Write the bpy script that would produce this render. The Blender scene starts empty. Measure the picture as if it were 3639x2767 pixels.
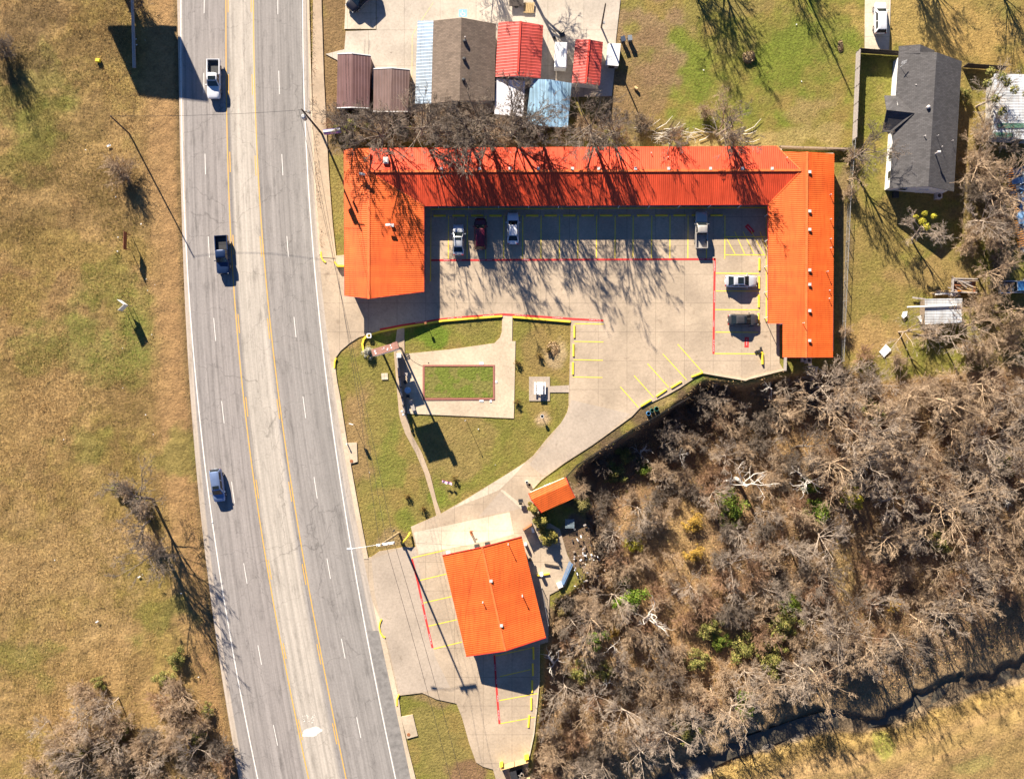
import bpy, bmesh, math, random
import numpy as np
from mathutils import Vector
from mathutils.geometry import tessellate_polygon

R = math.radians
scene = bpy.context.scene
col = scene.collection
rnd = random.Random(7)
rng = np.random.default_rng(11)

# ------------------------------------------------------------------ camera, light
CAMH = 135.0                       # metres above the ground
SC = 23.2                          # photograph pixels per metre on the ground
CX, CY = 1819.5, 1383.5
cam = bpy.data.objects.new('camera', bpy.data.cameras.new('camera'))
col.objects.link(cam)
cam.location = (0, 0, CAMH)
cam.data.sensor_width = 36
cam.data.lens = 36 * CAMH / (3639 / SC)
cam.data.clip_end = 6000
cam.data.clip_start = 1
scene.camera = cam

SUN_EL = R(25.5)
TAN_E = math.tan(SUN_EL)
SDX, SDY = 0.41, -0.912            # the way shadows fall
world = bpy.data.worlds.new('World')
scene.world = world
world.use_nodes = True
wn = world.node_tree
sky = wn.nodes.new('ShaderNodeTexSky')
sky.sky_type = 'NISHITA'
sky.sun_disc = False
sky.sun_elevation = SUN_EL
sky.sun_rotation = math.atan2(-SDX, -SDY)
sky.dust_density = 0.0
sky.ozone_density = 8.0
sky.air_density = 0.6
wn.links.new(sky.outputs[0], wn.nodes['Background'].inputs[0])
wn.nodes['Background'].inputs[1].default_value = 0.05
sun = bpy.data.objects.new('sun', bpy.data.lights.new('sun', 'SUN'))
col.objects.link(sun)
sun.data.energy = 5.0
sun.data.angle = R(0.5)
sun.data.color = (1.0, 0.90, 0.76)
sun.rotation_euler = Vector((SDX * math.cos(SUN_EL), SDY * math.cos(SUN_EL), -math.sin(SUN_EL))).to_track_quat('-Z', 'Y').to_euler()
scene.view_settings.view_transform = 'Standard'
scene.view_settings.look = 'None'
scene.view_settings.exposure = 1.62
scene.view_settings.gamma = 1

# ------------------------------------------------------------------ helpers
def W(px, py, z=0.0):
    k = (CAMH - z) / CAMH / SC
    return Vector(((px - CX) * k, (CY - py) * k, z))

def tag(o, label=None, cat=None, group=None, kind=None):
    if label: o['label'] = label
    if cat: o['category'] = cat
    if group: o['group'] = group
    if kind: o['kind'] = kind
    return o

def empty(name, loc, label, cat, group=None, rz=0.0):
    o = bpy.data.objects.new(name, None)
    o.empty_display_size = 0.3
    o.location = loc
    o.rotation_euler = (0, 0, rz)
    col.objects.link(o)
    return tag(o, label, cat, group)

def link(name, me, mats, parent=None, loc=None):
    o = bpy.data.objects.new(name, me)
    if not isinstance(mats, (list, tuple)): mats = [mats]
    if not me.materials:
        for m in mats: me.materials.append(m)
    if parent: o.parent = parent
    if loc is not None: o.location = loc
    col.objects.link(o)
    return o

def copy_tree(o, parent=None):
    c = o.copy()
    col.objects.link(c)
    if parent: c.parent = parent
    for ch in list(o.children): copy_tree(ch, c)
    return c

class MB:
    def __init__(s): s.v = []; s.f = []; s.m = []
    def add(s, vs, fs, m=0):
        n = len(s.v)
        s.v += [tuple(p) for p in vs]
        s.f += [tuple(i + n for i in f) for f in fs]
        s.m += [m] * len(fs)
        return s
    def box(s, c, size, rz=0.0, m=0, tilt=None):
        hx, hy, hz = size[0] / 2, size[1] / 2, size[2] / 2
        ca, sa = math.cos(rz), math.sin(rz)
        vs = []
        for z in (-hz, hz):
            for x, y in ((-hx, -hy), (hx, -hy), (hx, hy), (-hx, hy)):
                vs.append((c[0] + x * ca - y * sa, c[1] + x * sa + y * ca, c[2] + z))
        return s.add(vs, [(3, 2, 1, 0), (4, 5, 6, 7), (0, 1, 5, 4), (1, 2, 6, 5), (2, 3, 7, 6), (3, 0, 4, 7)], m)
    def bar(s, a, b, w, h, m=0):
        a = Vector(a); b = Vector(b); d = b - a
        L = d.length
        if L < 1e-6: return s
        d /= L
        side = d.cross(Vector((0, 0, 1)))
        side = side.normalized() if side.length > 1e-3 else Vector((1, 0, 0))
        up = side.cross(d).normalized()
        vs = []
        for p in (a, b):
            for i, j in ((-1, -1), (1, -1), (1, 1), (-1, 1)):
                vs.append(p + side * (i * w / 2) + up * (j * h / 2))
        return s.add(vs, [(3, 2, 1, 0), (4, 5, 6, 7), (0, 1, 5, 4), (1, 2, 6, 5), (2, 3, 7, 6), (3, 0, 4, 7)], m)
    def tube(s, pts, rad, n=8, m=0, cap=True):
        pts = [Vector(p) for p in pts]
        if not isinstance(rad, (list, tuple)): rad = [rad] * len(pts)
        base = len(s.v); ref = None
        for i, p in enumerate(pts):
            t = (pts[min(i + 1, len(pts) - 1)] - pts[max(i - 1, 0)]).normalized()
            if ref is None:
                ref = t.cross(Vector((0.31, 0.17, 0.93))).normalized() if abs(t.z) < 0.95 else Vector((1, 0, 0))
            u = (ref - t * ref.dot(t)).normalized(); w = t.cross(u); ref = u
            for k in range(n):
                a = 2 * math.pi * k / n
                s.v.append(tuple(p + (u * math.cos(a) + w * math.sin(a)) * rad[i]))
        for i in range(len(pts) - 1):
            for k in range(n):
                s.f.append((base + i * n + k, base + i * n + (k + 1) % n, base + (i + 1) * n + (k + 1) % n, base + (i + 1) * n + k)); s.m.append(m)
        if cap:
            s.f.append(tuple(base + k for k in reversed(range(n)))); s.m.append(m)
            s.f.append(tuple(base + (len(pts) - 1) * n + k for k in range(n))); s.m.append(m)
        return s
    def prism(s, pts, z0, z1, m=0):
        """pts: plan polygon (x, y); closed solid between z0 and z1"""
        pts = [(p[0], p[1]) for p in pts]
        A = sum(pts[i][0] * pts[(i + 1) % len(pts)][1] - pts[(i + 1) % len(pts)][0] * pts[i][1] for i in range(len(pts)))
        if A < 0: pts = pts[::-1]
        n = len(pts); b = len(s.v)
        s.v += [(x, y, z0) for x, y in pts] + [(x, y, z1) for x, y in pts]
        tris = tessellate_polygon([[Vector((x, y, 0)) for x, y in pts]])
        for t in tris:
            a, c, d = t
            cr = (pts[c][0] - pts[a][0]) * (pts[d][1] - pts[a][1]) - (pts[c][1] - pts[a][1]) * (pts[d][0] - pts[a][0])
            if cr < 0: a, c, d = a, d, c
            s.f.append((b + n + a, b + n + c, b + n + d)); s.m.append(m)
            s.f.append((b + d, b + c, b + a)); s.m.append(m)
        for i in range(n):
            j = (i + 1) % n
            s.f.append((b + i, b + j, b + n + j, b + n + i)); s.m.append(m)
        return s
    def slab(s, pts, th, m=0):
        """a sloping plane (3-D polygon, any winding) given a thickness downwards"""
        pts = [Vector(p) for p in pts]
        nrm = Vector((0, 0, 0))
        for i in range(len(pts)):
            a = pts[i]; c = pts[(i + 1) % len(pts)]
            nrm += Vector(((a.y - c.y) * (a.z + c.z), (a.z - c.z) * (a.x + c.x), (a.x - c.x) * (a.y + c.y)))
        if nrm.z < 0: pts = pts[::-1]
        n = len(pts)
        vs = pts + [p - Vector((0, 0, th)) for p in pts]
        fs = [tuple(range(n)), tuple(n + i for i in reversed(range(n)))]
        fs += [(i, n + i, n + (i + 1) % n, (i + 1) % n) for i in range(n)]
        return s.add(vs, fs, m)
    def loft(s, rings, cap=True, m=0):
        n = len(rings[0]); b = len(s.v)
        for r in rings: s.v += [tuple(p) for p in r]
        for i in range(len(rings) - 1):
            for k in range(n):
                s.f.append((b + i * n + k, b + i * n + (k + 1) % n, b + (i + 1) * n + (k + 1) % n, b + (i + 1) * n + k)); s.m.append(m)
        if cap:
            s.f.append(tuple(b + k for k in reversed(range(n)))); s.m.append(m)
            s.f.append(tuple(b + (len(rings) - 1) * n + k for k in range(n))); s.m.append(m)
        return s
    def build(s, name, mats, parent=None, origin=None, smooth=False, recalc=False):
        o = Vector(origin) if origin is not None else Vector((0, 0, 0))
        me = bpy.data.meshes.new(name)
        me.from_pydata([(v[0] - o.x, v[1] - o.y, v[2] - o.z) for v in s.v], [], s.f)
        me.polygons.foreach_set('material_index', s.m)
        if recalc:
            bm = bmesh.new(); bm.from_mesh(me)
            bmesh.ops.recalc_face_normals(bm, faces=bm.faces); bm.to_mesh(me); bm.free()
        if smooth:
            me.polygons.foreach_set('use_smooth', [True] * len(me.polygons))
            me.set_sharp_from_angle(angle=R(35))
        me.update()
        return link(name, me, mats, parent, None if parent else o)

def arr_mesh(name, verts, faces, colors=None, smooth=False):
    """numpy arrays -> mesh; faces (M,3) or (M,4)"""
    me = bpy.data.meshes.new(name)
    verts = np.asarray(verts, np.float32); faces = np.asarray(faces, np.int32)
    k = faces.shape[1]; M = len(faces)
    me.vertices.add(len(verts)); me.vertices.foreach_set('co', verts.ravel())
    me.loops.add(M * k); me.loops.foreach_set('vertex_index', faces.ravel())
    me.polygons.add(M); me.polygons.foreach_set('loop_start', np.arange(0, M * k, k, dtype=np.int32))
    if smooth: me.polygons.foreach_set('use_smooth', np.ones(M, dtype=bool))
    if colors is not None:
        ca = me.color_attributes.new('tint', 'FLOAT_COLOR', 'POINT')
        c4 = np.ones((len(verts), 4), np.float32); c4[:, :3] = colors
        ca.data.foreach_set('color', c4.ravel())
    me.update(calc_edges=True); me.validate()
    return me

ORD = ['first', 'second', 'third', 'fourth', 'fifth', 'sixth', 'seventh', 'eighth', 'ninth', 'tenth', 'eleventh', 'twelfth', 'thirteenth', 'fourteenth', 'fifteenth', 'sixteenth', 'seventeenth']

# ------------------------------------------------------------------ materials
def newmat(name):
    m = bpy.data.materials.new(name); m.use_nodes = True
    nt = m.node_tree
    return m, nt, nt.nodes['Principled BSDF']

def nnode(nt, t, **kw):
    n = nt.nodes.new(t)
    for k, v in kw.items(): setattr(n, k, v)
    return n

def noise(nt, vec, scale, detail=4, rough=0.6):
    n = nnode(nt, 'ShaderNodeTexNoise')
    n.inputs['Scale'].default_value = scale; n.inputs['Detail'].default_value = detail; n.inputs['Roughness'].default_value = rough
    if vec is not None: nt.links.new(vec, n.inputs['Vector'])
    return n.outputs['Fac']

def ramp(nt, fac, stops):
    r = nnode(nt, 'ShaderNodeValToRGB')
    while len(r.color_ramp.elements) < len(stops): r.color_ramp.elements.new(0.5)
    for e, (p, c) in zip(r.color_ramp.elements, stops):
        e.position = p; e.color = (*c, 1) if len(c) == 3 else c
    nt.links.new(fac, r.inputs[0])
    return r.outputs[0]

def mix(nt, fac, a, b, mode='MIX'):
    n = nnode(nt, 'ShaderNodeMix', data_type='RGBA', blend_type=mode)
    for sock, v in ((n.inputs[0], fac), (n.inputs[6], a), (n.inputs[7], b)):
        if hasattr(v, 'is_linked'): nt.links.new(v, sock)
        elif isinstance(v, (tuple, list)): sock.default_value = (*v, 1) if len(v) == 3 else v
        else: sock.default_value = v
    return n.outputs[2]

def mathn(nt, op, a, b=None):
    n = nnode(nt, 'ShaderNodeMath', operation=op)
    for i, v in enumerate((a, b)):
        if v is None: continue
        if hasattr(v, 'is_linked'): nt.links.new(v, n.inputs[i])
        else: n.inputs[i].default_value = v
    return n.outputs[0]

def coords(nt, kind='Object'):
    return nnode(nt, 'ShaderNodeTexCoord').outputs[kind]

def bumpn(nt, bsdf, h, dist=0.03, strength=1.0):
    b = nnode(nt, 'ShaderNodeBump')
    b.inputs['Distance'].default_value = dist; b.inputs['Strength'].default_value = strength
    nt.links.new(h, b.inputs['Height']); nt.links.new(b.outputs[0], bsdf.inputs['Normal'])

def grey(v): return (v, v, v)

def plain(name, c, rough=0.7, metal=0.0, var=0.25, scale=3.0, bump=0.0, coat=0.0, spec=None):
    m, nt, b = newmat(name)
    v = coords(nt)
    f = noise(nt, v, scale, 5, 0.65)
    lo = tuple(x * (1 - var) for x in c); hi = tuple(min(1, x * (1 + var)) for x in c)
    nt.links.new(ramp(nt, f, [(0.3, lo), (0.7, hi)]), b.inputs['Base Color'])
    b.inputs['Roughness'].default_value = rough; b.inputs['Metallic'].default_value = metal
    b.inputs['Coat Weight'].default_value = coat
    if spec is not None: b.inputs['Specular IOR Level'].default_value = spec
    if bump: bumpn(nt, b, noise(nt, v, scale * 5, 4), bump)
    return m

def tinted(name, rough=0.9, var=0.35, scale=6.0, bump=0.0, bscale=4.0, trans=0.0):
    """base colour from the mesh's own colour attribute, broken up by noise"""
    m, nt, b = newmat(name)
    a = nnode(nt, 'ShaderNodeVertexColor', layer_name='tint').outputs[0]
    v = coords(nt)
    f = ramp(nt, noise(nt, v, scale, 6, 0.7), [(0.25, grey(1 - var)), (0.75, grey(1 + var))])
    nt.links.new(mix(nt, 1.0, a, f, 'MULTIPLY'), b.inputs['Base Color'])
    b.inputs['Roughness'].default_value = rough
    b.inputs['Specular IOR Level'].default_value = 0.15
    if bump: bumpn(nt, b, noise(nt, v, bscale, 6, 0.7), bump)
    return m

def concrete(name, c, slab=4.4, rz=0.0, stain=0.3, joint=0.55):
    m, nt, b = newmat(name)
    v = coords(nt)
    f1 = ramp(nt, noise(nt, v, 0.16, 6, 0.6), [(0.3, tuple(x * (1 - stain) for x in c)), (0.62, c), (0.8, tuple(min(1, x * (1 + stain * .4)) for x in c))])
    f2 = ramp(nt, noise(nt, v, 2.6, 8, 0.75), [(0.3, grey(0.8)), (0.7, grey(1.12))])
    c1 = mix(nt, 1.0, f1, f2, 'MULTIPLY')
    sp = ramp(nt, noise(nt, v, 0.55, 3, 0.5), [(0.22, (0.62, 0.60, 0.58)), (0.33, grey(1.0))])
    sp2 = ramp(nt, noise(nt, v, 1.7, 2, 0.4), [(0.17, (0.55, 0.53, 0.52)), (0.25, grey(1.0))])
    c1 = mix(nt, 1.0, mix(nt, 1.0, c1, sp, 'MULTIPLY'), sp2, 'MULTIPLY')
    # cracks: thin edges of a warped cell pattern
    wv = nnode(nt, 'ShaderNodeTexVoronoi', feature='DISTANCE_TO_EDGE')
    wv.inputs['Scale'].default_value = 0.19
    dn = nnode(nt, 'ShaderNodeTexNoise'); dn.inputs['Scale'].default_value = 0.7; dn.inputs['Detail'].default_value = 5
    nt.links.new(v, dn.inputs['Vector'])
    va = nnode(nt, 'ShaderNodeVectorMath', operation='MULTIPLY_ADD')
    nt.links.new(dn.outputs['Color'], va.inputs[0]); va.inputs[1].default_value = (2.2, 2.2, 0); nt.links.new(v, va.inputs[2])
    nt.links.new(va.outputs[0], wv.inputs['Vector'])
    ck = ramp(nt, wv.outputs[0], [(0.0, grey(0.62)), (0.006, grey(1.0))])
    c1 = mix(nt, 0.5, c1, mix(nt, 1.0, c1, ck, 'MULTIPLY'))
    if slab:
        mp = nnode(nt, 'ShaderNodeMapping'); mp.inputs['Rotation'].default_value = (0, 0, rz)
        nt.links.new(v, mp.inputs[0])
        br = nnode(nt, 'ShaderNodeTexBrick', offset=0.0)
        br.inputs['Scale'].default_value = 1.0; br.inputs['Brick Width'].default_value = slab; br.inputs['Row Height'].default_value = slab
        br.inputs['Mortar Size'].default_value = 0.03; br.inputs['Mortar Smooth'].default_value = 0.3
        br.inputs['Color1'].default_value = (1, 1, 1, 1); br.inputs['Color2'].default_value = (0.94, 0.94, 0.95, 1); br.inputs['Mortar'].default_value = (joint, joint, joint, 1)
        nt.links.new(mp.outputs[0], br.inputs['Vector'])
        c1 = mix(nt, 1.0, c1, br.outputs[0], 'MULTIPLY')
    nt.links.new(c1, b.inputs['Base Color'])
    b.inputs['Roughness'].default_value = 0.85
    b.inputs['Specular IOR Level'].default_value = 0.25
    bumpn(nt, b, noise(nt, v, 9, 6, 0.7), 0.012)
    return m

def ribbed(name, c, ang, period=0.3, rough=0.55, depth=0.035, var=0.14, spec=0.25, metal=0.0):
    """sheet metal with ribs; ang = direction (in plan) ACROSS which the ribs repeat"""
    m, nt, b = newmat(name)
    v = coords(nt)
    d = nnode(nt, 'ShaderNodeVectorMath', operation='DOT_PRODUCT')
    nt.links.new(v, d.inputs[0]); d.inputs[1].default_value = (math.cos(ang), math.sin(ang), 0)
    ph = mathn(nt, 'MULTIPLY', d.outputs['Value'], 2 * math.pi / period)
    s = mathn(nt, 'SINE', ph)
    rib = mathn(nt, 'POWER', mathn(nt, 'MAXIMUM', s, 0.0), 3.0)
    f = noise(nt, v, 0.35, 6, 0.65)
    base = ramp(nt, f, [(0.3, tuple(x * (1 - var) for x in c)), (0.7, tuple(min(1, x * (1 + var)) for x in c))])
    # panel to panel differences and the grime that sits beside each rib
    pn = nnode(nt, 'ShaderNodeTexWhiteNoise', noise_dimensions='1D')
    nt.links.new(mathn(nt, 'FLOOR', mathn(nt, 'MULTIPLY', d.outputs['Value'], 1 / (period * 3))), pn.inputs['W'])
    pr = ramp(nt, pn.outputs['Value'], [(0, grey(0.93)), (1, grey(1.06))])
    grime = ramp(nt, s, [(0.0, grey(0.78)), (0.35, grey(1.0))])
    cc = mix(nt, 1.0, mix(nt, 1.0, base, pr, 'MULTIPLY'), grime, 'MULTIPLY')
    # rain streaks and faded patches that run down the slope
    mp = nnode(nt, 'ShaderNodeMapping'); mp.inputs['Rotation'].default_value = (0, 0, -ang); mp.inputs['Scale'].default_value = (2.6, 0.22, 1)
    nt.links.new(v, mp.inputs[0])
    stk = ramp(nt, noise(nt, mp.outputs[0], 1.0, 6, 0.7), [(0.28, (0.72, 0.66, 0.62)), (0.5, grey(1.0)), (0.72, (1.04, 1.10, 1.16))])
    fad = ramp(nt, noise(nt, v, 0.12, 5, 0.6), [(0.35, grey(0.9)), (0.65, (1.06, 1.16, 1.3))])
    cc = mix(nt, 1.0, mix(nt, 1.0, cc, stk, 'MULTIPLY'), fad, 'MULTIPLY')
    nt.links.new(cc, b.inputs['Base Color'])
    b.inputs['Roughness'].default_value = rough; b.inputs['Metallic'].default_value = metal
    b.inputs['Specular IOR Level'].default_value = spec
    bumpn(nt, b, rib, depth, 0.8)
    return m

def shingle(name, c, ang=0.0):
    m, nt, b = newmat(name)
    v = coords(nt)
    mp = nnode(nt, 'ShaderNodeMapping'); mp.inputs['Rotation'].default_value = (0, 0, ang)
    nt.links.new(v, mp.inputs[0])
    br = nnode(nt, 'ShaderNodeTexBrick')
    br.inputs['Scale'].default_value = 1.0; br.inputs['Brick Width'].default_value = 0.45; br.inputs['Row Height'].default_value = 0.22
    br.inputs['Mortar Size'].default_value = 0.02; br.inputs['Mortar Smooth'].default_value = 0.5
    br.inputs['Color1'].default_value = (*[x * 0.82 for x in c], 1); br.inputs['Color2'].default_value = (*[x * 1.18 for x in c], 1)
    br.inputs['Mortar'].default_value = (*[x * 0.6 for x in c], 1)
    nt.links.new(mp.outputs[0], br.inputs['Vector'])
    f = ramp(nt, noise(nt, v, 0.5, 6, 0.7), [(0.3, grey(0.85)), (0.7, grey(1.15))])
    nt.links.new(mix(nt, 1.0, br.outputs[0], f, 'MULTIPLY'), b.inputs['Base Color'])
    b.inputs['Roughness'].default_value = 0.9; b.inputs['Specular IOR Level'].default_value = 0.2
    bumpn(nt, b, noise(nt, v, 12, 3), 0.02)
    return m

def carpaint(name, c, metal=0.25):
    m, nt, b = newmat(name)
    v = coords(nt)
    f = noise(nt, v, 1.3, 5, 0.6)
    nt.links.new(ramp(nt, f, [(0.3, tuple(x * 0.9 for x in c)), (0.7, tuple(min(1, x * 1.05) for x in c))]), b.inputs['Base Color'])
    b.inputs['Metallic'].default_value = metal; b.inputs['Roughness'].default_value = 0.35
    b.inputs['Coat Weight'].default_value = 0.6; b.inputs['Coat Roughness'].default_value = 0.08
    return m

def roadmat():
    m, nt, b = newmat('road_surface')
    uv = nnode(nt, 'ShaderNodeUVMap', uv_map='lane').outputs[0]
    sx = nnode(nt, 'ShaderNodeSeparateXYZ'); nt.links.new(uv, sx.inputs[0])
    v = coords(nt)
    # u: 0 at left paved edge ... 1 at right; the turn lane is a paler overlay
    u = sx.outputs[0]
    base = ramp(nt, u, [(0.0, (0.43, 0.36, 0.29)), (0.030, (0.43, 0.36, 0.29)), (0.034, (0.265, 0.24, 0.222)), (0.365, (0.28, 0.25, 0.23)), (0.375, (0.22, 0.20, 0.185)), (0.40, (0.40, 0.355, 0.30)), (0.57, (0.43, 0.38, 0.32)), (0.60, (0.24, 0.22, 0.205)), (0.62, (0.27, 0.245, 0.225)), (0.955, (0.26, 0.24, 0.22)), (0.962, (0.40, 0.345, 0.29)), (1.0, (0.40, 0.34, 0.28))])
    mp = nnode(nt, 'ShaderNodeMapping'); mp.inputs['Scale'].default_value = (46, 0.02, 1)
    nt.links.new(uv, mp.inputs[0])
    st = ramp(nt, noise(nt, mp.outputs[0], 1.0, 5, 0.65), [(0.32, grey(0.74)), (0.5, grey(0.98)), (0.68, grey(1.2))])
    mp2 = nnode(nt, 'ShaderNodeMapping'); mp2.inputs['Scale'].default_value = (22, 0.22, 1)
    nt.links.new(uv, mp2.inputs[0])
    st2 = ramp(nt, noise(nt, mp2.outputs[0], 1.0, 6, 0.7), [(0.30, grey(0.66)), (0.46, grey(0.98)), (0.7, grey(1.07))])
    f2 = ramp(nt, noise(nt, v, 3.0, 8, 0.8), [(0.3, grey(0.84)), (0.7, grey(1.14))])
    c = mix(nt, 1.0, mix(nt, 1.0, mix(nt, 1.0, base, st, 'MULTIPLY'), st2, 'MULTIPLY'), f2, 'MULTIPLY')
    wv = nnode(nt, 'ShaderNodeTexVoronoi', feature='DISTANCE_TO_EDGE'); wv.inputs['Scale'].default_value = 0.12
    dn = nnode(nt, 'ShaderNodeTexNoise'); dn.inputs['Scale'].default_value = 0.6; dn.inputs['Detail'].default_value = 6
    nt.links.new(v, dn.inputs['Vector'])
    va = nnode(nt, 'ShaderNodeVectorMath', operation='MULTIPLY_ADD')
    nt.links.new(dn.outputs['Color'], va.inputs[0]); va.inputs[1].default_value = (3, 3, 0); nt.links.new(v, va.inputs[2])
    nt.links.new(va.outputs[0], wv.inputs['Vector'])
    c = mix(nt, 1.0, c, ramp(nt, wv.outputs[0], [(0, grey(0.66)), (0.005, grey(1.0))]), 'MULTIPLY')
    nt.links.new(c, b.inputs['Base Color'])
    b.inputs['Roughness'].default_value = 0.85; b.inputs['Specular IOR Level'].default_value = 0.25
    bumpn(nt, b, noise(nt, v, 14, 5, 0.7), 0.008)
    return m

def worn(name, c, under, wear=0.45):
    """paint worn through in patches"""
    m, nt, b = newmat(name)
    v = coords(nt)
    f = ramp(nt, noise(nt, v, 2.2, 8, 0.8), [(wear - 0.12, grey(0)), (wear, grey(1))])
    nt.links.new(mix(nt, f, under, c), b.inputs['Base Color'])
    b.inputs['Roughness'].default_value = 0.75
    return m

ORANGE = (0.80, 0.125, 0.018)
M = {}
M['road'] = roadmat()
M['lot'] = concrete('lot_concrete', (0.49, 0.385, 0.275))
M['lot_pale'] = concrete('pale_concrete', (0.66, 0.56, 0.42), 3.6)
M['lot_grey'] = concrete('grey_concrete', (0.44, 0.36, 0.28), 0, stain=.22)
M['yard'] = concrete('yard_concrete', (0.54, 0.465, 0.375), 5.5)
M['walk'] = concrete('walk_concrete', (0.50, 0.38, 0.26), 0)
M['walk_pale'] = concrete('walk_pale', (0.60, 0.48, 0.34), 0)
M['white_paint'] = worn('white_paint', (0.72, 0.68, 0.62), (0.38, 0.345, 0.31), 0.46)
M['yellow_road'] = worn('yellow_road_paint', (0.66, 0.36, 0.06), (0.38, 0.30, 0.2), 0.40)
M['yellow_paint'] = worn('yellow_paint', (0.84, 0.62, 0.045), (0.48, 0.38, 0.22), 0.46)
M['red_paint'] = worn('red_paint', (0.62, 0.035, 0.03), (0.45, 0.2, 0.14), 0.36)
M['kerb_yellow'] = worn('kerb_yellow', (0.84, 0.60, 0.04), (0.6, 0.48, 0.25), 0.34)
M['roof_x'] = ribbed('glare_red_roof_ribs_along_y', (0.78, 0.082, 0.026), 0.0)  # long wing: redder look from sun and view glare put into the base colour
M['roof_y'] = ribbed('orange_roof_ribs_along_x', ORANGE, R(90))
M['cap'] = plain('orange_ridge_cap', (0.80, 0.16, 0.04), 0.45)
M['trim'] = plain('red_trim', (0.55, 0.04, 0.02), 0.5)
M['stucco'] = plain('cream_stucco', (0.62, 0.55, 0.43), 0.9, bump=0.01)
M['white_wall'] = plain('white_siding', (0.78, 0.76, 0.72), 0.8, var=0.08)
M['grey_wall'] = plain('grey_block', (0.42, 0.40, 0.37), 0.9)
M['brown_metal'] = ribbed('brown_metal_roof', (0.17, 0.085, 0.075), R(0), 0.42, 0.55, 0.03)
M['brown_metal_b'] = ribbed('pale_brown_metal_roof', (0.19, 0.115, 0.095), R(0), 0.42, 0.55, 0.03)
M['pale_metal'] = ribbed('pale_blue_metal_roof', (0.36, 0.43, 0.49), R(90), 0.5, 0.5, 0.03)
M['blue_metal'] = ribbed('blue_metal_roof', (0.26, 0.40, 0.50), R(0), 0.55, 0.5, 0.03, var=0.3)
M['red_metal'] = ribbed('red_metal_roof', (0.56, 0.085, 0.06), R(90), 0.45, 0.5, 0.03)
M['galv'] = ribbed('galvanised_roof', (0.55, 0.54, 0.52), R(90), 0.42, 0.5, 0.03, var=0.3)
M['white_metal'] = plain('white_sheet_metal', (0.75, 0.74, 0.72), 0.5, var=0.12)
M['white_roof'] = plain('white_membrane', (0.72, 0.70, 0.72), 0.8, var=0.12, scale=0.7)
M['shingle_brown'] = shingle('brown_shingle', (0.17, 0.128, 0.098))
M['shingle_grey'] = shingle('grey_shingle', (0.085, 0.080, 0.080))
M['glass'] = plain('dark_glass', (0.012, 0.017, 0.02), 0.06, var=0.1)
M['dark'] = plain('dark_metal', (0.03, 0.03, 0.032), 0.5)
M['rubber'] = plain('tyre_rubber', (0.02, 0.02, 0.02), 0.85)
M['rim'] = plain('wheel_rim', (0.45, 0.45, 0.46), 0.35, 0.7)
M['grey_metal'] = plain('grey_metal', (0.40, 0.40, 0.40), 0.45, 0.5)
M['vent'] = plain('vent_metal', (0.62, 0.56, 0.52), 0.5, 0.1)
M['pole_wood'] = plain('creosoted_pole', (0.075, 0.055, 0.042), 0.9, scale=5)
M['pole_pale'] = plain('pale_pole', (0.34, 0.25, 0.13), 0.85, scale=5)
M['wood'] = plain('weathered_wood', (0.27, 0.20, 0.14), 0.9, scale=6)
M['wood_dark'] = plain('dark_board', (0.055, 0.042, 0.034), 0.9, scale=6)
M['wood_grey'] = plain('grey_timber', (0.34, 0.30, 0.27), 0.9, scale=6)
M['tan_wood'] = plain('tan_timber', (0.45, 0.31, 0.14), 0.85, scale=5)
M['brick'] = plain('brick_rim', (0.30, 0.115, 0.085), 0.9, scale=7)
M['white'] = plain('white_plastic', (0.78, 0.78, 0.77), 0.5, var=0.06)
M['blue'] = plain('blue_plastic', (0.07, 0.25, 0.50), 0.5)
M['green_plastic'] = plain('green_plastic', (0.02, 0.13, 0.11), 0.45)
M['yellow_bright'] = plain('bright_yellow', (0.85, 0.68, 0.02), 0.6, var=0.1)
M['brown_sign'] = plain('brown_sign', (0.22, 0.055, 0.03), 0.6)
M['sign_top'] = plain('sign_top_brown', (0.34, 0.165, 0.12), 0.75, scale=4)
M['sign_face'] = plain('sign_face_white', (0.70, 0.68, 0.64), 0.5, var=0.1)
M['rust'] = plain('rusty_steel', (0.28, 0.10, 0.035), 0.8, scale=5)
M['rust_orange'] = plain('orange_joist', (0.62, 0.24, 0.03), 0.8, scale=5)
M['tarp_blue'] = plain('blue_tarp', (0.13, 0.24, 0.40), 0.6)
M['tarp_white'] = plain('white_tarp', (0.70, 0.74, 0.74), 0.6, var=0.2)
M['purple'] = plain('violet_sign', (0.10, 0.07, 0.28), 0.6)
M['pink'] = plain('pink_lettering', (0.75, 0.25, 0.55), 0.6)
M['lamp_red'] = plain('tail_lamp', (0.35, 0.01, 0.01), 0.25)
M['lamp_clear'] = plain('head_lamp', (0.62, 0.64, 0.66), 0.15)
M['iron'] = plain('black_iron', (0.018, 0.016, 0.015), 0.6)
M['mulch'] = plain('mulch', (0.36, 0.26, 0.17), 0.95, scale=8, var=0.4)
M['bark'] = plain('grey_bark', (0.36, 0.285, 0.215), 0.95, scale=4, var=0.35)
M['bark_tan'] = plain('tan_bark', (0.40, 0.285, 0.18), 0.95, scale=4, var=0.35)
M['bark_dark'] = plain('dark_bark', (0.18, 0.14, 0.105), 0.95, scale=4, var=0.35)
M['bark_white'] = plain('bleached_wood', (0.62, 0.56, 0.48), 0.85, scale=4, var=0.25)
M['bark_rust'] = plain('reddish_twig', (0.34, 0.205, 0.12), 0.95, scale=4, var=0.35)
M['leaf'] = tinted('foliage', 0.75, 0.3, 5)
M['grass'] = tinted('dry_grass_blades', 0.9, 0.2, 2)
M['ground'] = tinted('ground_cover', 0.95, 0.42, 3.0, bump=0.17, bscale=2.6)
M['twig'] = tinted('fallen_twigs', 0.95, 0.25, 3)
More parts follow.
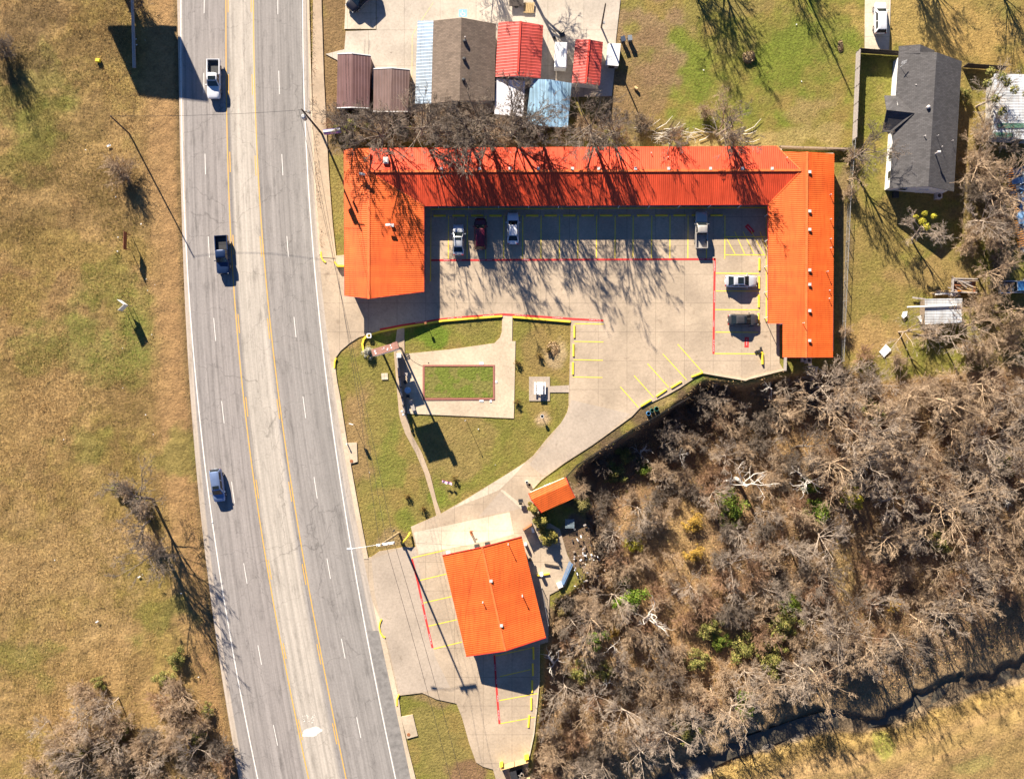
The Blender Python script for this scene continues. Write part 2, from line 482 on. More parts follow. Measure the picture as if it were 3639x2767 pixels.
M['litter'] = plain('white_litter', (0.75, 0.75, 0.74), 0.7, var=0.1)

# ------------------------------------------------------------------ terrain
def polydist(X, Y, P):
    """signed distance (positive inside) of points to a polygon given in world metres"""
    d = np.full(X.shape, 1e9); ins = np.zeros(X.shape, bool)
    n = len(P)
    for i in range(n):
        ax, ay = P[i][0], P[i][1]; bx, by = P[(i + 1) % n][0], P[(i + 1) % n][1]
        ex, ey = bx - ax, by - ay
        t = np.clip(((X - ax) * ex + (Y - ay) * ey) / (ex * ex + ey * ey + 1e-12), 0, 1)
        d = np.minimum(d, np.hypot(X - ax - t * ex, Y - ay - t * ey))
        c = (ay > Y) != (by > Y)
        with np.errstate(divide='ignore', invalid='ignore'):
            xi = ax + (Y - ay) * ex / np.where(ey == 0, 1e-12, ey)
        ins ^= c & (X < xi)
    return np.where(ins, d, -d)

def linedist(X, Y, P):
    d = np.full(X.shape, 1e9); s = np.zeros(X.shape)
    for i in range(len(P) - 1):
        ax, ay = P[i]; bx, by = P[i + 1]
        ex, ey = bx - ax, by - ay
        t = np.clip(((X - ax) * ex + (Y - ay) * ey) / (ex * ex + ey * ey), 0, 1)
        q = np.hypot(X - ax - t * ex, Y - ay - t * ey)
        side = np.sign(ex * (Y - ay) - ey * (X - ax))
        s = np.where(q < d, side, s); d = np.minimum(d, q)
    return d * s                                     # positive on the left (north) side

def px2w(P): return [(W(*p).x, W(*p).y) for p in P]
WOODPX = [(3000, 1300), (2790, 1330), (2650, 1362), (2500, 1350), (2440, 1405), (2330, 1485), (2240, 1535), (2070, 1650), (2040, 1690),
          (2070, 1790), (2095, 1900), (2110, 1990), (2080, 2060), (2020, 2115), (1975, 2130), (1965, 2200), (1958, 2280), (1935, 2300),
          (1930, 2430), (1922, 2510), (1908, 2620), (1893, 2700), (1880, 2800), (1840, 3200), (4600, 3400), (4600, 1250), (3639, 1290), (3300, 1330), (3150, 1350)]
CREEKPX = [(1900, 3100), (2200, 2890), (2480, 2755), (2620, 2690), (2770, 2640), (2870, 2605), (2960, 2580), (3100, 2585), (3200, 2565), (3300, 2520), (3400, 2480), (3500, 2448), (3639, 2410), (3900, 2330), (4500, 2200)]
WOODW = px2w(WOODPX); CREEKW = px2w(CREEKPX)

def vnoise(X, Y, scale, seed):
    r = np.random.default_rng(seed); T = r.random((257, 257))
    x = X * scale + 1000.37; y = Y * scale + 1000.71
    xi = np.floor(x).astype(int); yi = np.floor(y).astype(int)
    fx = x - xi; fy = y - yi
    fx = fx * fx * (3 - 2 * fx); fy = fy * fy * (3 - 2 * fy)
    a = T[xi % 257, yi % 257]; b = T[(xi + 1) % 257, yi % 257]; c = T[xi % 257, (yi + 1) % 257]; d = T[(xi + 1) % 257, (yi + 1) % 257]
    return (a * (1 - fx) + b * fx) * (1 - fy) + (c * (1 - fx) + d * fx) * fy

def sstep(a, b, x):
    t = np.clip((x - a) / (b - a), 0, 1)
    return t * t * (3 - 2 * t)

def terrain(X, Y):
    X = np.asarray(X, float); Y = np.asarray(Y, float)
    d = polydist(X, Y, WOODW)
    rampw = 1.2 + 9 * sstep(50, 57, X)
    z = -2.2 * sstep(0.0, 1.0, d / rampw) - 2.1 * sstep(0, 2.5, d) * sstep(48, 36, X) * sstep(-24, -12, Y)
    s = linedist(X, Y, CREEKW) + 2.0 * (vnoise(X, Y, .28, 301) - .5) + 1.1 * (vnoise(X, Y, .8, 302) - .5) + .5 * (vnoise(X, Y, 2.1, 303) - .5)
    wob = 0.7 * np.sin(X * 0.37 + 1.3 * np.sin(Y * 0.3)) + 0.35 * np.sin(X * 1.1 + 0.7 * Y) + 0.22 * np.sin(X * 2.3 + Y + np.sin(X * .8))
    s = s + wob
    z = z - 1.1 * sstep(11, 2.0, s) * (s > -30)
    dep = 0.65 + 0.65 * vnoise(X, Y, .16, 305)
    z = z - dep * sstep(1.5, 0.5, s) * sstep(-3.2, -1.7, s)
    z = np.where(s < -1.6, z + 1.3 * sstep(-1.6, -9, s), z)
    return z

def hz(px, py):
    p = W(px, py)
    return float(terrain(np.array([p.x]), np.array([p.y]))[0])

def G(px, py):
    z = hz(px, py)
    return W(px, py, z)

def fbm(X, Y, scale, seed, n=4):
    t = 0; a = 0.5; s = 0
    for i in range(n):
        t = t + a * vnoise(X, Y, scale * 2 ** i, seed + i); s += a; a *= 0.55
    return t / s

# road edge tables (photograph pixels), smoothed by cubic fits
YS = np.array([0, 400, 800, 1200, 1600, 2000, 2400, 2767])
ROADT = dict(ledge=[630, 637, 648, 664, 690, 735, 787, 850], lw=[643, 645, 659, 681, 722, 779, 841, 917], ld=[726, 726, 738, 765, 809, 866, 937, 1012],
             y1=[803, 805, 819, 845, 887, 948, 1021, 1097], y2=[901, 907, 930, 966, 1017, 1081, 1157, 1230], rd=[987, 996, 1016, 1052, 1103, 1165, 1238, 1313],
             rw=[1075, 1083, 1106, 1142, 1195, 1256, 1331, 1406], redge=[1093, 1107, 1128, 1162, 1226, 1301, 1378, 1463])
RF = {k: np.polyfit(YS, v, 4) for k, v in ROADT.items()}
def rx(k, y): return float(np.polyval(RF[k], y))

# ground sheet: fine grid in view, coarse to the horizon
def axis(lo, hi, step, far):
    a = np.arange(lo, hi + 1e-6, step); out = []
    d = 4.0; v = hi
    while v < far: v += d; out.append(v); d *= 1.7
    neg = []; d = 4.0; v = lo
    while v > -far: v -= d; neg.append(v); d *= 1.7
    return np.concatenate([neg[::-1], a, out])
gx = axis(-84, 84, 0.4, 1500); gy = axis(-66, 66, 0.4, 1500)
GX, GY = np.meshgrid(gx, gy)
GZ = terrain(GX, GY)
PX = GX * SC + CX; PY = CY - GY * SC            # approximate photograph position of each ground point
wood = sstep(-0.5, 1.5, polydist(GX, GY, WOODW))
sc_ = linedist(GX, GY, CREEKW)
bump = fbm(GX, GY, 0.8, 5, 3)
leftf = (PX < 700 + 0.05 * PY)
GZ = GZ - 0.04 - np.where(leftf, 0.27, 0.05) * bump * (wood < 0.5) - 0.5 * fbm(GX, GY, 0.35, 15, 4) * wood * sstep(0.5, 5, polydist(GX, GY, WOODW))
c = np.zeros(GX.shape + (3,))
def setc(mask, rgb):
    global c
    c = c * (1 - mask[..., None]) + np.array(rgb) * mask[..., None]
n1 = fbm(GX, GY, 0.07, 21, 4); n2 = fbm(GX, GY, 0.35, 31, 4); n3 = fbm(GX, GY, 0.02, 41, 3)
STRAW = (0.325, 0.212, 0.088); OLIVE = (0.225, 0.168, 0.045); GREEN = (0.115, 0.16, 0.025); TAN = (0.40, 0.265, 0.13); LITTER = (0.25, 0.155, 0.08); BROWN = (0.20, 0.125, 0.065)
setc(np.ones(GX.shape), STRAW)
setc(sstep(0.42, 0.62, n1 * .6 + n2 * .4) * .7, OLIVE)
setc(sstep(0.50, 0.66, n2) * 0.6, (0.20, 0.12, 0.055)); setc(sstep(0.54, 0.7, fbm(GX, GY, 0.8, 37, 3)) * 0.6, (0.15, 0.10, 0.04))
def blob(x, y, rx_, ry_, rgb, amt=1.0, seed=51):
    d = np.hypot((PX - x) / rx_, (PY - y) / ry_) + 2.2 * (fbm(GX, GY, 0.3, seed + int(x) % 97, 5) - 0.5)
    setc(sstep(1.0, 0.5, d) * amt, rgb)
# left field
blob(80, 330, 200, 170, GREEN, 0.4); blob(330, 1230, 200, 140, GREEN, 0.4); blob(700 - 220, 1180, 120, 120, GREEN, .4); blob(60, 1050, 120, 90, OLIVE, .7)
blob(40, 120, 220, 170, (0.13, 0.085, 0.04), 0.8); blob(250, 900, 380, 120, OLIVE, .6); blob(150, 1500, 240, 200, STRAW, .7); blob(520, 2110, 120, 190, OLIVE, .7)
blob(180, 2000, 340, 340, (0.34, 0.225, 0.10), .6); blob(110, 2700, 160, 130, OLIVE, .7); blob(480, 1920, 160, 90, (0.38, 0.25, 0.12), .5)
track = np.exp(-((PX - (585 + 0.022 * PY)) / 24.0) ** 2) * sstep(2000, 1500, PY)
setc(np.clip(track * (0.55 + 0.6 * n2), 0, 1), (0.42, 0.265, 0.105))
vg = np.exp(-((PX - np.polyval(RF['ledge'], PY) + 40) / 45.0) ** 2)
setc(sstep(105, 40, np.abs(PX - np.polyval(RF['ledge'], PY) + 55)) * .75 * (.6 + .6 * n2), (0.30, 0.18, 0.08)); setc(vg * 0.5, (0.25, 0.145, 0.065))
setc(np.exp(-((PX - np.polyval(RF['ledge'], PY) + 6) / 10.0) ** 2) * 0.7, (0.12, 0.085, 0.04))
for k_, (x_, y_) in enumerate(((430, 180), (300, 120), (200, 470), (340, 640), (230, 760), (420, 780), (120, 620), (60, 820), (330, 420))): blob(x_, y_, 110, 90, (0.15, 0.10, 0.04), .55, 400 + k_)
for k_, (x_, y_) in enumerate(((140, 430), (90, 560), (380, 1000), (260, 1130), (430, 1300), (120, 1250), (300, 1560), (560, 2180), (90, 2350), (640, 1620), (500, 1130))): blob(x_, y_, 120, 90, (0.13, 0.145, 0.025), .5, 420 + k_)
# right of the road
right = (PX > np.polyval(RF['ledge'], np.clip(PY, -200, 2900)) + 200)
lawn = right & (wood < 0.5)
setc(lawn * 0.9, (0.225, 0.165, 0.048)); setc(lawn * sstep(0.40, 0.60, n1 * .5 + n2 * .5) * .8, (0.155, 0.16, 0.028)); setc(lawn * sstep(.55, .7, n2) * .3, (0.27, 0.175, 0.075))
blob(1185, 130, 60, 330, (0.20, 0.125, 0.06), .9); blob(1190, 700, 50, 260, (0.21, 0.17, 0.05), .7); blob(1185, 480, 70, 120, BROWN, .7)
blob(2420, 240, 140, 150, (0.125, 0.165, 0.02), .65); blob(2830, 220, 190, 190, (0.125, 0.16, 0.02), .75); blob(2880, 130, 120, 120, (0.135, 0.16, 0.025), .5)
blob(2300, 120, 150, 170, (0.235, 0.15, 0.085), .8); blob(2260, 330, 140, 200, (0.215, 0.135, 0.07), .8); blob(2390, 450, 100, 70, (0.125, 0.165, 0.02), .7)
blob(2870, 390, 90, 70, (0.28, 0.19, 0.085), .6); blob(3300, 90, 330, 130, (0.33, 0.225, 0.075), .75); blob(3480, 160, 200, 130, (0.33, 0.21, 0.07), .6)
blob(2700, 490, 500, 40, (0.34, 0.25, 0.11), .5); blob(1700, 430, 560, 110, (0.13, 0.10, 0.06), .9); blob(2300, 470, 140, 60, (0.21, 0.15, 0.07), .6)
blob(2650, 20, 240, 70, (0.22, 0.165, 0.06), .6)
blob(3120, 900, 160, 380, (0.235, 0.165, 0.055), .8); blob(3110, 1040, 110, 130, (0.19, 0.155, 0.04), .7); blob(3180, 1190, 180, 80, (0.36, 0.22, 0.095), .6); blob(3350, 980, 200, 100, (0.28, 0.175, 0.075), .6)
blob(3450, 700, 120, 330, (0.22, 0.15, 0.065), .7); blob(3560, 1150, 150, 180, (0.21, 0.155, 0.055), .7); blob(3000, 900, 28, 420, (0.20, 0.14, 0.07), .8)
blob(1480, 1190, 130, 55, (0.11, 0.175, 0.016), .8); blob(1700, 1170, 100, 60, (0.20, 0.165, 0.045), .6); blob(1630, 1357, 150, 75, (0.125, 0.16, 0.02), .95)
blob(1340, 1480, 90, 420, (0.20, 0.165, 0.045), .7); blob(1260, 1500, 55, 380, (0.26, 0.165, 0.075), .8); blob(1400, 1650, 70, 220, (0.135, 0.165, 0.025), .6)
blob(1620, 1600, 200, 150, (0.245, 0.17, 0.065), .7); blob(1940, 1260, 75, 130, (0.235, 0.16, 0.06), .7); blob(1560, 1760, 60, 60, (0.13, 0.17, 0.02), .7); blob(1440, 1850, 50, 50, (0.13, 0.165, 0.022), .6)
blob(1390, 1920, 90, 40, (0.25, 0.17, 0.08), .8); blob(1560, 2640, 110, 180, (0.205, 0.165, 0.05), .8); blob(1580, 2480, 120, 30, (0.22, 0.145, 0.07), .8); blob(1660, 2750, 70, 60, (0.19, 0.11, 0.06), .9)
blob(1850, 1580, 160, 90, (0.19, 0.16, 0.04), .5); blob(1965, 1250, 45, 60, (0.40, 0.29, 0.16), .8); blob(1925, 1482, 32, 30, (0.38, 0.27, 0.16), .9)
blob(2330, 1420, 190, 24, (0.34, 0.24, 0.10), .7); blob(2470, 1350, 60, 24, (0.12, 0.16, 0.03), .8); blob(2130, 1600, 130, 30, (0.30, 0.2, 0.08), .6)
# the wood and the creek field
setc(wood, LITTER); setc(wood * sstep(.42, .66, n1), (0.40, 0.255, 0.12)); setc(wood * sstep(.5, .7, n2) * .5, (0.16, 0.11, 0.065))
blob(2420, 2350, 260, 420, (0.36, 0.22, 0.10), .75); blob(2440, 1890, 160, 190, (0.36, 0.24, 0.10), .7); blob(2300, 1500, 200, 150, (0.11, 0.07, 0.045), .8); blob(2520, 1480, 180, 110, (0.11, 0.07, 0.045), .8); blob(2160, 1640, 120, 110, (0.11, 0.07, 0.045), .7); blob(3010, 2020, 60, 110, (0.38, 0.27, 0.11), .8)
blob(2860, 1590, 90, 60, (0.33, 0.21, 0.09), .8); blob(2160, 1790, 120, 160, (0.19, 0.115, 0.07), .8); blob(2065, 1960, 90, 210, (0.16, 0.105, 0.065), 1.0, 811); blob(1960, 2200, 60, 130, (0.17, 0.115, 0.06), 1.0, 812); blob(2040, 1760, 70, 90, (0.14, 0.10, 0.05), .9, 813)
field = sstep(-2.6, -6.5, sc_ + 1.6 * (n2 - .5))
setc(sstep(9, 2, sc_) * (sc_ > -3) * .8, (0.26, 0.18, 0.095))
setc(field, (0.33, 0.215, 0.095)); setc(field * sstep(.45, .65, n1) * .7, (0.30, 0.205, 0.07)); setc(field * sstep(.5, .65, n2) * .6, (0.25, 0.155, 0.07)); setc(field * sstep(.52, .6, fbm(GX * .35 - GY * .9, GX * .06, .5, 77, 4)) * .55, (0.24, 0.17, 0.06))
setc(sstep(2.2, 0.9, np.abs(sc_ + 0.6) + 1.2 * (n2 - .5)) * .85, (0.135, 0.10, 0.065)); setc(sstep(1.3, .5, np.abs(sc_ + 1.2)) * sstep(3000, 2900, PX) * .6, (0.20, 0.19, 0.18))
setc(sstep(-2.2, -2.8, sc_) * sstep(-6, -4, sc_) * .6, (0.27, 0.19, 0.05))
blob(3170, 2690, 60, 70, (0.17, 0.19, 0.03), .7); blob(3500, 2740, 130, 40, (0.25, 0.22, 0.07), .6)
c = c * (0.80 + 0.4 * fbm(GX, GY, 1.1, 61, 3))[..., None]
ny, nx = GX.shape
idx = np.arange(nx * ny).reshape(ny, nx)
quads = np.stack([idx[:-1, :-1], idx[:-1, 1:], idx[1:, 1:], idx[1:, :-1]], -1).reshape(-1, 4)
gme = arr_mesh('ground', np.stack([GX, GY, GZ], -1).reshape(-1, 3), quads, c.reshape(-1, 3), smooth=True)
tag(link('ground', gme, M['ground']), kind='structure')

# ------------------------------------------------------------------ road
def struct(o): return tag(o, kind='structure')
ROAD_Z = 0.02
ys = np.arange(-260, 3041, 30)
cols = np.linspace(0, 1, 9)
vs = []; uvs = []
for y in ys:
    a, b_ = rx('ledge', y), rx('redge', y)
    for t in cols:
        p = W(a + (b_ - a) * t, y); vs.append((p.x, p.y, ROAD_Z)); uvs.append((t, -y / SC))
n = len(cols)
fs = [(i * n + j, (i + 1) * n + j, (i + 1) * n + j + 1, i * n + j + 1) for i in range(len(ys) - 1) for j in range(n - 1)]
me = bpy.data.meshes.new('road'); me.from_pydata(vs, [], fs)
ul = me.uv_layers.new(name='lane')
for lp in me.loops: ul.data[lp.index].uv = uvs[lp.vertex_index]
struct(link('road', me, M['road']))

def stripe(name, pts, width, mat, z, mb=None):
    """a painted line through plan points (metres), as a thin sheet 4 mm thick"""
    own = mb is None
    mb = mb or MB()
    P = [Vector((p[0], p[1], 0)) for p in pts]
    L = []; Rr = []
    for i, p in enumerate(P):
        d = (P[min(i + 1, len(P) - 1)] - P[max(i - 1, 0)]).normalized(); nrm = Vector((-d.y, d.x, 0)) * width / 2
        L.append(p + nrm); Rr.append(p - nrm)
    vs = [(q.x, q.y, z) for q in L] + [(q.x, q.y, z) for q in Rr]; k = len(P)
    mb.add(vs, [(k + i, k + i + 1, i + 1, i) for i in range(k - 1)])
    return struct(mb.build(name, mat)) if own else mb
def rline(k, y0, y1, off=0.0, step=25):
    n = max(2, int((y1 - y0) / step) + 1)
    return [(W(rx(k, y) + off, y).x, W(rx(k, y) + off, y).y) for y in np.linspace(y0, y1, n)]
MZ = ROAD_Z + 0.004
stripe('white_edge_line', rline('lw', -260, 3040), 0.16, M['white_paint'], MZ)
stripe('white_edge_line', rline('rw', -260, 3040), 0.16, M['white_paint'], MZ)
stripe('yellow_centre_line', rline('y1', -260, 3040), 0.15, M['yellow_road'], MZ)
stripe('yellow_centre_line', rline('y2', -260, 3040), 0.15, M['yellow_road'], MZ)
mb = MB()
for a, b_ in ((-25, 48), (260, 331), (547, 620), (840, 915), (1130, 1212), (1425, 1503), (1711, 1787), (2000, 2072), (2291, 2360), (2574, 2647)): stripe('', rline('ld', a, b_), 0.10, None, MZ, mb)
struct(mb.build('white_lane_dashes', M['white_paint'])); mb = MB()
for a, b_ in ((-25, 52), (252, 335), (548, 624), (839, 912), (1126, 1198), (1408, 1485), (1694, 1770), (1983, 2055), (2268, 2338), (2547, 2620)): stripe('', rline('rd', a, b_), 0.10, None, MZ, mb)
struct(mb.build('white_lane_dashes', M['white_paint'])); mb = MB()
for a, b_ in ((-20, 45), (265, 338), (540, 612), (835, 905), (1116, 1183), (1410, 1480), (1704, 1770), (1989, 2058), (2284, 2339), (2555, 2628)): stripe('', rline('y1', a, b_, 8), 0.13, None, MZ, mb)
for a, b_ in ((-20, 45), (265, 338), (554, 625), (840, 912), (1132, 1204), (1418, 1488), (1711, 1781), (2003, 2077), (2287, 2359), (2568, 2642)): stripe('', rline('y2', a, b_, -8), 0.13, None, MZ, mb)
struct(mb.build('yellow_broken_line', M['yellow_road']))
struct(MB().prism([(W(rx('rw', y) + 5, y).x, W(rx('rw', y), y).y) for y in np.linspace(2240, 3000, 20)] + [(W(rx('redge', y) - 2, y).x, W(rx('redge', y), y).y) for y in np.linspace(3000, 2240, 20)], ROAD_Z - .002, MZ).build('asphalt_shoulder', plain('dark_shoulder', (0.205, 0.19, 0.175), .9, scale=1.2, var=.3)))
# white paint spill in the turn lane
mb = MB(); P = []
for i in range(40):
    a = 2 * math.pi * i / 40; r = 1 + 0.10 * math.sin(5 * a + 1) + 0.07 * rnd.uniform(-1, 1)
    p = W(1109 + 35 * r * math.cos(a), 2599 + 17 * r * math.sin(a) - 7 * math.cos(a)); P.append((p.x, p.y))
mb.prism(P, ROAD_Z + .002, MZ)
for k in range(26):
    q = W(1075 + rnd.uniform(0, 42), 2536 + rnd.uniform(0, 30)); r = rnd.uniform(.03, .13)
    mb.prism([(q.x + r * math.cos(t) * rnd.uniform(.6, 1.3), q.y + r * math.sin(t)) for t in np.linspace(0, 5.6, 7)], ROAD_Z + .002, MZ)
struct(mb.build('white_paint_spill', worn('spilt_paint', (0.66, 0.61, 0.53), (.45, .4, .34), .42)))

# ------------------------------------------------------------------ paved areas (setting)
def wp(P): return [(W(*p).x, W(*p).y) for p in P]
def paved(name, P, z0, z1, mat): return struct(MB().prism(wp(P), z0, z1).build(name, mat))
LOT_Z = 0.06
redge_pts = lambda a, b, k=6: [(rx('redge', y) - 2, y) for y in np.linspace(a, b, k)]
LOT = [(rx('redge', 905) - 2, 905), (1195, 908), (1240, 905), (1240, 720), (1480, 720), (1480, 690), (2770, 690), (2770, 1290), (2785, 1315), (2649, 1349), (2499, 1323), (2416, 1378), (2370, 1404), (2274, 1449), (2246, 1479),
       (2108, 1579), (2004, 1646), (1925, 1704), (1883, 1749), (1905, 1800), (1940, 1850), (1990, 1880), (2015, 1968), (2036, 2010), (2010, 2080), (1985, 2095), (1953, 2112), (1948, 2280), (1916, 2289), (1915, 2418), (1908, 2498), (1896, 2608),
       (1878, 2692), (1874, 2840), (1775, 2840), (1762, 2767), (1752, 2732), (1717, 2722), (1692, 2707), (1667, 2638), (1642, 2548), (1622, 2498), (1552, 2483), (1500, 2460), (1416, 2470), (1368, 2262), (1349, 2235), (1352, 2205)] + redge_pts(2130, 1985)[:] + \
      [(1319, 1978), (1348, 1958), (1433, 1943), (1478, 1943), (1460, 1871), (1567, 1824), (1662, 1769), (1796, 1687), (1866, 1642), (1896, 1617), (1946, 1555), (1996, 1500), (2015, 1465), (2021, 1440), (2021, 1409), (2029, 1140), (1905, 1131), (1821, 1124), (1786, 1121),
       (1667, 1130), (1571, 1138), (1514, 1148), (1429, 1160), (1348, 1176), (1305, 1190), (1276, 1198), (1243, 1219), (1210, 1247), (1192, 1272), (1188, 1308)] + redge_pts(1308, 930)
paved('parking_lot', LOT, -3.0, LOT_Z, M['lot'])
SHZ = LOT_Z + 0.004
def sheet(name, P, z, mat): return struct(MB().prism(wp(P), z - 0.002, z).build(name, mat))
sheet('pale_slab', [(1470, 1891), (1811, 1819), (1826, 1896), (1757, 1917), (1488, 1968)], SHZ, M['lot_pale'])
sheet('pale_edge_slab', [(1603, 1808), (1866, 1644), (1822, 1694), (1772, 1742), (1650, 1790)], SHZ, M['lot_pale'])
sheet('grey_slab', [(1700, 1836), (1778, 1745), (1852, 1805), (1812, 1815)], SHZ, M['lot_grey'])
sheet('pale_joint_slab', [(1778, 1742), (1786, 1738), (1864, 1800), (1855, 1809)], SHZ + .004, M['lot_pale'])
sheet('asphalt_patch', [(1320, 1985), (1420, 1950), (1478, 1950), (1545, 2330), (1600, 2440), (1500, 2458), (1420, 2466), (1372, 2262), (1352, 2240), (1356, 2205), (1332, 2110)], SHZ, M['lot_grey'])
sheet('driveway_patch', [(2030, 1420), (2240, 1470), (2110, 1575), (1930, 1690), (1880, 1650), (1960, 1555), (2020, 1460)], SHZ, M['lot_grey'])
# kerbs, pavements and paths
paved('sidewalk', [(1113, -260), (1113, 0), (1110, 267), (1114, 476), (1133, 800), (1141, 915), (1196, 918), (1183, 800), (1169, 619), (1151, 267), (1143, 0), (1143, -260)], -0.2, 0.12, M['walk'])
paved('road_kerb', [(rx('redge', y) - 1, y) for y in np.linspace(-260, 905, 20)] + [(rx('redge', y) + 6, y) for y in np.linspace(905, -260, 20)], -0.2, 0.13, M['walk_pale'])
paved('road_kerb', [(rx('redge', y) - 1, y) for y in np.linspace(1305, 1985, 14)] + [(rx('redge', y) + (15 if y > 1400 else 12), y) for y in np.linspace(1985, 1305, 14)], -0.2, 0.12, M['walk_pale'])
paved('road_kerb', [(rx('redge', y) - 1, y) for y in np.linspace(2130, 2960, 16)] + [(1495 + (2960 - 2767) * .25, 2960), (1478, 2767), (1448, 2648), (1426, 2548), (1416, 2471), (1369, 2265), (1349, 2235), (1352, 2200)], -0.2, 0.10, M['walk_pale'])
paved('drain_pad', [(1230, 1573), (1268, 1571), (1271, 1640), (1244, 1648)], -0.2, 0.10, M['walk_pale'])
paved('drain_pad', [(1425, 2545), (1467, 2537), (1485, 2612), (1446, 2623)], -0.2, 0.11, M['walk_pale'])
paved('garden_path', [(1414, 1150), (1436, 1146), (1438, 1260), (1446, 1480), (1462, 1540), (1500, 1610), (1530, 1690), (1552, 1780), (1567, 1824), (1551, 1832), (1535, 1770), (1508, 1680), (1478, 1610), (1440, 1540), (1424, 1495), (1418, 1470), (1400, 1256)], -0.2, 0.05, M['walk'])
paved('pool_deck', [(1440, 1257), (1600, 1241), (1757, 1219), (1776, 1200), (1783, 1180), (1785, 1121), (1821, 1123), (1820, 1212), (1832, 1212), (1826, 1486), (1443, 1469)], -0.2, 0.05, M['walk_pale'])
# filled-in pool: brick rim and grass
rim = wp([(1502, 1296), (1758, 1296), (1758, 1420), (1502, 1421)]); inn = wp([(1509, 1302), (1752, 1302), (1752, 1413), (1509, 1414)])
mb = MB(); pv = [(*p, .13) for p in rim] + [(*p, .13) for p in inn] + [(*p, -.1) for p in rim] + [(*p, -.1) for p in inn]
mb.add(pv, [(i, i + 4, (i + 1) % 4 + 4, (i + 1) % 4) for i in range(4)] + [(i + 8, i, (i + 1) % 4, (i + 1) % 4 + 8) for i in range(4)] + [(i + 4, i + 12, (i + 1) % 4 + 12, (i + 1) % 4 + 4) for i in range(4)])
tag(mb.build('pool_rim', M['brick'], recalc=True), 'low brick rim around the filled in rectangular pool of grass', 'pool rim')
gv = []; gcol = []
ax_, ay_ = np.meshgrid(np.linspace(inn[0][0] + .01, inn[1][0] - .01, 60), np.linspace(inn[2][1] + .01, inn[0][1] - .01, 30))
gz_ = 0.065 + 0.03 * fbm(ax_, ay_, 1.2, 71, 3)
gc = np.where((fbm(ax_, ay_, .5, 72, 4) > .5)[..., None], np.array((0.14, 0.165, 0.028)), np.array((0.18, 0.165, 0.045)))
ii = np.arange(60 * 30).reshape(30, 60)
tag(link('pool_grass', arr_mesh('pool_grass', np.stack([ax_, ay_, gz_], -1).reshape(-1, 3), np.stack([ii[:-1, :-1], ii[:-1, 1:], ii[1:, 1:], ii[1:, :-1]], -1).reshape(-1, 4), gc.reshape(-1, 3), True), M['ground']), kind='structure')
paved('picnic_pad', [(1880, 1338), (1954, 1338), (1954, 1424), (1880, 1424)], -0.2, 0.04, M['lot_grey'])
paved('picnic_path', [(1953, 1372), (2023, 1368), (2023, 1394), (1953, 1394)], -0.2, 0.035, M['lot_grey'])
paved('yard_slab', [(1229, 112), (1338, 108), (1338, -260), (2215, -260), (2205, 0), (2189, 138), (2185, 238), (2174, 342), (2030, 345), (2020, 400), (1460, 400), (1225, 260), (1198, 214), (1157, 193), (1224, 176)], -0.2, 0.05, M['yard'])
paved('van_pad', [(1224, 104), (1336, 104), (1336, -260), (1240, -260)], -0.2, 0.07, M['lot_pale'])
paved('driveway', [(3077, -260), (3165, -260), (3165, 0), (3159, 178), (3072, 175)], -0.2, 0.07, M['lot_pale'])
paved('patio', [(1245, 560), (1245, 561), (1246, 561)], -0.2, -0.19, M['walk'])
# yellow kerb round the garden, in two runs, and the low concrete edges
def kerb(name, P, w, h, mat, z0=-0.1):
    mb = MB(); Q = [Vector((*p, 0)) for p in wp(P)]
    L = []; Rr = []
    for i, p in enumerate(Q):
        d = (Q[min(i + 1, len(Q) - 1)] - Q[max(i - 1, 0)]).normalized(); nrm = Vector((-d.y, d.x, 0)) * w / 2
        L.append(p + nrm); Rr.append(p - nrm)
    for i in range(len(Q) - 1): pass
    return struct(mb.prism([(q.x, q.y) for q in L] + [(q.x, q.y) for q in Rr[::-1]], z0, h).build(name, mat))
kerb('yellow_kerb', [(1296, 1264), (1291, 1240), (1288, 1222), (1293, 1205), (1305, 1193), (1348, 1179), (1429, 1163), (1514, 1150), (1571, 1140), (1667, 1132), (1785, 1123)], 0.28, 0.20, M['kerb_yellow'])
kerb('yellow_kerb', [(1822, 1126), (1905, 1133), (2027, 1143)], 0.28, 0.20, M['kerb_yellow'])
kerb('yellow_kerb', [(1189, 1308), (1190, 1285), (1195, 1272)], 0.2, 0.19, M['kerb_yellow'])
kerb('yellow_kerb', [(1141, 895), (1142, 912), (1148, 925), (1158, 933)], 0.2, 0.19, M['kerb_yellow'])
kerb('yellow_kerb', [(1356, 2198), (1350, 2212), (1348, 2226), (1352, 2245), (1360, 2258), (1369, 2264)], 0.2, 0.19, M['kerb_yellow'])
kerb('yellow_kerb', [(1418, 2465), (1411, 2482), (1411, 2506)], 0.2, 0.19, M['kerb_yellow'])
kerb('concrete_kerb', [(2499, 1324), (2649, 1350), (2660, 1345), (2783, 1314)], 0.24, 0.22, M['walk_pale'], -2.6)
kerb('concrete_kerb', [(1917, 2289), (1916, 2418), (1909, 2498), (1897, 2608), (1879, 2692)], 0.12, 0.14, M['lot_pale'], -2.6)
# walkway round the courtyard, with its yellow painted edge
paved('motel_walkway', [(1480, 690), (1480, 1000), (1528, 1000), (1531, 747), (2719, 741), (2719, 1143), (2760, 1143), (2760, 690)], -0.2, 0.14, M['lot'])
kerb('yellow_walk_edge', [(1530, 1000), (1532, 744), (2722, 739), (2722, 1144)], 0.16, 0.16, M['kerb_yellow'])

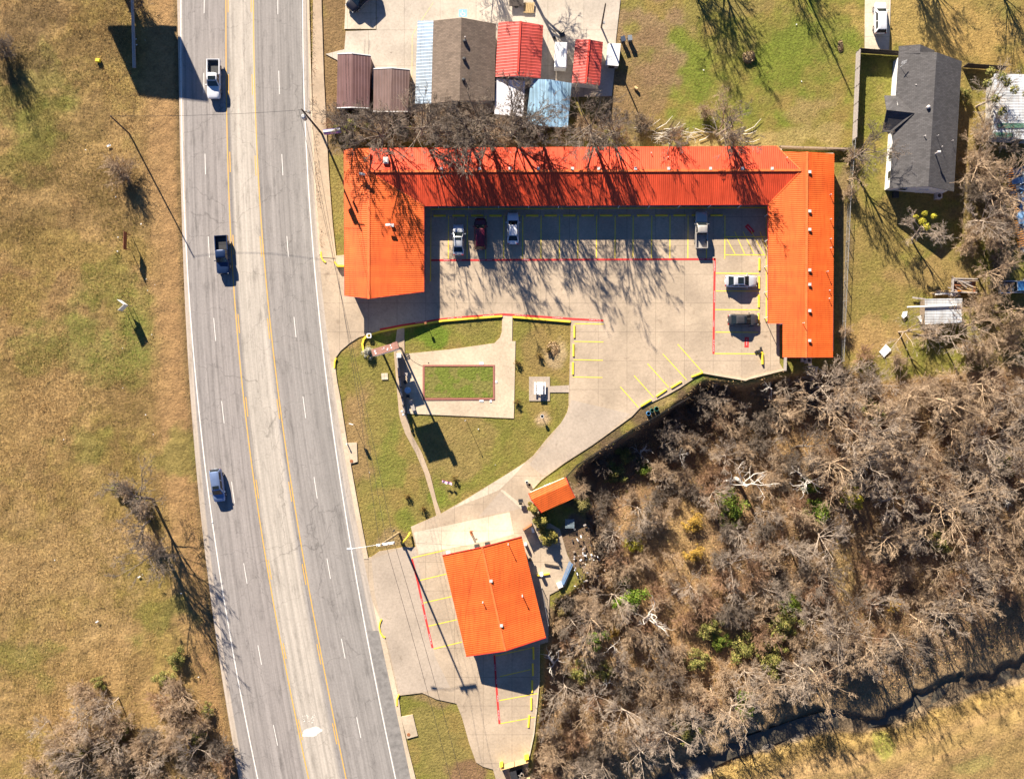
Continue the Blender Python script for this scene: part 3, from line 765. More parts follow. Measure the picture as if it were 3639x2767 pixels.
# ------------------------------------------------------------------ painted bays
def L2(P, w, mat, name='parking_line', z=LOT_Z + 0.012): return stripe(name, wp(P), w, mat, z)
mb = MB()
for x in (1594, 1661, 1727, 1791, 1858, 1923, 1988.5, 2054, 2120, 2186, 2250, 2316, 2381, 2445, 2511, 2576): stripe('', wp([(x, 766), (x - 1, 920)]), 0.14, None, LOT_Z + .012, mb)
for y, a, b_ in ((971, 2543, 2698), (1034, 2543, 2700), (1100, 2541, 2698), (1180, 2541, 2693), (1256, 2539, 2716)): stripe('', wp([(a, y), (b_, y + 1)]), 0.14, None, LOT_Z + .012, mb)
for y in (1150, 1213, 1278, 1339): stripe('', wp([(2041 - (y - 1150) * .03, y), (2146 - (y - 1150) * .03, y + 2)]), 0.12, None, LOT_Z + .012, mb)
for P in ([(2408, 1223), (2497, 1323)], [(2355, 1257), (2440, 1350)], [(2301, 1292), (2378, 1378)], [(2253, 1334), (2323, 1412)], [(2204, 1374), (2269, 1448)],
          [(2576, 906), (2718, 906)], [(2576, 842), (2718, 842)]): stripe('', wp(P), 0.13, None, LOT_Z + .012, mb)
for i in range(5): stripe('', wp([(2580 + i * 30, 845 - (i > 0) * 22), (2612 + i * 34 - (i == 4) * 30, 903 - (i == 4) * 26)]), 0.11, None, LOT_Z + .016, mb)
struct(mb.build('parking_lines', M['yellow_paint']))
mb = MB()
for P in ([(1464, 1981), (1580, 1954)], [(1487, 2062), (1586, 2038)], [(1504, 2141), (1605, 2118)], [(1523, 2223), (1624, 2200)], [(1541, 2304), (1642, 2279)],
          [(1759, 2329), (1896, 2299)], [(1777, 2402), (1886, 2377)], [(1775, 2487), (1910, 2462)], [(1778, 2569), (1901, 2546)]): stripe('', wp(P), 0.13, None, LOT_Z + .012, mb)
struct(mb.build('parking_lines', M['yellow_paint']))

def text_mesh(body, size):
    cu = bpy.data.curves.new('lettering', 'FONT'); cu.body = body; cu.size = size; cu.align_x = 'CENTER'; cu.align_y = 'CENTER'; cu.resolution_u = 2; cu.extrude = 0.002
    o = bpy.data.objects.new('lettering', cu); col.objects.link(o)
    bpy.context.view_layer.update()
    me = bpy.data.meshes.new_from_object(o.evaluated_get(bpy.context.evaluated_depsgraph_get()))
    bpy.data.objects.remove(o); bpy.data.curves.remove(cu)
    return me
TM = {s: text_mesh(s, 0.27) for s in ('FIRE LANE', 'NO PARKING')}
def letters(s, p, rz, parent, z=0.004):
    o = link('lettering', TM[s], M['white'], parent); o.location = (p[0], p[1], z + parent.get('zz', 0)); o.rotation_euler = (0, 0, rz); o.scale = (.6, .6, 1)
    return o
def fire_lane(P, spots):
    Q = wp(P)
    mb = stripe('', Q, 0.30, None, LOT_Z + .018, MB())
    o = struct(mb.build('fire_lane_stripe', M['red_paint']))
    for i, (x, y, ang) in enumerate(spots):
        p = W(x, y); letters(('NO PARKING', 'FIRE LANE')[i % 2], (p.x, p.y), ang, o, LOT_Z + .024)
fire_lane([(1532, 925), (1800, 924), (2542, 921)], [(x, 925 - (x - 1532) * .004, 0) for x in (1588, 1632, 1712, 1740, 1868, 1995, 2000 + 108, 2245, 2493, 2520)])
fire_lane([(2540, 918), (2537, 1090), (2535, 1257)], [(2539, 940, R(-90)), (2539, 956, R(-90)), (2538, 1045, R(-90)), (2538, 1066, R(-90)), (2536, 1150, R(-90)), (2536, 1215, R(-90)), (2535, 1238, R(-90))])
fire_lane([(1350, 1171), (1429, 1156), (1514, 1143), (1571, 1134), (1667, 1125), (1790, 1117), (1905, 1124), (2027, 1133), (2144, 1139)], [(1488, 1146, R(8)), (1510, 1143, R(8)), (1603, 1131, R(6)), (1632, 1128, R(5)), (1728, 1122, R(3)), (1748, 1120, R(3)), (1840, 1120, R(-3)), (1862, 1121, R(-3)), (1975, 1129, R(-4)), (1992, 1130, R(-4)), (2104, 1137, R(-3)), (2126, 1138, R(-3))])
fire_lane([(1464, 1985), (1485, 2067), (1498, 2127), (1513, 2197), (1537, 2300)], [(1499, 2136, R(-78)), (1511, 2190, R(-78)), (1528, 2262, R(-78)), (1531, 2278, R(-78))])
fire_lane([(1757, 2326), (1763, 2424), (1769, 2500), (1775, 2570)], [(1759, 2370, R(-86)), (1764, 2420, R(-86)), (1769, 2480, R(-86)), (1772, 2530, R(-86)), (1773, 2545, R(-86))])
for (x, y, a) in ((2664, 814, R(-48)), (2653, 1216, R(-92))):
    p = W(x, y); o = struct(MB().box((p.x, p.y, LOT_Z + .012), (1.6, 0.66, 0.006), a).build('red_stencil', M['red_paint']))
    letters('NO PARKING', (p.x, p.y), a, o, LOT_Z + .018)
# the painted wheelchair bay in the yard
p = W(1645, 48, 0)
o = struct(MB().box((p.x, p.y, 0.057), (1.25, 1.15, 0.006)).build('blue_bay_marking', plain('pale_blue_paint', (0.20, 0.38, 0.52), 0.8)))
mb = MB()
c0 = Vector((p.x, p.y, 0.064))
ring = [c0 + Vector((0.3 * math.cos(t) - .02, 0.3 * math.sin(t) - .12, 0)) for t in np.linspace(R(150), R(380), 12)]
stripe('', [(q.x, q.y) for q in ring], 0.08, None, 0.064, mb)
stripe('', [(c0.x - .1, c0.y + .42), (c0.x - .06, c0.y + .02), (c0.x + .22, c0.y + .02), (c0.x + .34, c0.y - .3)], 0.08, None, 0.068, mb)
link('wheelchair_symbol', mb.build('wheelchair_symbol', M['white']).data, M['white'], o); bpy.data.objects.remove([q for q in col.objects if q.name == 'wheelchair_symbol'][0])
for P in ([(1480, 100), (1465, 130), (1463, 400)], [(1480, 100), (1520, 40), (1540, 10)]): stripe('yellow_yard_line', wp(P), .1, worn('faded_yellow', (.66, .5, .2), (.52, .45, .36), .5), 0.058)

# wheel stops
ws = MB(); ws.prism([(-.95, -.14), (.95, -.14), (.95, .14), (-.95, .14)], 0, .08); ws.add([(-.95, -.14, .08), (.95, -.14, .08), (.95, .14, .08), (-.95, .14, .08), (-.93, -.10, .14), (.93, -.10, .14), (.93, .10, .14), (-.93, .10, .14)], [(4, 5, 6, 7), (0, 1, 5, 4), (1, 2, 6, 5), (2, 3, 7, 6), (3, 0, 4, 7)])
wsp = ws.build('wheel_stop', M['kerb_yellow']); first = True
def wheel_stop(x0, y0, x1, y1, label):
    global first
    a = W(x0, y0); b_ = W(x1, y1)
    o = wsp if first else wsp.copy()
    if not first: col.objects.link(o)
    first = False
    o.location = ((a.x + b_.x) / 2, (a.y + b_.y) / 2, LOT_Z + .005); o.rotation_euler = (0, 0, math.atan2(b_.y - a.y, b_.x - a.x))
    tag(o, label, 'wheel stop', 'yellow concrete wheel stops in the parking bays')
row = [1563, 1630, 1696, 1761, 1826, 1891, 1957, 2023, 2088, 2154, 2219, 2285, 2350, 2415, 2480, 2546]
for i, x in enumerate(row): wheel_stop(x - 21, 767 - i * .1, x + 21, 767 - i * .1, f'yellow wheel stop beside the long roof, {ORD[i]} from the left in its shaded row')
for i, (a, b_) in enumerate(((917, 963), (981, 1028), (1047, 1094), (1113, 1158))): wheel_stop(2698 - i, a, 2698 - i, b_, f'yellow wheel stop along the right wing of the motel, {ORD[i]} from the top')
for i, (x, a, b_) in enumerate(((2041, 1156, 1201), (2038, 1222, 1267), (2036, 1286, 1332))): wheel_stop(x, a, x, b_, f'yellow wheel stop along the garden lawn edge, {ORD[i]} from the top')
for i, q in enumerate(((2456, 1339, 2497, 1323), (2384, 1378, 2422, 1355), (2331, 1409, 2369, 1383), (2277, 1443, 2314, 1420))): wheel_stop(*q, f'yellow wheel stop in the slanted bays by the wood, {ORD[i]} from the right')
for i, q in enumerate(((1895, 2298, 1896, 2340), (1893, 2356, 1894, 2399), (1891, 2416, 1891, 2458), (1888, 2476, 1888, 2521), (1881, 2538, 1878, 2583))): wheel_stop(*q, f'yellow wheel stop below the separate orange roofed building, {ORD[i]} from the top')
# ------------------------------------------------------------------ buildings
def wall_item(par, org, a, b_, t, w, z0, z1, nrm, mat, name, frame=None):
    """a door or window standing 3 cm proud of the wall from a to b_"""
    a = Vector((*a, 0)); b_ = Vector((*b_, 0)); d = (b_ - a).normalized()
    p = a.lerp(b_, t) + Vector((*nrm, 0)) * 0.02
    ang = math.atan2(d.y, d.x)
    o = MB().box((p.x, p.y, (z0 + z1) / 2), (w, 0.06, z1 - z0), ang).build(name, mat, par, org)
    q = p + Vector((*nrm, 0)) * 0.03
    if frame:
        mb = MB()
        for s in (-1, 1):
            c_ = q + d * s * w / 2
            mb.box((c_.x, c_.y, (z0 + z1) / 2), (0.07, 0.05, z1 - z0 + .07), ang)
        mb.box((q.x, q.y, z1 + .035), (w + .2, .055, .07), ang)
        mb.build('frame', frame, o, Vector((0, 0, 0)), recalc=False).location = -Vector(org)
    if name == 'door':
        h = q + d * w * .36
        hb = MB().box((h.x, h.y, z0 + 1.0), (0.12, .06, .05), ang).build('handle', M['grey_metal'], o); hb.location = -Vector(org)
    return o

def gable(name, label, cat, P, z, zb, mats, wallmat, inset=0.35, cap=None, items=(), th=0.10, group=None, trim=None):
    """P: leftN ridgeN rightN rightS ridgeS leftS as photograph pixels; z = (left eave, ridge, right eave)"""
    zz = (z[0], z[1], z[2], z[2], z[1], z[0])
    Q = [W(p[0], p[1], h) for p, h in zip(P, zz)]
    cen = sum(Q, Vector()) / 6; org = Vector((cen.x, cen.y, zb))
    e = empty(name, org, label, cat, group)
    MB().slab([Q[0], Q[1], Q[4], Q[5]], th).build('roof', mats[0], e, org)
    MB().slab([Q[1] , Q[2], Q[3], Q[4]], th).build('roof', mats[1] if len(mats) > 1 else mats[0], e, org)
    if cap: MB().bar(Q[1] + Vector((0, 0, .03)), Q[4] + Vector((0, 0, .03)), 0.30, 0.06).build('ridge_cap', cap, e, org)
    if trim:
        for a, b_, c_ in ((0, 1, 2), (3, 4, 5)):
            MB().bar(Q[a] + Vector((0, 0, -.02)), Q[b_] + Vector((0, 0, -.02)), 0.12, 0.16).bar(Q[b_] + Vector((0, 0, -.02)), Q[c_] + Vector((0, 0, -.02)), 0.12, 0.16).build('trim', trim, e, org)
    u = (Q[4] - Q[1]); u.z = 0; u.normalize()
    def ins(p, other_eave, ridge):
        v = Vector((other_eave.x - p.x, other_eave.y - p.y, 0)); L = v.length; v /= L
        dr = Vector((ridge.x - p.x, ridge.y - p.y, 0)).length
        return Vector((p.x, p.y, p.z + (ridge.z - p.z) * inset / max(dr, .1) - th - .03)) + v * inset
    A = [ins(Q[0], Q[2], Q[1]), Q[1] - Vector((0, 0, th + .03)), ins(Q[2], Q[0], Q[1]), ins(Q[3], Q[5], Q[4]), Q[4] - Vector((0, 0, th + .03)), ins(Q[5], Q[3], Q[4])]
    A = [A[0] + u * inset, A[1] + u * inset, A[2] + u * inset, A[3] - u * inset, A[4] - u * inset, A[5] - u * inset]
    B = [Vector((p.x, p.y, zb - 0.3)) for p in A]
    mb = MB()
    mb.add(A[:3] + B[:1] + B[2:3], [(0, 1, 2, 4, 3)]).add(A[3:] + B[3:4] + B[5:6], [(0, 1, 2, 4, 3)])
    mb.add([A[0], A[5], B[5], B[0]], [(0, 1, 2, 3)]).add([A[2], A[3], B[3], B[2]], [(3, 2, 1, 0)])
    mb.build('wall', wallmat, e, org, recalc=True)
    sides = {'L': (A[0], A[5], A[2]), 'R': (A[2], A[3], A[0]), 'N': (A[0], A[2], A[5]), 'S': (A[5], A[3], A[0])}
    for sd, t, kind in items:
        a, b_, inn_ = sides[sd]
        nrm = Vector((a.x - inn_.x, a.y - inn_.y, 0))
        d = Vector((b_.x - a.x, b_.y - a.y, 0)).normalized(); nrm = (nrm - d * nrm.dot(d)).normalized()
        if kind == 'door': wall_item(e, org, a[:2], b_[:2], t, .95, zb + .02, zb + 2.05, nrm[:2], M['white'], 'door', M['white_wall'])
        elif kind == 'garage': wall_item(e, org, a[:2], b_[:2], t, 2.4, zb + .02, zb + 2.1, nrm[:2], M['white_wall'], 'roller_door', M['grey_metal'])
        else: wall_item(e, org, a[:2], b_[:2], t, 1.2, zb + .95, zb + 2.0, nrm[:2], M['glass'], 'window', M['white_wall'])
    return e, org, Q

def roof_vents(e, org, spots, kind='pipe'):
    for (px, py, z, h, r) in spots:
        p = W(px, py, z)
        mb = MB()
        if kind == 'box':
            mb.box((p.x, p.y, z + h / 2), (r * 2, r * 2, h)); mb.box((p.x, p.y, z + h + .03), (r * 2 + .08, r * 2 + .08, .06))
        else:
            mb.tube([(p.x, p.y, z - .15), (p.x, p.y, z + h)], r * .75, 8); mb.tube([(p.x, p.y, z + h), (p.x, p.y, z + h + .12)], r * 1.25, 8)
        mb.build('roof_vent', M['vent'], e, org)

# --- the motel
ORG = W(2000, 640)
mot = empty('motel', ORG, 'long U shaped motel with orange red metal roof around the car park', 'motel')
zI, zR, zN, zW = 2.55, 3.6, 2.9, 3.1
def ez(x): return 3.75 - (2868 - x) * .00876
def w3(*pts): return [W(*p) for p in pts]
MB().slab(w3((1222, 527, zW), (1310, 527, zR), (1310, 1061, zR), (1224, 1050, zW)), .14).slab(w3((1310, 609, zR), (1310, 1061, zR), (1507, 1036, zI), (1507, 731, zI)), .14).build('roof', M['roof_y'], mot, ORG)
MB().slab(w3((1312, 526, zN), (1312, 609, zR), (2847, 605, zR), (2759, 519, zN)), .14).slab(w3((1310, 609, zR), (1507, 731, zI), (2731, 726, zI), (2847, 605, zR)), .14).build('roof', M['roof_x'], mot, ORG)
mb = MB()
mb.slab(w3((2868, 540, 3.75), (2783, 540, ez(2783)), (2847, 605, ez(2847)), (2866, 700, ez(2866))), .14)
mb.slab(w3((2847, 605, ez(2847)), (2731, 726, ez(2731)), (2730, 1149, ez(2730)), (2865, 1149, 3.74), (2866, 700, 3.74)), .14)
mb.slab(w3((2782, 1149, ez(2782)), (2782, 1269, ez(2782)), (2864, 1269, 3.74), (2865, 1149, 3.74)), .14)
mb.slab(w3((2868, 540, 3.75), (2864, 1269, 3.75), (2960, 1269, 2.92), (2965, 546, 2.92)), .14)
mb.build('roof', M['roof_y'], mot, ORG)
U = Vector((0, 0, .04))
for a, b_ in (((1310, 527, zR), (1310, 1062, zR)), ((1311, 609, zR), (2847, 605, zR)), ((2868, 540, 3.75), (2864, 1270, 3.75))):
    MB().bar(W(*a) + U, W(*b_) + U, .34, .07).build('ridge_cap', M['cap'], mot, ORG)
for a, b_ in (((1310, 609, zR), (1507, 731, zI)), ((2847, 605, zR), (2731, 726, zI)), ((2847, 605, zR), (2759, 519, zN))):
    MB().bar(W(*a) + U * .5, W(*b_) + U * .5, .16, .04).build('valley_flashing', M['cap'], mot, ORG)
mb = MB()
for a, b_ in (((1224, 1050, zW), (1310, 1061, zR)), ((1310, 1061, zR), (1507, 1036, zI)), ((1507, 1036, zI), (1507, 733, zI)), ((1507, 732, zI), (2730, 727, zI)), ((2730, 727, zI), (2730, 1149, zI)), ((2782, 1269, 3.0), (2864, 1269, 3.74)), ((2864, 1269, 3.74), (2960, 1269, 2.92)), ((1222, 527, zW), (1224, 1050, zW)), ((2730, 1149, zI), (2782, 1149, 3.0))):
    mb.bar(W(*a) - Vector((0, 0, .09)), W(*b_) - Vector((0, 0, .09)), .05, .2)
mb.build('fascia', M['trim'], mot, ORG)
mb = MB()
mb.prism(wp([(1320, 545), (2760, 545), (2760, 695), (1320, 695)]), 0, 2.55)
mb.prism(wp([(1240, 545), (1319, 545), (1319, 696), (1478, 696), (1478, 1000), (1240, 1000)]), 0, 2.65)
mb.prism(wp([(2761, 560), (2940, 560), (2940, 1250), (2795, 1250), (2795, 1140), (2761, 1140)]), 0, 2.6)
for y, a, m_, b_, zt in ((1000, 1240, 1322, 1478, 3.35), ):
    mb.add([W(a, y, 0) + Vector((0, 0, 2.64)), W(m_, y, 0) + Vector((0, 0, zt)), W(b_, y, 0) + Vector((0, 0, 2.5))], [(0, 2, 1)])
mb.add([W(2795, 1250, 0) + Vector((0, 0, 2.6)), W(2850, 1250, 0) + Vector((0, 0, 3.5)), W(2940, 1250, 0) + Vector((0, 0, 2.7))], [(0, 2, 1)])
mb.build('wall', M['stucco'], mot, ORG)
door_m = plain('red_door', (0.35, 0.05, 0.03), 0.5)
def rooms(p0, p1, n, nrm):
    a = W(*p0); b_ = W(*p1)
    for i in range(n):
        t = (i + .5) / n; dt = 0.9 / (b_ - a).length
        wall_item(mot, ORG, a[:2], b_[:2], t - dt, .92, .16, 2.16, nrm, door_m, 'door', M['white_wall'])
        wall_item(mot, ORG, a[:2], b_[:2], t + dt, 1.4, .9, 2.0, nrm, M['glass'], 'window', M['white_wall'])
rooms((1560, 695), (2720, 695), 12, (0, -1)); rooms((1478, 760), (1478, 980), 2, (1, 0)); rooms((2761, 760), (2761, 1120), 4, (-1, 0)); rooms((2940, 600), (2940, 1200), 4, (1, 0))
wall_item(mot, ORG, W(1240, 1000)[:2], W(1478, 1000)[:2], .3, 2.0, .05, 2.1, (0, -1), M['glass'], 'window', M['white_wall'])
wall_item(mot, ORG, W(1240, 1000)[:2], W(1478, 1000)[:2], .65, 1.1, .05, 2.1, (0, -1), M['glass'], 'door', M['white_wall'])
for x in list(range(1560, 2720, 106)): p = W(x, 740); MB().tube([(p.x, p.y, .1), (p.x, p.y, 2.42)], .055, 8).build('post', M['white'], mot, ORG)
for y in range(770, 1145, 90): p = W(2716, y); MB().tube([(p.x, p.y, .1), (p.x, p.y, 2.42)], .055, 8).build('post', M['white'], mot, ORG)
for (x, y) in ((1258, 1046), (1490, 1026), (1330, 1052)): p = W(x, y); MB().box((p.x, p.y, 1.25), (.18, .18, 2.5)).build('post', M['stucco'], mot, ORG)
p = W(2768, 1152); MB().bar((p.x, p.y, .05), (p.x + .5, p.y - .1, 2.6), .12, .12).build('brace', M['white'], mot, ORG)
roof_vents(mot, ORG, [(x, 600, 3.5, .18, .17) for x in (1570, 1705, 1812, 1913, 2034, 2127, 2258, 2376, 2524, 2638, 2743)] + [(2876, y, 3.66, .2, .17) for y in (612, 751, 816, 960, 1011, 1104, 1210)] + [(1395, 802, 3.1, .3, .2)], 'box')
roof_vents(mot, ORG, [(x, 545, 3.05, .35, .06) for x in (1736, 1815, 2116, 2313, 2422)] + [(2373, 560, 3.1, .3, .06)] + [(2949, y, 3.0, .5, .06) for y in (693, 780, 850, 882)] + [(2936, 966, 3.1, .75, .06), (2946, 1032, 3.0, .3, .06), (2944, 1061, 3.0, .45, .06), (2852, 1148, 3.6, .7, .06), (2793, 563, 3.2, .5, .06)])
p = W(1372, 572, 3.3); MB().box((p.x, p.y, 3.5), (.75, .95, .55)).box((p.x, p.y, 3.8), (.5, .7, .08)).build('roof_cooler', M['vent'], mot, ORG)
p = W(1290, 622, 3.6); MB().tube([(p.x, p.y, 3.3), (p.x, p.y, 4.6)], .09, 8).tube([(p.x - .35, p.y, 4.5), (p.x + .5, p.y - .2, 4.7)], .2, 8).build('roof_turbine', M['grey_metal'], mot, ORG)
p = W(1390, 802, 3.2); MB().tube([(p.x, p.y, 3.1), (p.x, p.y, 4.2)], .07, 6).bar((p.x - .7, p.y - .05, 4.1), (p.x, p.y, 4.1), .3, .2).build('dish_antenna', M['white'], mot, ORG)

# --- the separate building to the south
RZ = math.atan2(-(2311 - 1943), 1796 - 1713)          # direction of its ridge
M['roof_r'] = ribbed('orange_roof_turned', ORANGE, RZ)
rest, RO, RQ = gable('restaurant', 'separate square building with an orange red gabled metal roof below the garden', 'building', [(1572, 1973), (1713, 1943), (1854, 1906), (1940, 2264), (1796, 2311), (1657, 2331)], (2.6, 4.2, 2.7), 0.05, (M['roof_r'],), M['stucco'], .5, M['cap'],
      [('L', .2, 'window'), ('L', .4, 'window'), ('L', .55, 'door'), ('L', .75, 'window'), ('N', .35, 'door'), ('N', .7, 'window'), ('R', .3, 'door'), ('R', .7, 'window'), ('S', .3, 'window'), ('S', .7, 'window')], trim=M['trim'])
roof_vents(rest, RO, [(1745, 2062, 3.95, .3, .18), (1782, 2220, 3.95, .3, .18)], 'box')
roof_vents(rest, RO, [(1716, 2137, 3.8, .5, .09), (1856, 2113, 3.2, .9, .09), (1806, 1929, 3.0, 1.4, .07)])
mb = MB(); q = W(1807, 2285, 3.9)
for k in range(14):
    x, y = 1812 + rnd.uniform(-12, 10), 2280 + rnd.uniform(-14, 10)
    q = W(x, y, 3.98 - (x - 1796) * .0105); mb.box((q.x, q.y, q.z + .02), (rnd.uniform(.1, .3), rnd.uniform(.1, .25), .03), rnd.uniform(0, 3))
mb.build('roof_patch', M['white'], rest, RO)
# --- the little red and orange roofed shed
M['roof_s'] = ribbed('orange_shed_roof', (0.82, 0.14, 0.02), math.atan2(135, 265) - R(0) + R(90), .3)
gable('shed', 'small shed with an orange and red metal roof at the edge of the wood', 'shed', [(1878, 1752), (1888, 1775), (1925, 1821), (2044, 1767), (2020, 1720), (2010, 1696)], (2.55, 2.8, 2.35), 0.0, (M['roof_s'],), M['stucco'], .2, None, [('L', .5, 'door')], trim=M['trim'])

# --- the cluster of buildings at the top
gable('metal_garage', 'brown metal garage nearest to the road with a white edged roof', 'garage', [(1200, 192), (1252, 190), (1318, 198), (1312, 385), (1249, 382), (1196, 384)], (2.5, 3.2, 2.5), 0, (M['brown_metal'],), M['brown_metal'], .1, None, [('N', .5, 'garage')], trim=M['white_metal'])
gable('metal_garage', 'shorter brown metal garage between the roadside one and the shingled house', 'garage', [(1328, 245), (1393, 242), (1457, 248), (1448, 397), (1386, 397), (1326, 396)], (2.4, 3.0, 2.4), 0, (M['brown_metal_b'],), M['brown_metal_b'], .1, None, [('N', .5, 'garage')], trim=M['white_metal'])
hs, HO, HQ = gable('shingled_house', 'brown shingle roofed house with a pale metal lean-to on its left', 'house', [(1540, 74), (1640, 63), (1763, 85), (1757, 358), (1633, 358), (1532, 368)], (2.9, 4.6, 2.6), 0, (M['shingle_brown'],), M['white_wall'], .4, None, [('N', .25, 'door'), ('N', .7, 'window'), ('R', .3, 'window'), ('R', .7, 'window'), ('S', .5, 'window')], th=.16)
MB().slab(w3((1484, 74, 2.3), (1541, 74, 2.75), (1533, 368, 2.75), (1475, 369, 2.3)), .08).build('lean_to_roof', M['pale_metal'], hs, HO)
for y in (90, 180, 270, 355): p = W(1488 + 5, y, 0) + Vector((.9, -.3, 0)); MB().tube([(p.x, p.y, 0), (p.x, p.y, 2.3)], .06, 6).build('post', M['white'], hs, HO)
roof_vents(hs, HO, [(1653, 135, 4.4, .35, .07)])
for (x, y) in ((1652, 148), (1650, 212), (1648, 286)):
    p = W(x, y, 4.4); MB().tube([(p.x, p.y, 4.2), (p.x, p.y, 4.65), (p.x, p.y, 4.8)], [.2, .3, .12], 10).build('turbine_vent', M['dark'], hs, HO)
gable('red_shed', 'larger red metal roofed building beside the brown shingled house', 'shed', [(1771, 79), (1850, 76), (1931, 90), (1921, 278), (1839, 271), (1760, 273)], (2.5, 3.4, 2.5), 0, (M['red_metal'],), M['white_wall'], .2, M['trim'], [('N', .4, 'garage'), ('R', .5, 'window'), ('R', .8, 'door')])
gable('red_shed', 'smaller red metal roofed shed near the bins at the yard edge', 'shed', [(2045, 140), (2095, 141), (2143, 150), (2132, 303), (2081, 297), (2032, 294)], (2.3, 3.0, 2.3), 0, (M['red_metal'],), M['white_wall'], .15, M['trim'], [('N', .5, 'door'), ('R', .5, 'window')])
gable('blue_shed', 'weathered blue metal roofed shed half under bare branches', 'shed', [(1887, 281), (1953, 283), (2031, 296), (2018, 453), (1940, 449), (1869, 437)], (2.3, 2.8, 2.3), 0, (M['blue_metal'],), M['grey_wall'], .15, None, [('R', .5, 'door'), ('R', .2, 'window')])
def flat_roof(name, label, cat, P, z, zb, mat, wall, lean=0.0):
    Q = [W(p[0], p[1], z + lean * i) for i, p in zip((0, 0, 1, 1), P)]
    cen = sum(Q, Vector()) / 4; org = Vector((cen.x, cen.y, zb)); e = empty(name, org, label, cat)
    MB().slab(Q, .1).build('roof', mat, e, org)
    ins_ = [(q.x + (cen.x - q.x) * .05, q.y + (cen.y - q.y) * .05) for q in Q]
    MB().prism(ins_, zb - .2, z + min(0, lean) - .12).build('wall', wall, e, org)
    a, b_ = ins_[3], ins_[2]
    wall_item(e, org, a, b_, .5, .9, zb + .02, min(2.0, z - .2), (0, -1), M['wood_dark'], 'door')
    return e, org
flat_roof('flat_shed', 'low white flat roofed shed just below the larger red roof', 'shed', [(1764, 279), (1866, 288), (1859, 417), (1757, 405)], 2.3, 0, M['white_roof'], M['grey_wall'], -.1)
flat_roof('lean_to', 'white corrugated lean-to at the yard edge crossed by a pole shadow', 'lean-to', [(2161, 155), (2206, 155), (2198, 235), (2152, 231)], 1.5, 0, M['white_metal'], M['grey_wall'], -.2)

# --- the grey house to the east
gh, GO, GQ = gable('grey_house', 'long house with dark grey shingle roof beside the fenced yard', 'house', [(3195, 186), (3329, 186), (3418, 218), (3390, 681), (3299, 662), (3162, 669)], (2.7, 5.2, 3.4), 0, (M['shingle_grey'],), M['white_wall'], .35, None, [('L', .75, 'window'), ('L', .9, 'window'), ('L', .3, 'window'), ('S', .25, 'window'), ('S', .6, 'door'), ('R', .3, 'window'), ('R', .7, 'window'), ('N', .7, 'window')], th=.16)
MB().slab(w3((3195, 164, 2.7), (3271, 158, 4.15), (3269, 190, 4.15), (3195, 190, 2.7)), .16).slab(w3((3271, 158, 4.15), (3321, 180, 3.3), (3321, 190, 3.3), (3269, 190, 4.15)), .16).build('gable_roof', M['shingle_grey'], gh, GO)
MB().slab(w3((3143, 340, 2.5), (3186, 340, 2.95), (3250, 402, 4.1), (3151, 391, 4.1)), .14).slab(w3((3151, 391, 4.1), (3250, 402, 4.1), (3169, 469, 2.95), (3136, 469, 2.5)), .14).build('gable_roof', M['shingle_grey'], gh, GO)
wl = w3((3155, 350, 0), (3200, 350, 0), (3200, 462, 0), (3150, 462, 0)); mb = MB().prism([(q.x, q.y) for q in wl], 0, 2.4)
a, b_, m_ = wl[0] + Vector((0, 0, 2.4)), wl[3] + Vector((0, 0, 2.4)), wl[0].lerp(wl[3], .45) + Vector((0, 0, 3.8)); mb.add([a, b_, m_], [(0, 1, 2)])
mb.build('wall', M['white_wall'], gh, GO); wall_item(gh, GO, wl[0][:2], wl[3][:2], .5, 1.5, .9, 2.1, (-1, 0), M['glass'], 'window', M['white'])
roof_vents(gh, GO, [(3252, 304, 3.75, .25, .07), (3285, 484, 4.85, .25, .07), (3324, 487, 4.4, .9, .05), (3340, 525, 4.2, .7, .05), (3379, 503, 3.6, .6, .04)])
p = W(3297, 382, 4.9); MB().tube([(p.x, p.y, 4.6), (p.x, p.y, 5.25), (p.x, p.y, 5.35)], [.2, .26, .1], 10).build('turbine_vent', M['vent'], gh, GO)
p = W(3320, 549, 4.5); MB().tube([(p.x, p.y, 4.3), (p.x, p.y, 5.9)], .11, 8).tube([(p.x - .2, p.y, 5.85), (p.x + .25, p.y, 5.95)], .17, 8).build('flue', M['vent'], gh, GO)
p = W(3200, 238, 2.9); mb = MB().tube([(p.x, p.y, 2.7), (p.x, p.y, 4.3)], .03, 5)
for k in range(4): mb.bar((p.x - .4, p.y + .1 * k, 4.0 + .08 * k), (p.x + .4, p.y + .25 + .1 * k, 4.0 + .08 * k), .025, .025)
mb.build('aerial', M['white'], gh, GO)

# --- patched tin roof and the ruin at the right edge
tp, TO = flat_roof('patched_barn', 'big patchwork tin roof at the right edge half hidden by a green mottled tree', 'barn', [(3533, 262), (3760, 268), (3755, 500), (3531, 490)], 2.6, 0, M['galv'], M['grey_wall'], .25)
mb = MB()
for x0, y0, x1, y1 in ((3532, 470, 3600, 489), (3545, 437, 3639, 455)):
    mb.slab(w3((x0, y0, 2.88), (x1, y0 + 2, 2.88), (x1, y1, 2.9), (x0, y1, 2.9)), .03)
mb.build('green_panel', plain('green_tin', (0.07, 0.15, 0.10), .6), tp, TO)
rz_ = -0.5
sh, SO = flat_roof('plank_shed', 'low shed with a pale ribbed tin roof and a white pipe lying across it', 'shed', [(3287, 1062), (3420, 1060), (3418, 1146), (3288, 1152)], 2.0, hz(3350, 1100), M['galv'], M['wood'], -.1)
a = W(3224, 1091, 2.15); b_ = W(3414, 1085, 2.15)
tag(MB().tube([a, b_], .11, 8).build('white_pipe', M['white'], None, a), 'long white pipe lying across the plank shed tin roof', 'pipe')
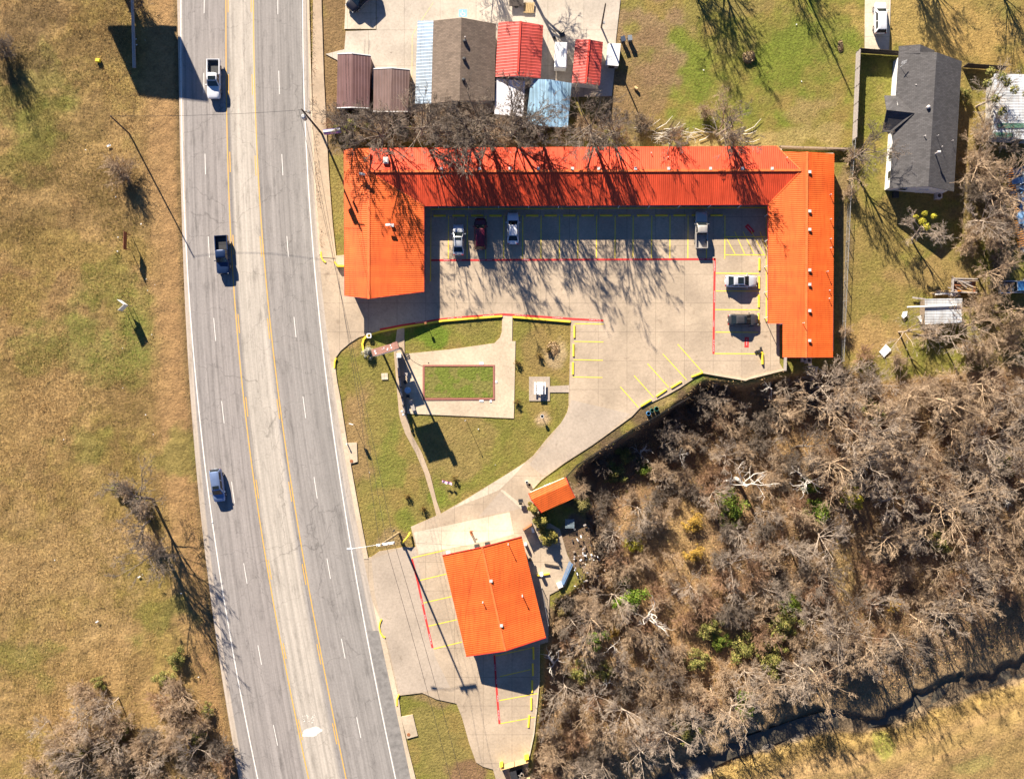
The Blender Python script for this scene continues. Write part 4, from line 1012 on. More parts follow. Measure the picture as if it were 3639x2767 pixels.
e = empty('ruined_trailer', W(3610, 740), 'wrecked trailer with orange joists and blue grey scrap at the right edge', 'trailer'); eo = W(3610, 740)
A_ = [Vector((W(x, y).x, W(x, y).y, 0)) for x, y in ((3567, 610), (3622, 900), (3720, 880), (3680, 580))]
MB().prism([(q.x, q.y) for q in A_], .35, .6).build('deck', plain('scrap_deck', (0.16, 0.18, 0.21), .7, scale=1.2, var=.8), e, eo)
for side_, (x0, x1) in enumerate((((3564, 600), (3622, 885)), )):
    mb = MB(); n_ = 34
    for k in range(n_):
        t = k / (n_ - 1)
        if .28 < t < .33 or .55 < t < .66: continue
        p0 = W(3562 + 45 * t, 610 + 270 * t); p1 = W(3588 + 45 * t, 604 + 270 * t)
        MB().bar((p0.x, p0.y, .8), (p1.x, p1.y, .82), .13, .1).build('joist', M['rust_orange'], e, eo)
for k in range(46):
    x = 3592 + rnd.uniform(0, 60); y = 590 + rnd.uniform(0, 300); p = W(x + (y - 590) * .12, y)
    sx, sy = rnd.choice([(1.2, .5), (.5, .4), (2.0, .12), (1.6, .9), (2.6, .1)])
    mm = rnd.choice([M['tarp_blue'], M['white_metal'], M['grey_metal'], M['dark'], M['rust'], M['wood'], M['tarp_blue']])
    o = MB().box((0, 0, 0), (sx, sy, rnd.uniform(.04, .3))).build('scrap', mm, e); o.location = (p.x - eo.x, p.y - eo.y, .75 + rnd.uniform(0, .5)); o.rotation_euler = (rnd.uniform(-.4, .4), rnd.uniform(-.4, .4), rnd.uniform(0, 3))

# ------------------------------------------------------------------ vehicles
def car(kind, L, H, w, paint, label, px, py, ang, cat='car', sunroof=None, name='parked_car', z=LOT_Z, roofmat=None, bedload=None):
    g = W(px, py); e = empty(name, (g.x, g.y, z + .004), label, cat, None, ang)
    pick = kind == 'pickup'
    if pick: xs = [.5, .49, .46, .36, .25, .18, .05, -.10, -.11]; ws_ = [.80, .90, .97, 1, 1, 1, 1, 1, 1]; zt = [.80, .98, 1.04, 1.08, 1.10, 1.12, 1.10, 1.10, 1.10]; zb = [.50, .38, .36, .34, .34, .34, .34, .34, .34]
    elif kind == 'suv': xs = [.5, .49, .46, .36, .25, .1, -.1, -.3, -.44, -.485, -.5]; ws_ = [.54, .77, .89, .97, .99, 1, 1, 1, .97, .90, .78]; zt = [.62, .80, .92, 1.0, 1.03, 1.04, 1.05, 1.06, 1.06, 1.02, .85]; zb = [.42, .33, .28, .26, .26, .26, .26, .28, .32, .38, .5]
    else: xs = [.5, .49, .46, .36, .25, .1, -.1, -.28, -.42, -.48, -.5]; ws_ = [.50, .74, .87, .965, .99, 1, 1, 1, .965, .87, .70]; zt = [.52, .66, .76, .86, .91, .92, .93, .95, .95, .88, .70]; zb = [.38, .28, .22, .2, .2, .2, .2, .2, .26, .32, .42]
    rings = []
    for f, k, t, b_ in zip(xs, ws_, zt, zb):
        h = t - b_; y = w * k
        half = [(0, b_), (.8 * y, b_), (.97 * y, b_ + .18 * h), (y, b_ + .55 * h), (.96 * y, b_ + .86 * h), (.84 * y, t), (.5 * y, t + .03), ]
        ring = [(f * L, a, c_) for a, c_ in half] + [(f * L, 0, t + .04)] + [(f * L, -a, c_) for a, c_ in half[:0:-1]]
        rings.append(ring)
    body = MB().loft(rings)
    zbelt = .92 if kind == 'sedan' else 1.05
    if kind == 'sedan': cb = (.235, -.40, .07, -.235)
    elif kind == 'suv': cb = (.265, -.485, .12, -.42)
    else: cb = (.20, -.115, .085, -.095)
    xb0, xb1, xr0, xr1 = [c_ * L for c_ in cb]
    hb, hr = .90 * w, .70 * w
    if pick: hb, hr = .92 * w, .76 * w
    def rect(x0, x1, h, z): return [(x0, h, z), (x0 - .0, h * .5, z), (x0, -h * .5, z), (x0, -h, z), ((x0 + x1) / 2, -h, z), (x1, -h, z), (x1, -h * .5, z), (x1, h * .5, z), (x1, h, z), ((x0 + x1) / 2, h, z)]
    def bow(r, cx_, amt):
        return [(x + (amt if abs(y) < h_ * .6 and abs(x - r[0][0]) < 1e-6 else 0) - (amt if abs(y) < h_ * .6 and abs(x - r[5][0]) < 1e-6 else 0), y, z) for (x, y, z) in r for h_ in (max(abs(q[1]) for q in r),)]
    r0 = bow(rect(xb0, xb1, hb, zbelt - .06), 0, .10); r1 = bow(rect(xr0, xr1, hr, H - .05), 0, .05); r2 = bow(rect(xr0 - .12, xr1 + .12, hr * .88, H), 0, .04); r3 = rect((xr0 + xr1) / 2 + .3, (xr0 + xr1) / 2 - .3, hr * .3, H + .025)
    body.loft([r0, r1, r2, r3], True)
    if pick:
        x1, x0 = -.112 * L, -.5 * L
        for s in (-1, 1): body.box(((x0 + x1) / 2, s * (w - .05), .78), (x1 - x0, .10, .70)); body.box(((x0 + x1) / 2, s * (w - .07), 1.13), (x1 - x0, .14, .04))
        body.box(((x0 + x1) / 2, 0, .62), (x1 - x0, 2 * w - .2, .10)); body.box((x1 - .04, 0, .85), (.06, 2 * w - .2, .5))
    o = body.build('body', paint, e, smooth=True, recalc=True)
    def pane(nm, q, mat=None, off=.012):
        q = [Vector(p) for p in q]; n_ = (q[1] - q[0]).cross(q[3] - q[0]).normalized()
        mid = sum(q, Vector()) / 4
        if n_.dot(mid - Vector(((xr0 + xr1) / 2, 0, zbelt - .3))) < 0: n_ = -n_
        q = [mid + (p - mid) * 1.0 for p in q]
        v = [p + n_ * off for p in q] + [p - n_ * .01 for p in q]
        return MB().add(v, [(0, 1, 2, 3), (7, 6, 5, 4), (0, 4, 5, 1), (1, 5, 6, 2), (2, 6, 7, 3), (3, 7, 4, 0)]).build(nm, mat or M['glass'], e, recalc=True)
    def lp(a, b_, t): return Vector(a).lerp(Vector(b_), t)
    for nm, xa, xr in (('windscreen', xb0, xr0), ('rear_window', xb1, xr1)):
        s = 1 if xa > 0 and nm == 'windscreen' else -1
        for half in (0,):
            B0, B1, T0, T1 = Vector((xa + s * .09, hb * .88, zbelt - .04)), Vector((xa + s * .09, -hb * .88, zbelt - .04)), Vector((xr + s * .045, hr * .88, H - .05)), Vector((xr + s * .045, -hr * .88, H - .05))
            pane(nm, [lp(B0, T0, .1), lp(B1, T1, .1), lp(B1, T1, .93), lp(B0, T0, .93)], off=.03)
    for s in (-1, 1):
        B0, B1, T0, T1 = Vector((xb0, s * hb, zbelt - .06)), Vector((xb1, s * hb, zbelt - .06)), Vector((xr0, s * hr, H - .05)), Vector((xr1, s * hr, H - .05))
        a0, a1, c0_, c1 = lp(B0, T0, .16), lp(B1, T1, .16), lp(B0, T0, .88), lp(B1, T1, .88)
        for t0, t1 in ((.10, .50), (.54, .90)): pane('side_window', [lp(a0, a1, t0), lp(a0, a1, t1), lp(c0_, c1, t1), lp(c0_, c1, t0)])
    if sunroof:
        a, b_, hw = sunroof; MB().box(((a + b_) / 2 * L, 0, H + .028), (abs(a - b_) * L, hw * 2 * w, .03)).build('sunroof', M['glass'], e)
    if roofmat: MB().box(((xr0 + xr1) / 2, 0, H + .02), ((xr0 - xr1) * .95, hr * 1.8, .03)).build('roof_panel', roofmat, e)
    r = .40 if pick else (.36 if kind == 'suv' else .33)
    for fx in (.31, -.30):
        for s in (-1, 1):
            y = s * (w - .10)
            t_ = MB().tube([(fx * L, y - .12, r), (fx * L, y + .125, r)], r, 16).build('wheel', M['rubber'], e)
            MB().tube([(fx * L, y + s * .125, r), (fx * L, y + s * .14, r)], r * .62, 12).build('rim', M['rim'], t_)
    for s in (-1, 1):
        zf = zt[1] - .08
        MB().box((.485 * L, s * w * .66, zf), (.10, w * .34, .13), -s * .35).build('headlight', M['lamp_clear'], e)
        MB().box((-.492 * L, s * w * (.88 if pick else .72), .85), (.08, w * (.14 if pick else .30), .22), s * .2).build('taillight', M['lamp_red'], e)
        xm = xb0 - .25
        MB().box((xm, s * (w + .10), zbelt + .02), (.13, .22, .15)).build('mirror', paint, e)
    MB().box((.502 * L, 0, .42), (.05, w * 1.2, .16)).build('grille', M['dark'], e)
    MB().box((-.503 * L, 0, .62), (.03, .32, .12)).build('number_plate', M['white'], e)
    if pick:
        MB().box((-.495 * L, 0, .85), (.08, 2 * w - .24, .55)).build('tailgate', paint, e)
        MB().box((-.31 * L, 0, .676), (.36 * L, 2 * w - .26, .01)).build('bed_liner', bedload or M['dark'], e)
    return e
def rang(y): return math.atan2(-1.0, (rx('ld', y + 20) - rx('ld', y - 20)) / 40)
PW = carpaint('white_car_paint', (0.72, 0.72, 0.73), .1); PB = carpaint('navy_car_paint', (0.012, 0.03, 0.085)); PL = carpaint('pale_blue_car_paint', (0.22, 0.30, 0.48), .5)
PMR = carpaint('maroon_car_paint', (0.11, 0.006, 0.018)); PS = carpaint('silver_car_paint', (0.55, 0.56, 0.58), .5); PT = carpaint('champagne_car_paint', (0.46, 0.42, 0.37), .3); PG = carpaint('graphite_car_paint', (0.07, 0.065, 0.065), .4); PK = carpaint('black_car_paint', (0.012, 0.012, 0.02), .2)
car('pickup', 5.9, 1.86, .99, PW, 'white pickup truck driving down the road near the top left shadow', 766, 288, rang(288), 'pickup truck', (.085, -.02, .58), 'pickup_truck', ROAD_Z)
car('pickup', 5.8, 1.84, .98, PB, 'dark blue pickup truck driving down the road behind the white one', 796, 908, rang(908), 'pickup truck', None, 'pickup_truck', ROAD_Z)
car('suv', 5.0, 1.72, .95, PL, 'pale blue car driving down the road in the left lane', 779, 1722, rang(1722), 'car', (.10, .0, .52), 'driving_car', ROAD_Z)
car('sedan', 4.7, 1.45, .90, PS, 'silver white sedan with a dark sunroof, leftmost car under the long roof', 1630, 855, R(90), 'car', (.055, -.04, .5))
car('suv', 4.8, 1.72, .94, PMR, 'dark maroon van parked between the two pale sedans', 1708, 834, R(90), 'car')
car('sedan', 4.8, 1.45, .91, PW, 'white sedan with a plain roof parked right of the maroon van', 1823, 815, R(90))
car('pickup', 5.6, 1.82, .93, PT, 'champagne pickup truck with an open bed parked alone under the long roof', 2488, 821, R(90), 'pickup truck', None, 'pickup_truck', LOT_Z, None, plain('pale_bed', (.3, .28, .26), .6))
car('sedan', 4.85, 1.50, .93, carpaint('pearl_car_paint', (.60, .60, .62), .35), 'pale silver car with a big glass roof beside the right wing', 2628, 1001, 0, 'car', (.05, -.13, .52))
car('sedan', 4.65, 1.45, .90, PG, 'dark grey sedan parked below the pale silver car', 2636, 1138, 0, 'car', (.07, .0, .52))
car('suv', 4.75, 1.60, .93, PW, 'white car parked on the concrete drive by the grey house', 3121, 72, R(90), 'car', None, 'parked_car', .075)
bp = car('pickup', 5.6, 1.82, .95, carpaint('pale_blue_pickup', (.40, .47, .58), .2), 'old pickup with a blue roof and scrap in its bed at the right edge', 3605, 1021, R(2), 'pickup truck', None, 'pickup_truck', hz(3600, 1020), M['blue'])
for k in range(16): MB().box((rnd.uniform(-2.5, -.8), rnd.uniform(-.6, .6), rnd.uniform(.8, 1.1)), (rnd.uniform(.3, 1.2), rnd.uniform(.05, .25), .1), rnd.uniform(0, 3)).build('scrap', rnd.choice([M['grey_metal'], M['rust'], M['dark'], M['wood']]), bp)
van = car('suv', 5.2, 1.9, 1.0, PK, 'black advertising van with pink lettering parked in the top left yard', 1287, -2, math.atan2(-.70, -.72), 'van', None, 'parked_van', .075)
tm = text_mesh('WIN', .62); o = link('lettering', tm, M['pink'], van); o.location = (-.2, .955, .62); o.rotation_euler = (R(90 - 14), 0, R(180))
mb = MB()
for k in range(9): mb.box((1.9 - k * .42, .995, .5), (.26, .012, .07))
mb.build('lettering', M['white'], van)

# ------------------------------------------------------------------ poles, wires and signs
def pole(name, label, base, top, ht, r, mat, zb=0.0):
    a = W(*base, zb); b_ = W(*top, ht); e = empty(name, a, label, 'utility pole')
    MB().tube([a - Vector((0, 0, .3)), a.lerp(b_, .5), b_], [r, r * .85, r * .68], 10).build('shaft', mat, e, a)
    return e, a, b_
e, A0, A1 = pole('utility_pole', 'tall dark utility pole with a transformer by the top pavement', (1145, 477), (1072, 389), 11.6, .17, M['pole_wood'])
q = A0.lerp(A1, .86); MB().tube([q + Vector((-.1, -.62, -.6)), q + Vector((-.1, -.62, .5))], .33, 14).tube([q + Vector((-.1, -.62, .5)), q + Vector((-.1, -.62, .62))], [.33, .2], 14).build('transformer', M['grey_metal'], e, A0)
q = A0.lerp(A1, .84); MB().tube([q + Vector((.55, .25, -.5)), q + Vector((.55, .25, .4))], .17, 10).build('capacitor', M['grey_metal'], e, A0)
q = A0.lerp(A1, .95); MB().bar(q + Vector((-.2, .1, 0)), q + Vector((1.0, -.35, 0)), .1, .1).build('crossarm', M['pole_wood'], e, A0)
e, B0, B1 = pole('utility_pole', 'slim leaning wooden pole standing in the left field', (458, 475), (392, 412), 9.8, .13, M['pole_wood'])
e, C0, C1 = pole('utility_pole', 'dark utility pole between the small red shed and the white lean-to', (2137, 98), (2152, 14), 8.4, .14, M['pole_wood'])
q = C0.lerp(C1, .2); MB().box((q.x + .25, q.y, q.z), (.3, .25, .5)).build('meter_box', M['grey_metal'], e, C0)
e, D0, D1 = pole('utility_pole', 'pale wooden street light pole at the corner above the separate orange building', (1418, 1893), (1352, 1935), 13.3, .19, M['pole_pale'])
q = D0.lerp(D1, .94); ar = W(1246, 1949, 12.4)
MB().tube([q, q.lerp(ar, .5) + Vector((0, 0, .25)), ar], .03, 8).build('lamp_arm', M['grey_metal'], e, D0)
MB().tube([ar + Vector((.35, 0, .05)), ar, ar - Vector((.5, .05, .05))], [.08, .17, .10], 10).build('lamp_head', M['white'], e, D0)
ca = W(1402, 1927, 12.7); cb_ = W(1338, 1937, 12.7); MB().bar(ca, cb_, .30, .30).build('crossarm', M['white'], e, D0)
for t in (.05, .35, .65, .95): k = ca.lerp(cb_, t); MB().tube([k, k + Vector((0, 0, .35))], .07, 6).build('insulator', M['grey_metal'], e, D0)
q = D0.lerp(D1, .12); MB().tube([q + Vector((-.5, .5, -.6)), q + Vector((-.5, .5, .1))], .14, 8).build('junction_box', M['dark'], e, D0)
# streetlight shadow companion: thin flagpole in the garden
fp = W(1656, 1492); e = empty('flagpole', fp, 'thin flagpole standing in the middle of the garden lawn', 'flagpole')
MB().tube([fp, fp + Vector((0, 0, 5.4 * 0.52))], .035, 6).build('shaft', M['white'], e, fp); MB().tube([fp + Vector((0, 0, 2.8)), fp + Vector((0, 0, 2.95))], .09, 8).build('finial', M['grey_metal'], e, fp)
def wire(a, b_, sag, r, label, n=14):
    pts = [a.lerp(b_, i / n) - Vector((0, 0, sag * 4 * (i / n) * (1 - i / n))) for i in range(n + 1)]
    o = MB().tube(pts, r, 4).build('overhead_wire', M['dark'], None, a)
    return tag(o, label, 'wire', 'overhead wires')
for i, dx in enumerate((-.5, .1, .9)):
    wire(A1 + Vector((dx, -dx * .3, -.4 - .5 * i)), ca.lerp(cb_, i * .4) + Vector((0, 0, .35)), 1.3, .022, ['overhead wire running from the transformer pole to the street light pole, nearest the road', 'overhead wire from the transformer pole to the street light pole, middle strand', 'overhead wire from the transformer pole to the street light pole, nearest the motel'][i])
wire(ca + Vector((0, 0, .3)), W(1700, 3000, 9.5), 1.4, .026, 'overhead wire running to the bottom edge right of its twin')
wire(cb_.lerp(ca, .5), W(1660, 3000, 9.5), 1.4, .026, 'overhead wire running to the bottom edge left of its twin')
wire(A1 - Vector((0, 0, .3)), W(1055, -400, 9.5), 1.2, .026, 'overhead wire running up to the top edge along the pavement')
wire(A1 + Vector((.6, -.2, -.6)), W(1072, -400, 9.5), 1.2, .026, 'overhead wire to the top edge nearest the pavement')
wire(A1 - Vector((0, 0, .2)), B1 - Vector((0, 0, .1)),   .9, .024, 'pale wire crossing high over the road to the pole in the field')
wire(A1 - Vector((0, 0, 1.2)), W(1420, 432, 4), .6, .014, 'service wire from the transformer pole into the bare trees above the motel')
wire(ca, W(1716, 1946, 4.3), .8, .014, 'service wire from the street light pole to the orange roofed building')

# the tall roadside sign of the motel, seen from above
e = empty('pylon_sign', W(1395, 1249), 'tall two post roadside sign with a brown top beside the pool deck', 'sign'); so = W(1395, 1249)
pa, pb = W(1362, 1259), W(1427, 1240)
dirv = (pb - pa).normalized(); ang = math.atan2(dirv.y, dirv.x)
for q in (pa, pb): MB().box((q.x, q.y, 4.1), (.28, .28, 8.2), ang).build('post', M['dark'], e, so)
mid = (pa + pb) / 2
def panel(c_, wd, th_, z0, z1, mat, nm): return MB().box((c_.x, c_.y, (z0 + z1) / 2), (wd, th_, z1 - z0), ang).build(nm, mat, e, so)
panel(mid, 3.7, .95, 6.0, 8.3, M['sign_face'], 'sign_box')
top = MB(); c_ = mid
top.box((c_.x, c_.y, 8.34), (3.75, 1.0, .07), ang)
k0 = mid + dirv * 1.75; top.box((k0.x, k0.y, 8.75), (.75, 1.02, .75), ang)
top.build('sign_cap', M['sign_top'], e, so)
mb = MB()
for k in range(12): q = mid + dirv * rnd.uniform(-1.6, 1.6); mb.box((q.x + rnd.uniform(-.2, .2), q.y + rnd.uniform(-.3, .3), 8.385), (rnd.uniform(.1, .35), rnd.uniform(.06, .2), .012), rnd.uniform(0, 3))
mb.build('peeling_paint', M['white'], e, so)
panel(mid, 2.5, .25, 2.6, 4.4, M['sign_face'], 'letter_board')
# low wall with planter and pillar between path and deck
e = empty('garden_wall', W(1428, 1370), 'low dark garden wall along the left side of the pool deck', 'wall'); wo = W(1428, 1370)
for (a, b_, h) in (((1413, 1262), (1421, 1340), 1.25), ((1421, 1340), (1431, 1412), 1.2), ((1431, 1412), (1441, 1468), 1.25)):
    p, q = W(*a), W(*b_); MB().bar((p.x, p.y, h / 2), (q.x, q.y, h / 2), .16, h).build('panel', M['wood_grey'], e, wo)
for a in ((1413, 1262), (1421, 1340), (1426, 1376), (1431, 1412), (1436, 1440), (1441, 1468)): p = W(*a); MB().box((p.x, p.y, .7), (.2, .2, 1.4)).build('post', M['wood_dark'], e, wo)
p = W(1421, 1264); tag(MB().box((p.x + .05, p.y, .8), (.55, .55, 1.6)).box((p.x + .05, p.y, 1.64), (.68, .68, .1)).build('stone_pillar', M['sign_face'], None, p), 'pale square pillar at the top end of the dark garden wall', 'pillar')
for a, lb in (((1433, 1461), 'white globe lamp on the lower end of the garden wall'), ((1438, 1472), 'small white globe lamp on the deck corner below the garden wall')):
    p = W(*a); e2 = empty('globe_lamp', p, lb, 'lamp'); MB().tube([p, p + Vector((0, 0, 1.5))], .04, 6).build('post', M['dark'], e2, p)
    MB().tube([p + Vector((0, 0, z)) for z in (1.45, 1.5, 1.6, 1.7, 1.75)], [.06, .15, .19, .14, .03], 10).build('globe', M['white'], e2, p, smooth=True)
# small lawn lamp by the yellow kerb
p = W(1515, 1150); e2 = empty('lawn_lamp', p, 'short lamp post at the yellow kerb above the bright green lawn', 'lamp')
MB().tube([p, p + Vector((0, 0, 1.1))], .05, 6).build('post', M['rust'], e2, p); MB().box((p.x, p.y, 1.25), (.32, .32, .35)).build('lamp_box', M['rust'], e2, p)
# picnic table
p = W(1918, 1379, 0); e = empty('picnic_table', p, 'white picnic table on its square concrete pad', 'picnic table')
MB().box((p.x, p.y, .78), (.95, 1.85, .06)).build('table_top', M['white'], e, p)
for s in (-1, 1): MB().box((p.x + s * .74, p.y, .46), (.28, 1.85, .05)).build('bench', M['white'], e, p)
for s in (-1, 1):
    mb = MB().bar((p.x - .75, p.y + s * .6, .06), (p.x + .3, p.y + s * .6, .74), .08, .08).bar((p.x + .75, p.y + s * .6, .06), (p.x - .3, p.y + s * .6, .74), .08, .08).bar((p.x - .85, p.y + s * .6, .42), (p.x + .85, p.y + s * .6, .42), .08, .08); mb.build('leg_frame', M['white'], e, p)
p = W(1926, 1478); e = empty('white_bin', p, 'small white pedestal grill on bare earth below the picnic pad', 'grill')
MB().tube([p, p + Vector((0, 0, .8))], .05, 6).build('stand', M['grey_metal'], e, p); MB().tube([p + Vector((0, 0, z)) for z in (.75, 1.05, 1.05, .85)], [.2, .27, .22, .17], 12, cap=False).build('bowl', M['white'], e, p)
# deck furniture
p = W(1451, 1386, 0); e = empty('round_table', p, 'round pale blue table in the sign shadow on the deck', 'table')
MB().tube([p + Vector((0, 0, .70)), p + Vector((0, 0, .74))], .5, 20).build('table_top', plain('pale_blue_top', (.36, .50, .60), .5, scale=5), e, p)
for k in range(3): a = 2.1 * k; MB().bar(p + Vector((.4 * math.cos(a), .4 * math.sin(a), .05)), p + Vector((.15 * math.cos(a), .15 * math.sin(a), .70)), .05, .05).build('leg', M['grey_metal'], e, p)
def chair(px, py, rz, label, mat):
    p = W(px, py, 0); e = empty('patio_chair', p + Vector((0, 0, .055)), label, 'chair', None, rz)
    MB().box((0, 0, .43), (.48, .48, .04)).build('seat', mat, e); MB().box((0, .23, .70), (.46, .04, .5)).build('backrest', mat, e)
    for sx in (-1, 1):
        for sy in (-1, 1): MB().tube([(sx * .2, sy * .2, 0), (sx * .2, sy * .2, .42)], .02, 5).build('leg', M['rust'], e)
chair(1451, 1408, R(180), 'dark patio chair just below the round blue table', M['dark']); chair(1442, 1358, R(30), 'dark patio chair just above the round blue table', M['dark']); chair(1444, 1330, R(80), 'patio chair in front of the garden wall under the pillar', M['wood_grey'])
p = W(1466, 1441, 0); e = empty('sun_lounger', p + Vector((0, 0, .055)), 'low strap lounger on the deck below the round table', 'lounger', None, R(18))
MB().box((0, -.2, .32), (.55, 1.2, .03)).build('bed', M['wood_grey'], e); MB().bar((0, .4, .33), (0, .85, .65), .55, .03).build('backrest', M['wood_grey'], e)
for sx in (-1, 1): MB().bar((sx * .26, -.8, .03), (sx * .26, .6, .03), .03, .03).bar((sx * .26, -.7, .03), (sx * .26, -.7, .32), .03, .03).bar((sx * .26, .4, .03), (sx * .26, .4, .32), .03, .03).build('leg', M['grey_metal'], e)
p = W(1447, 1262, 0.1); mb = MB()
for k in range(5):
    r = .24 + .05 * (k % 3); mb.tube([p + Vector((r * math.cos(t), r * math.sin(t), .04 * k)) for t in np.linspace(0, 6.28, 18)], .02, 4)
mb.tube([W(1455, 1272, .07), W(1470, 1284, .07), W(1482, 1292, .07), W(1502, 1299, .16)], .02, 5)
tag(mb.build('garden_hose', M['dark'], None, p), 'dark coiled garden hose at the corner of the deck', 'hose')
for (x, y) in ((1711, 1291), (1711, 1423), (1764, 1356), (1744, 1425)): p = W(x, y); tag(MB().box((p.x, p.y, .08), (.65 if y > 1290 and x == 1711 else .3, .36, .07)).build('skimmer_lid', M['white'], None, p), {1291: 'white skimmer lid on the deck at the top side of the brick rim', 1423: 'white skimmer lid on the lower brick rim', 1356: 'small white lid at the right side of the brick rim', 1425: 'small white lid right of the lower skimmer lid'}[y], 'lid')
p = W(1523, 1289); tag(MB().tube([p + Vector((0, 0, .05)), p + Vector((0, 0, .1))], .09, 10).build('drain_cap', M['dark'], None, p), 'small dark round drain cap on the deck above the brick rim', 'drain cap')
p = W(1313, 1193); mb = MB(); rr_ = [(.36 * math.copysign(abs(math.cos(t)) ** .5, math.cos(t)), .36 * math.copysign(abs(math.sin(t)) ** .5, math.sin(t))) for t in np.linspace(0, 6.28, 25)[:-1]]
ri = [(a * .66, b_ * .66) for a, b_ in rr_]; k = len(rr_)
mb.add([(p.x + a, p.y + b_, z) for z, rr0 in ((0, rr_), (.55, rr_), (.55, ri), (.25, ri)) for a, b_ in rr0], [(j * k + i, j * k + (i + 1) % k, (j + 1) * k + (i + 1) % k, (j + 1) * k + i) for j in range(3) for i in range(k)])
tag(mb.build('white_planter', M['white'], None, p), 'hollow white square planter inside the yellow kerb corner', 'planter')
p = W(1367, 1337); tag(MB().box((p.x, p.y, .03), (.98, .98, .08), .05).build('utility_cover', M['lot_pale'], None, p), 'square pale concrete cover in the lawn left of the garden path', 'cover')
for (x, y, lb) in ((1249, 1638, 'dark round manhole on the upper drain pad by the road'), (1452, 2609, 'dark round manhole on the lower drain pad by the road')): p = W(x, y, .12); tag(MB().tube([p - Vector((0, 0, .05)), p + Vector((0, 0, .02))], .26, 16).build('manhole_cover', M['rust'], None, p), lb, 'manhole')
p = W(1235, 1576); e = empty('marker_post', p, 'stubby white capped post on the upper drain pad', 'post'); MB().tube([p, p + Vector((0, 0, .7))], .09, 8).build('post', M['dark'], e, p); MB().tube([p + Vector((0, 0, .7)), p + Vector((0, 0, .82))], .12, 8).build('cap', M['white'], e, p)
p = W(1258, 1505); e = empty('road_sign', p, 'thin road sign post on the verge above the upper drain pad', 'sign'); MB().tube([p, p + Vector((0, 0, 2.9))], .03, 6).build('post', M['grey_metal'], e, p); MB().box((p.x, p.y + .04, 2.4), (.62, .03, .9), R(-20)).build('sign_panel', M['white_metal'], e, p)
# planter bed by the office with yellow edge
p = W(1212, 928); e = empty('raised_bed', p, 'white raised planter with a yellow edge at the left end of the motel', 'planter'); MB().prism(wp([(1197, 911), (1226, 910), (1226, 944), (1203, 943), (1194, 930)]), 0, .75).build('bed', M['walk_pale'], e, p)
MB().prism(wp([(1194, 931), (1203, 944), (1226, 945), (1226, 950), (1201, 950), (1190, 934)]), 0, .8).build('edge', M['kerb_yellow'], e, p)
p = W(1438, 1898); tag(MB().tube([W(1430, 1929, .3), W(1440, 1918, .9), W(1450, 1905, .9), W(1457, 1892, .25)], .14, 8).build('bent_rail', M['kerb_yellow'], None, p), 'curved yellow guard rail by the street light pole', 'guard rail')
# roadside signs
e = empty('banner_sign', W(1199, 492), 'long violet roadside sign seen edge on above the motel corner', 'sign'); bo = W(1199, 492)
p0, p1 = W(1170, 497), W(1228, 490)
MB().bar(Vector((p0.x, p0.y, 3.9)), Vector((p1.x, p1.y, 3.9)), .5, 1.0).build('sign_box', M['purple'], e, bo); MB().bar(Vector((p0.x, p0.y, 4.42)), Vector((p1.x, p1.y, 4.42)), .3, .05).build('sign_cap', M['sign_face'], e, bo)
mb = MB()
for k in range(8): q = p0.lerp(p1, .1 + k * .1); mb.box((q.x, q.y - .27, 3.9), (.16, .02, .5), .1)
mb.build('lettering', M['pink'], e, bo)
p = p0.lerp(p1, .5); MB().tube([(p.x, p.y, 0), (p.x, p.y, 3.5)], .1, 8).build('post', M['dark'], e, bo)
e = empty('brown_sign', W(466, 862), 'brown two post sign beside the road in the left field', 'sign'); bo = W(466, 862)
a, b_ = W(466, 836), W(464, 889)
for q in (a, b_): MB().tube([q, q + Vector((0, 0, 2.5))], .06, 6).build('post', M['rust'], e, bo)
MB().bar(Vector((a.x, a.y + .2, 2.0)), Vector((b_.x, b_.y - .2, 2.0)), .05, 1.1).build('sign_panel', M['brown_sign'], e, bo)
e = empty('vee_sign', W(466, 1088), 'white V shaped double board sign in the left field', 'sign'); bo = W(466, 1088)
v0 = W(468, 1088); v1 = W(444, 1070); v2 = W(447, 1108)
for q in (v1, v2): MB().bar(Vector((v0.x, v0.y, 2.0)), Vector((q.x, q.y, 2.0)), .06, 1.5).build('board', M['sign_face'], e, bo)
for q in (v0, v1, v2): MB().tube([q, q + Vector((0, 0, 2.8))], .05, 6).build('post', M['wood'], e, bo)
# advertising hoarding whose shadow falls across the verge
e = empty('billboard', W(340, -250), 'tall billboard beyond the top edge whose shadow falls over the verge', 'billboard'); bo = W(340, -250)
MB().tube([bo, bo + Vector((0, 0, 9))], .45, 12).build('pole', M['grey_metal'], e, bo)
x0, x1 = W(228, -238).x, W(448, -238).x; yb = bo.y + .4
MB().box(((x0 + x1) / 2, yb, 10.6), (x1 - x0, .5, 5.0)).build('board', M['sign_face'], e, bo)
xm, xn = W(300, 0).x, W(480, 0).x; MB().bar((x0, yb - .3, 10.6), (xn, yb - 1.6, 10.6), .5, 5.0).build('board', M['sign_face'], e, bo)
MB().box(((x0 + x1) / 2 + .6, yb - .9, 7.5), (x1 - x0 + 1, .8, .15)).build('catwalk', M['dark'], e, bo)

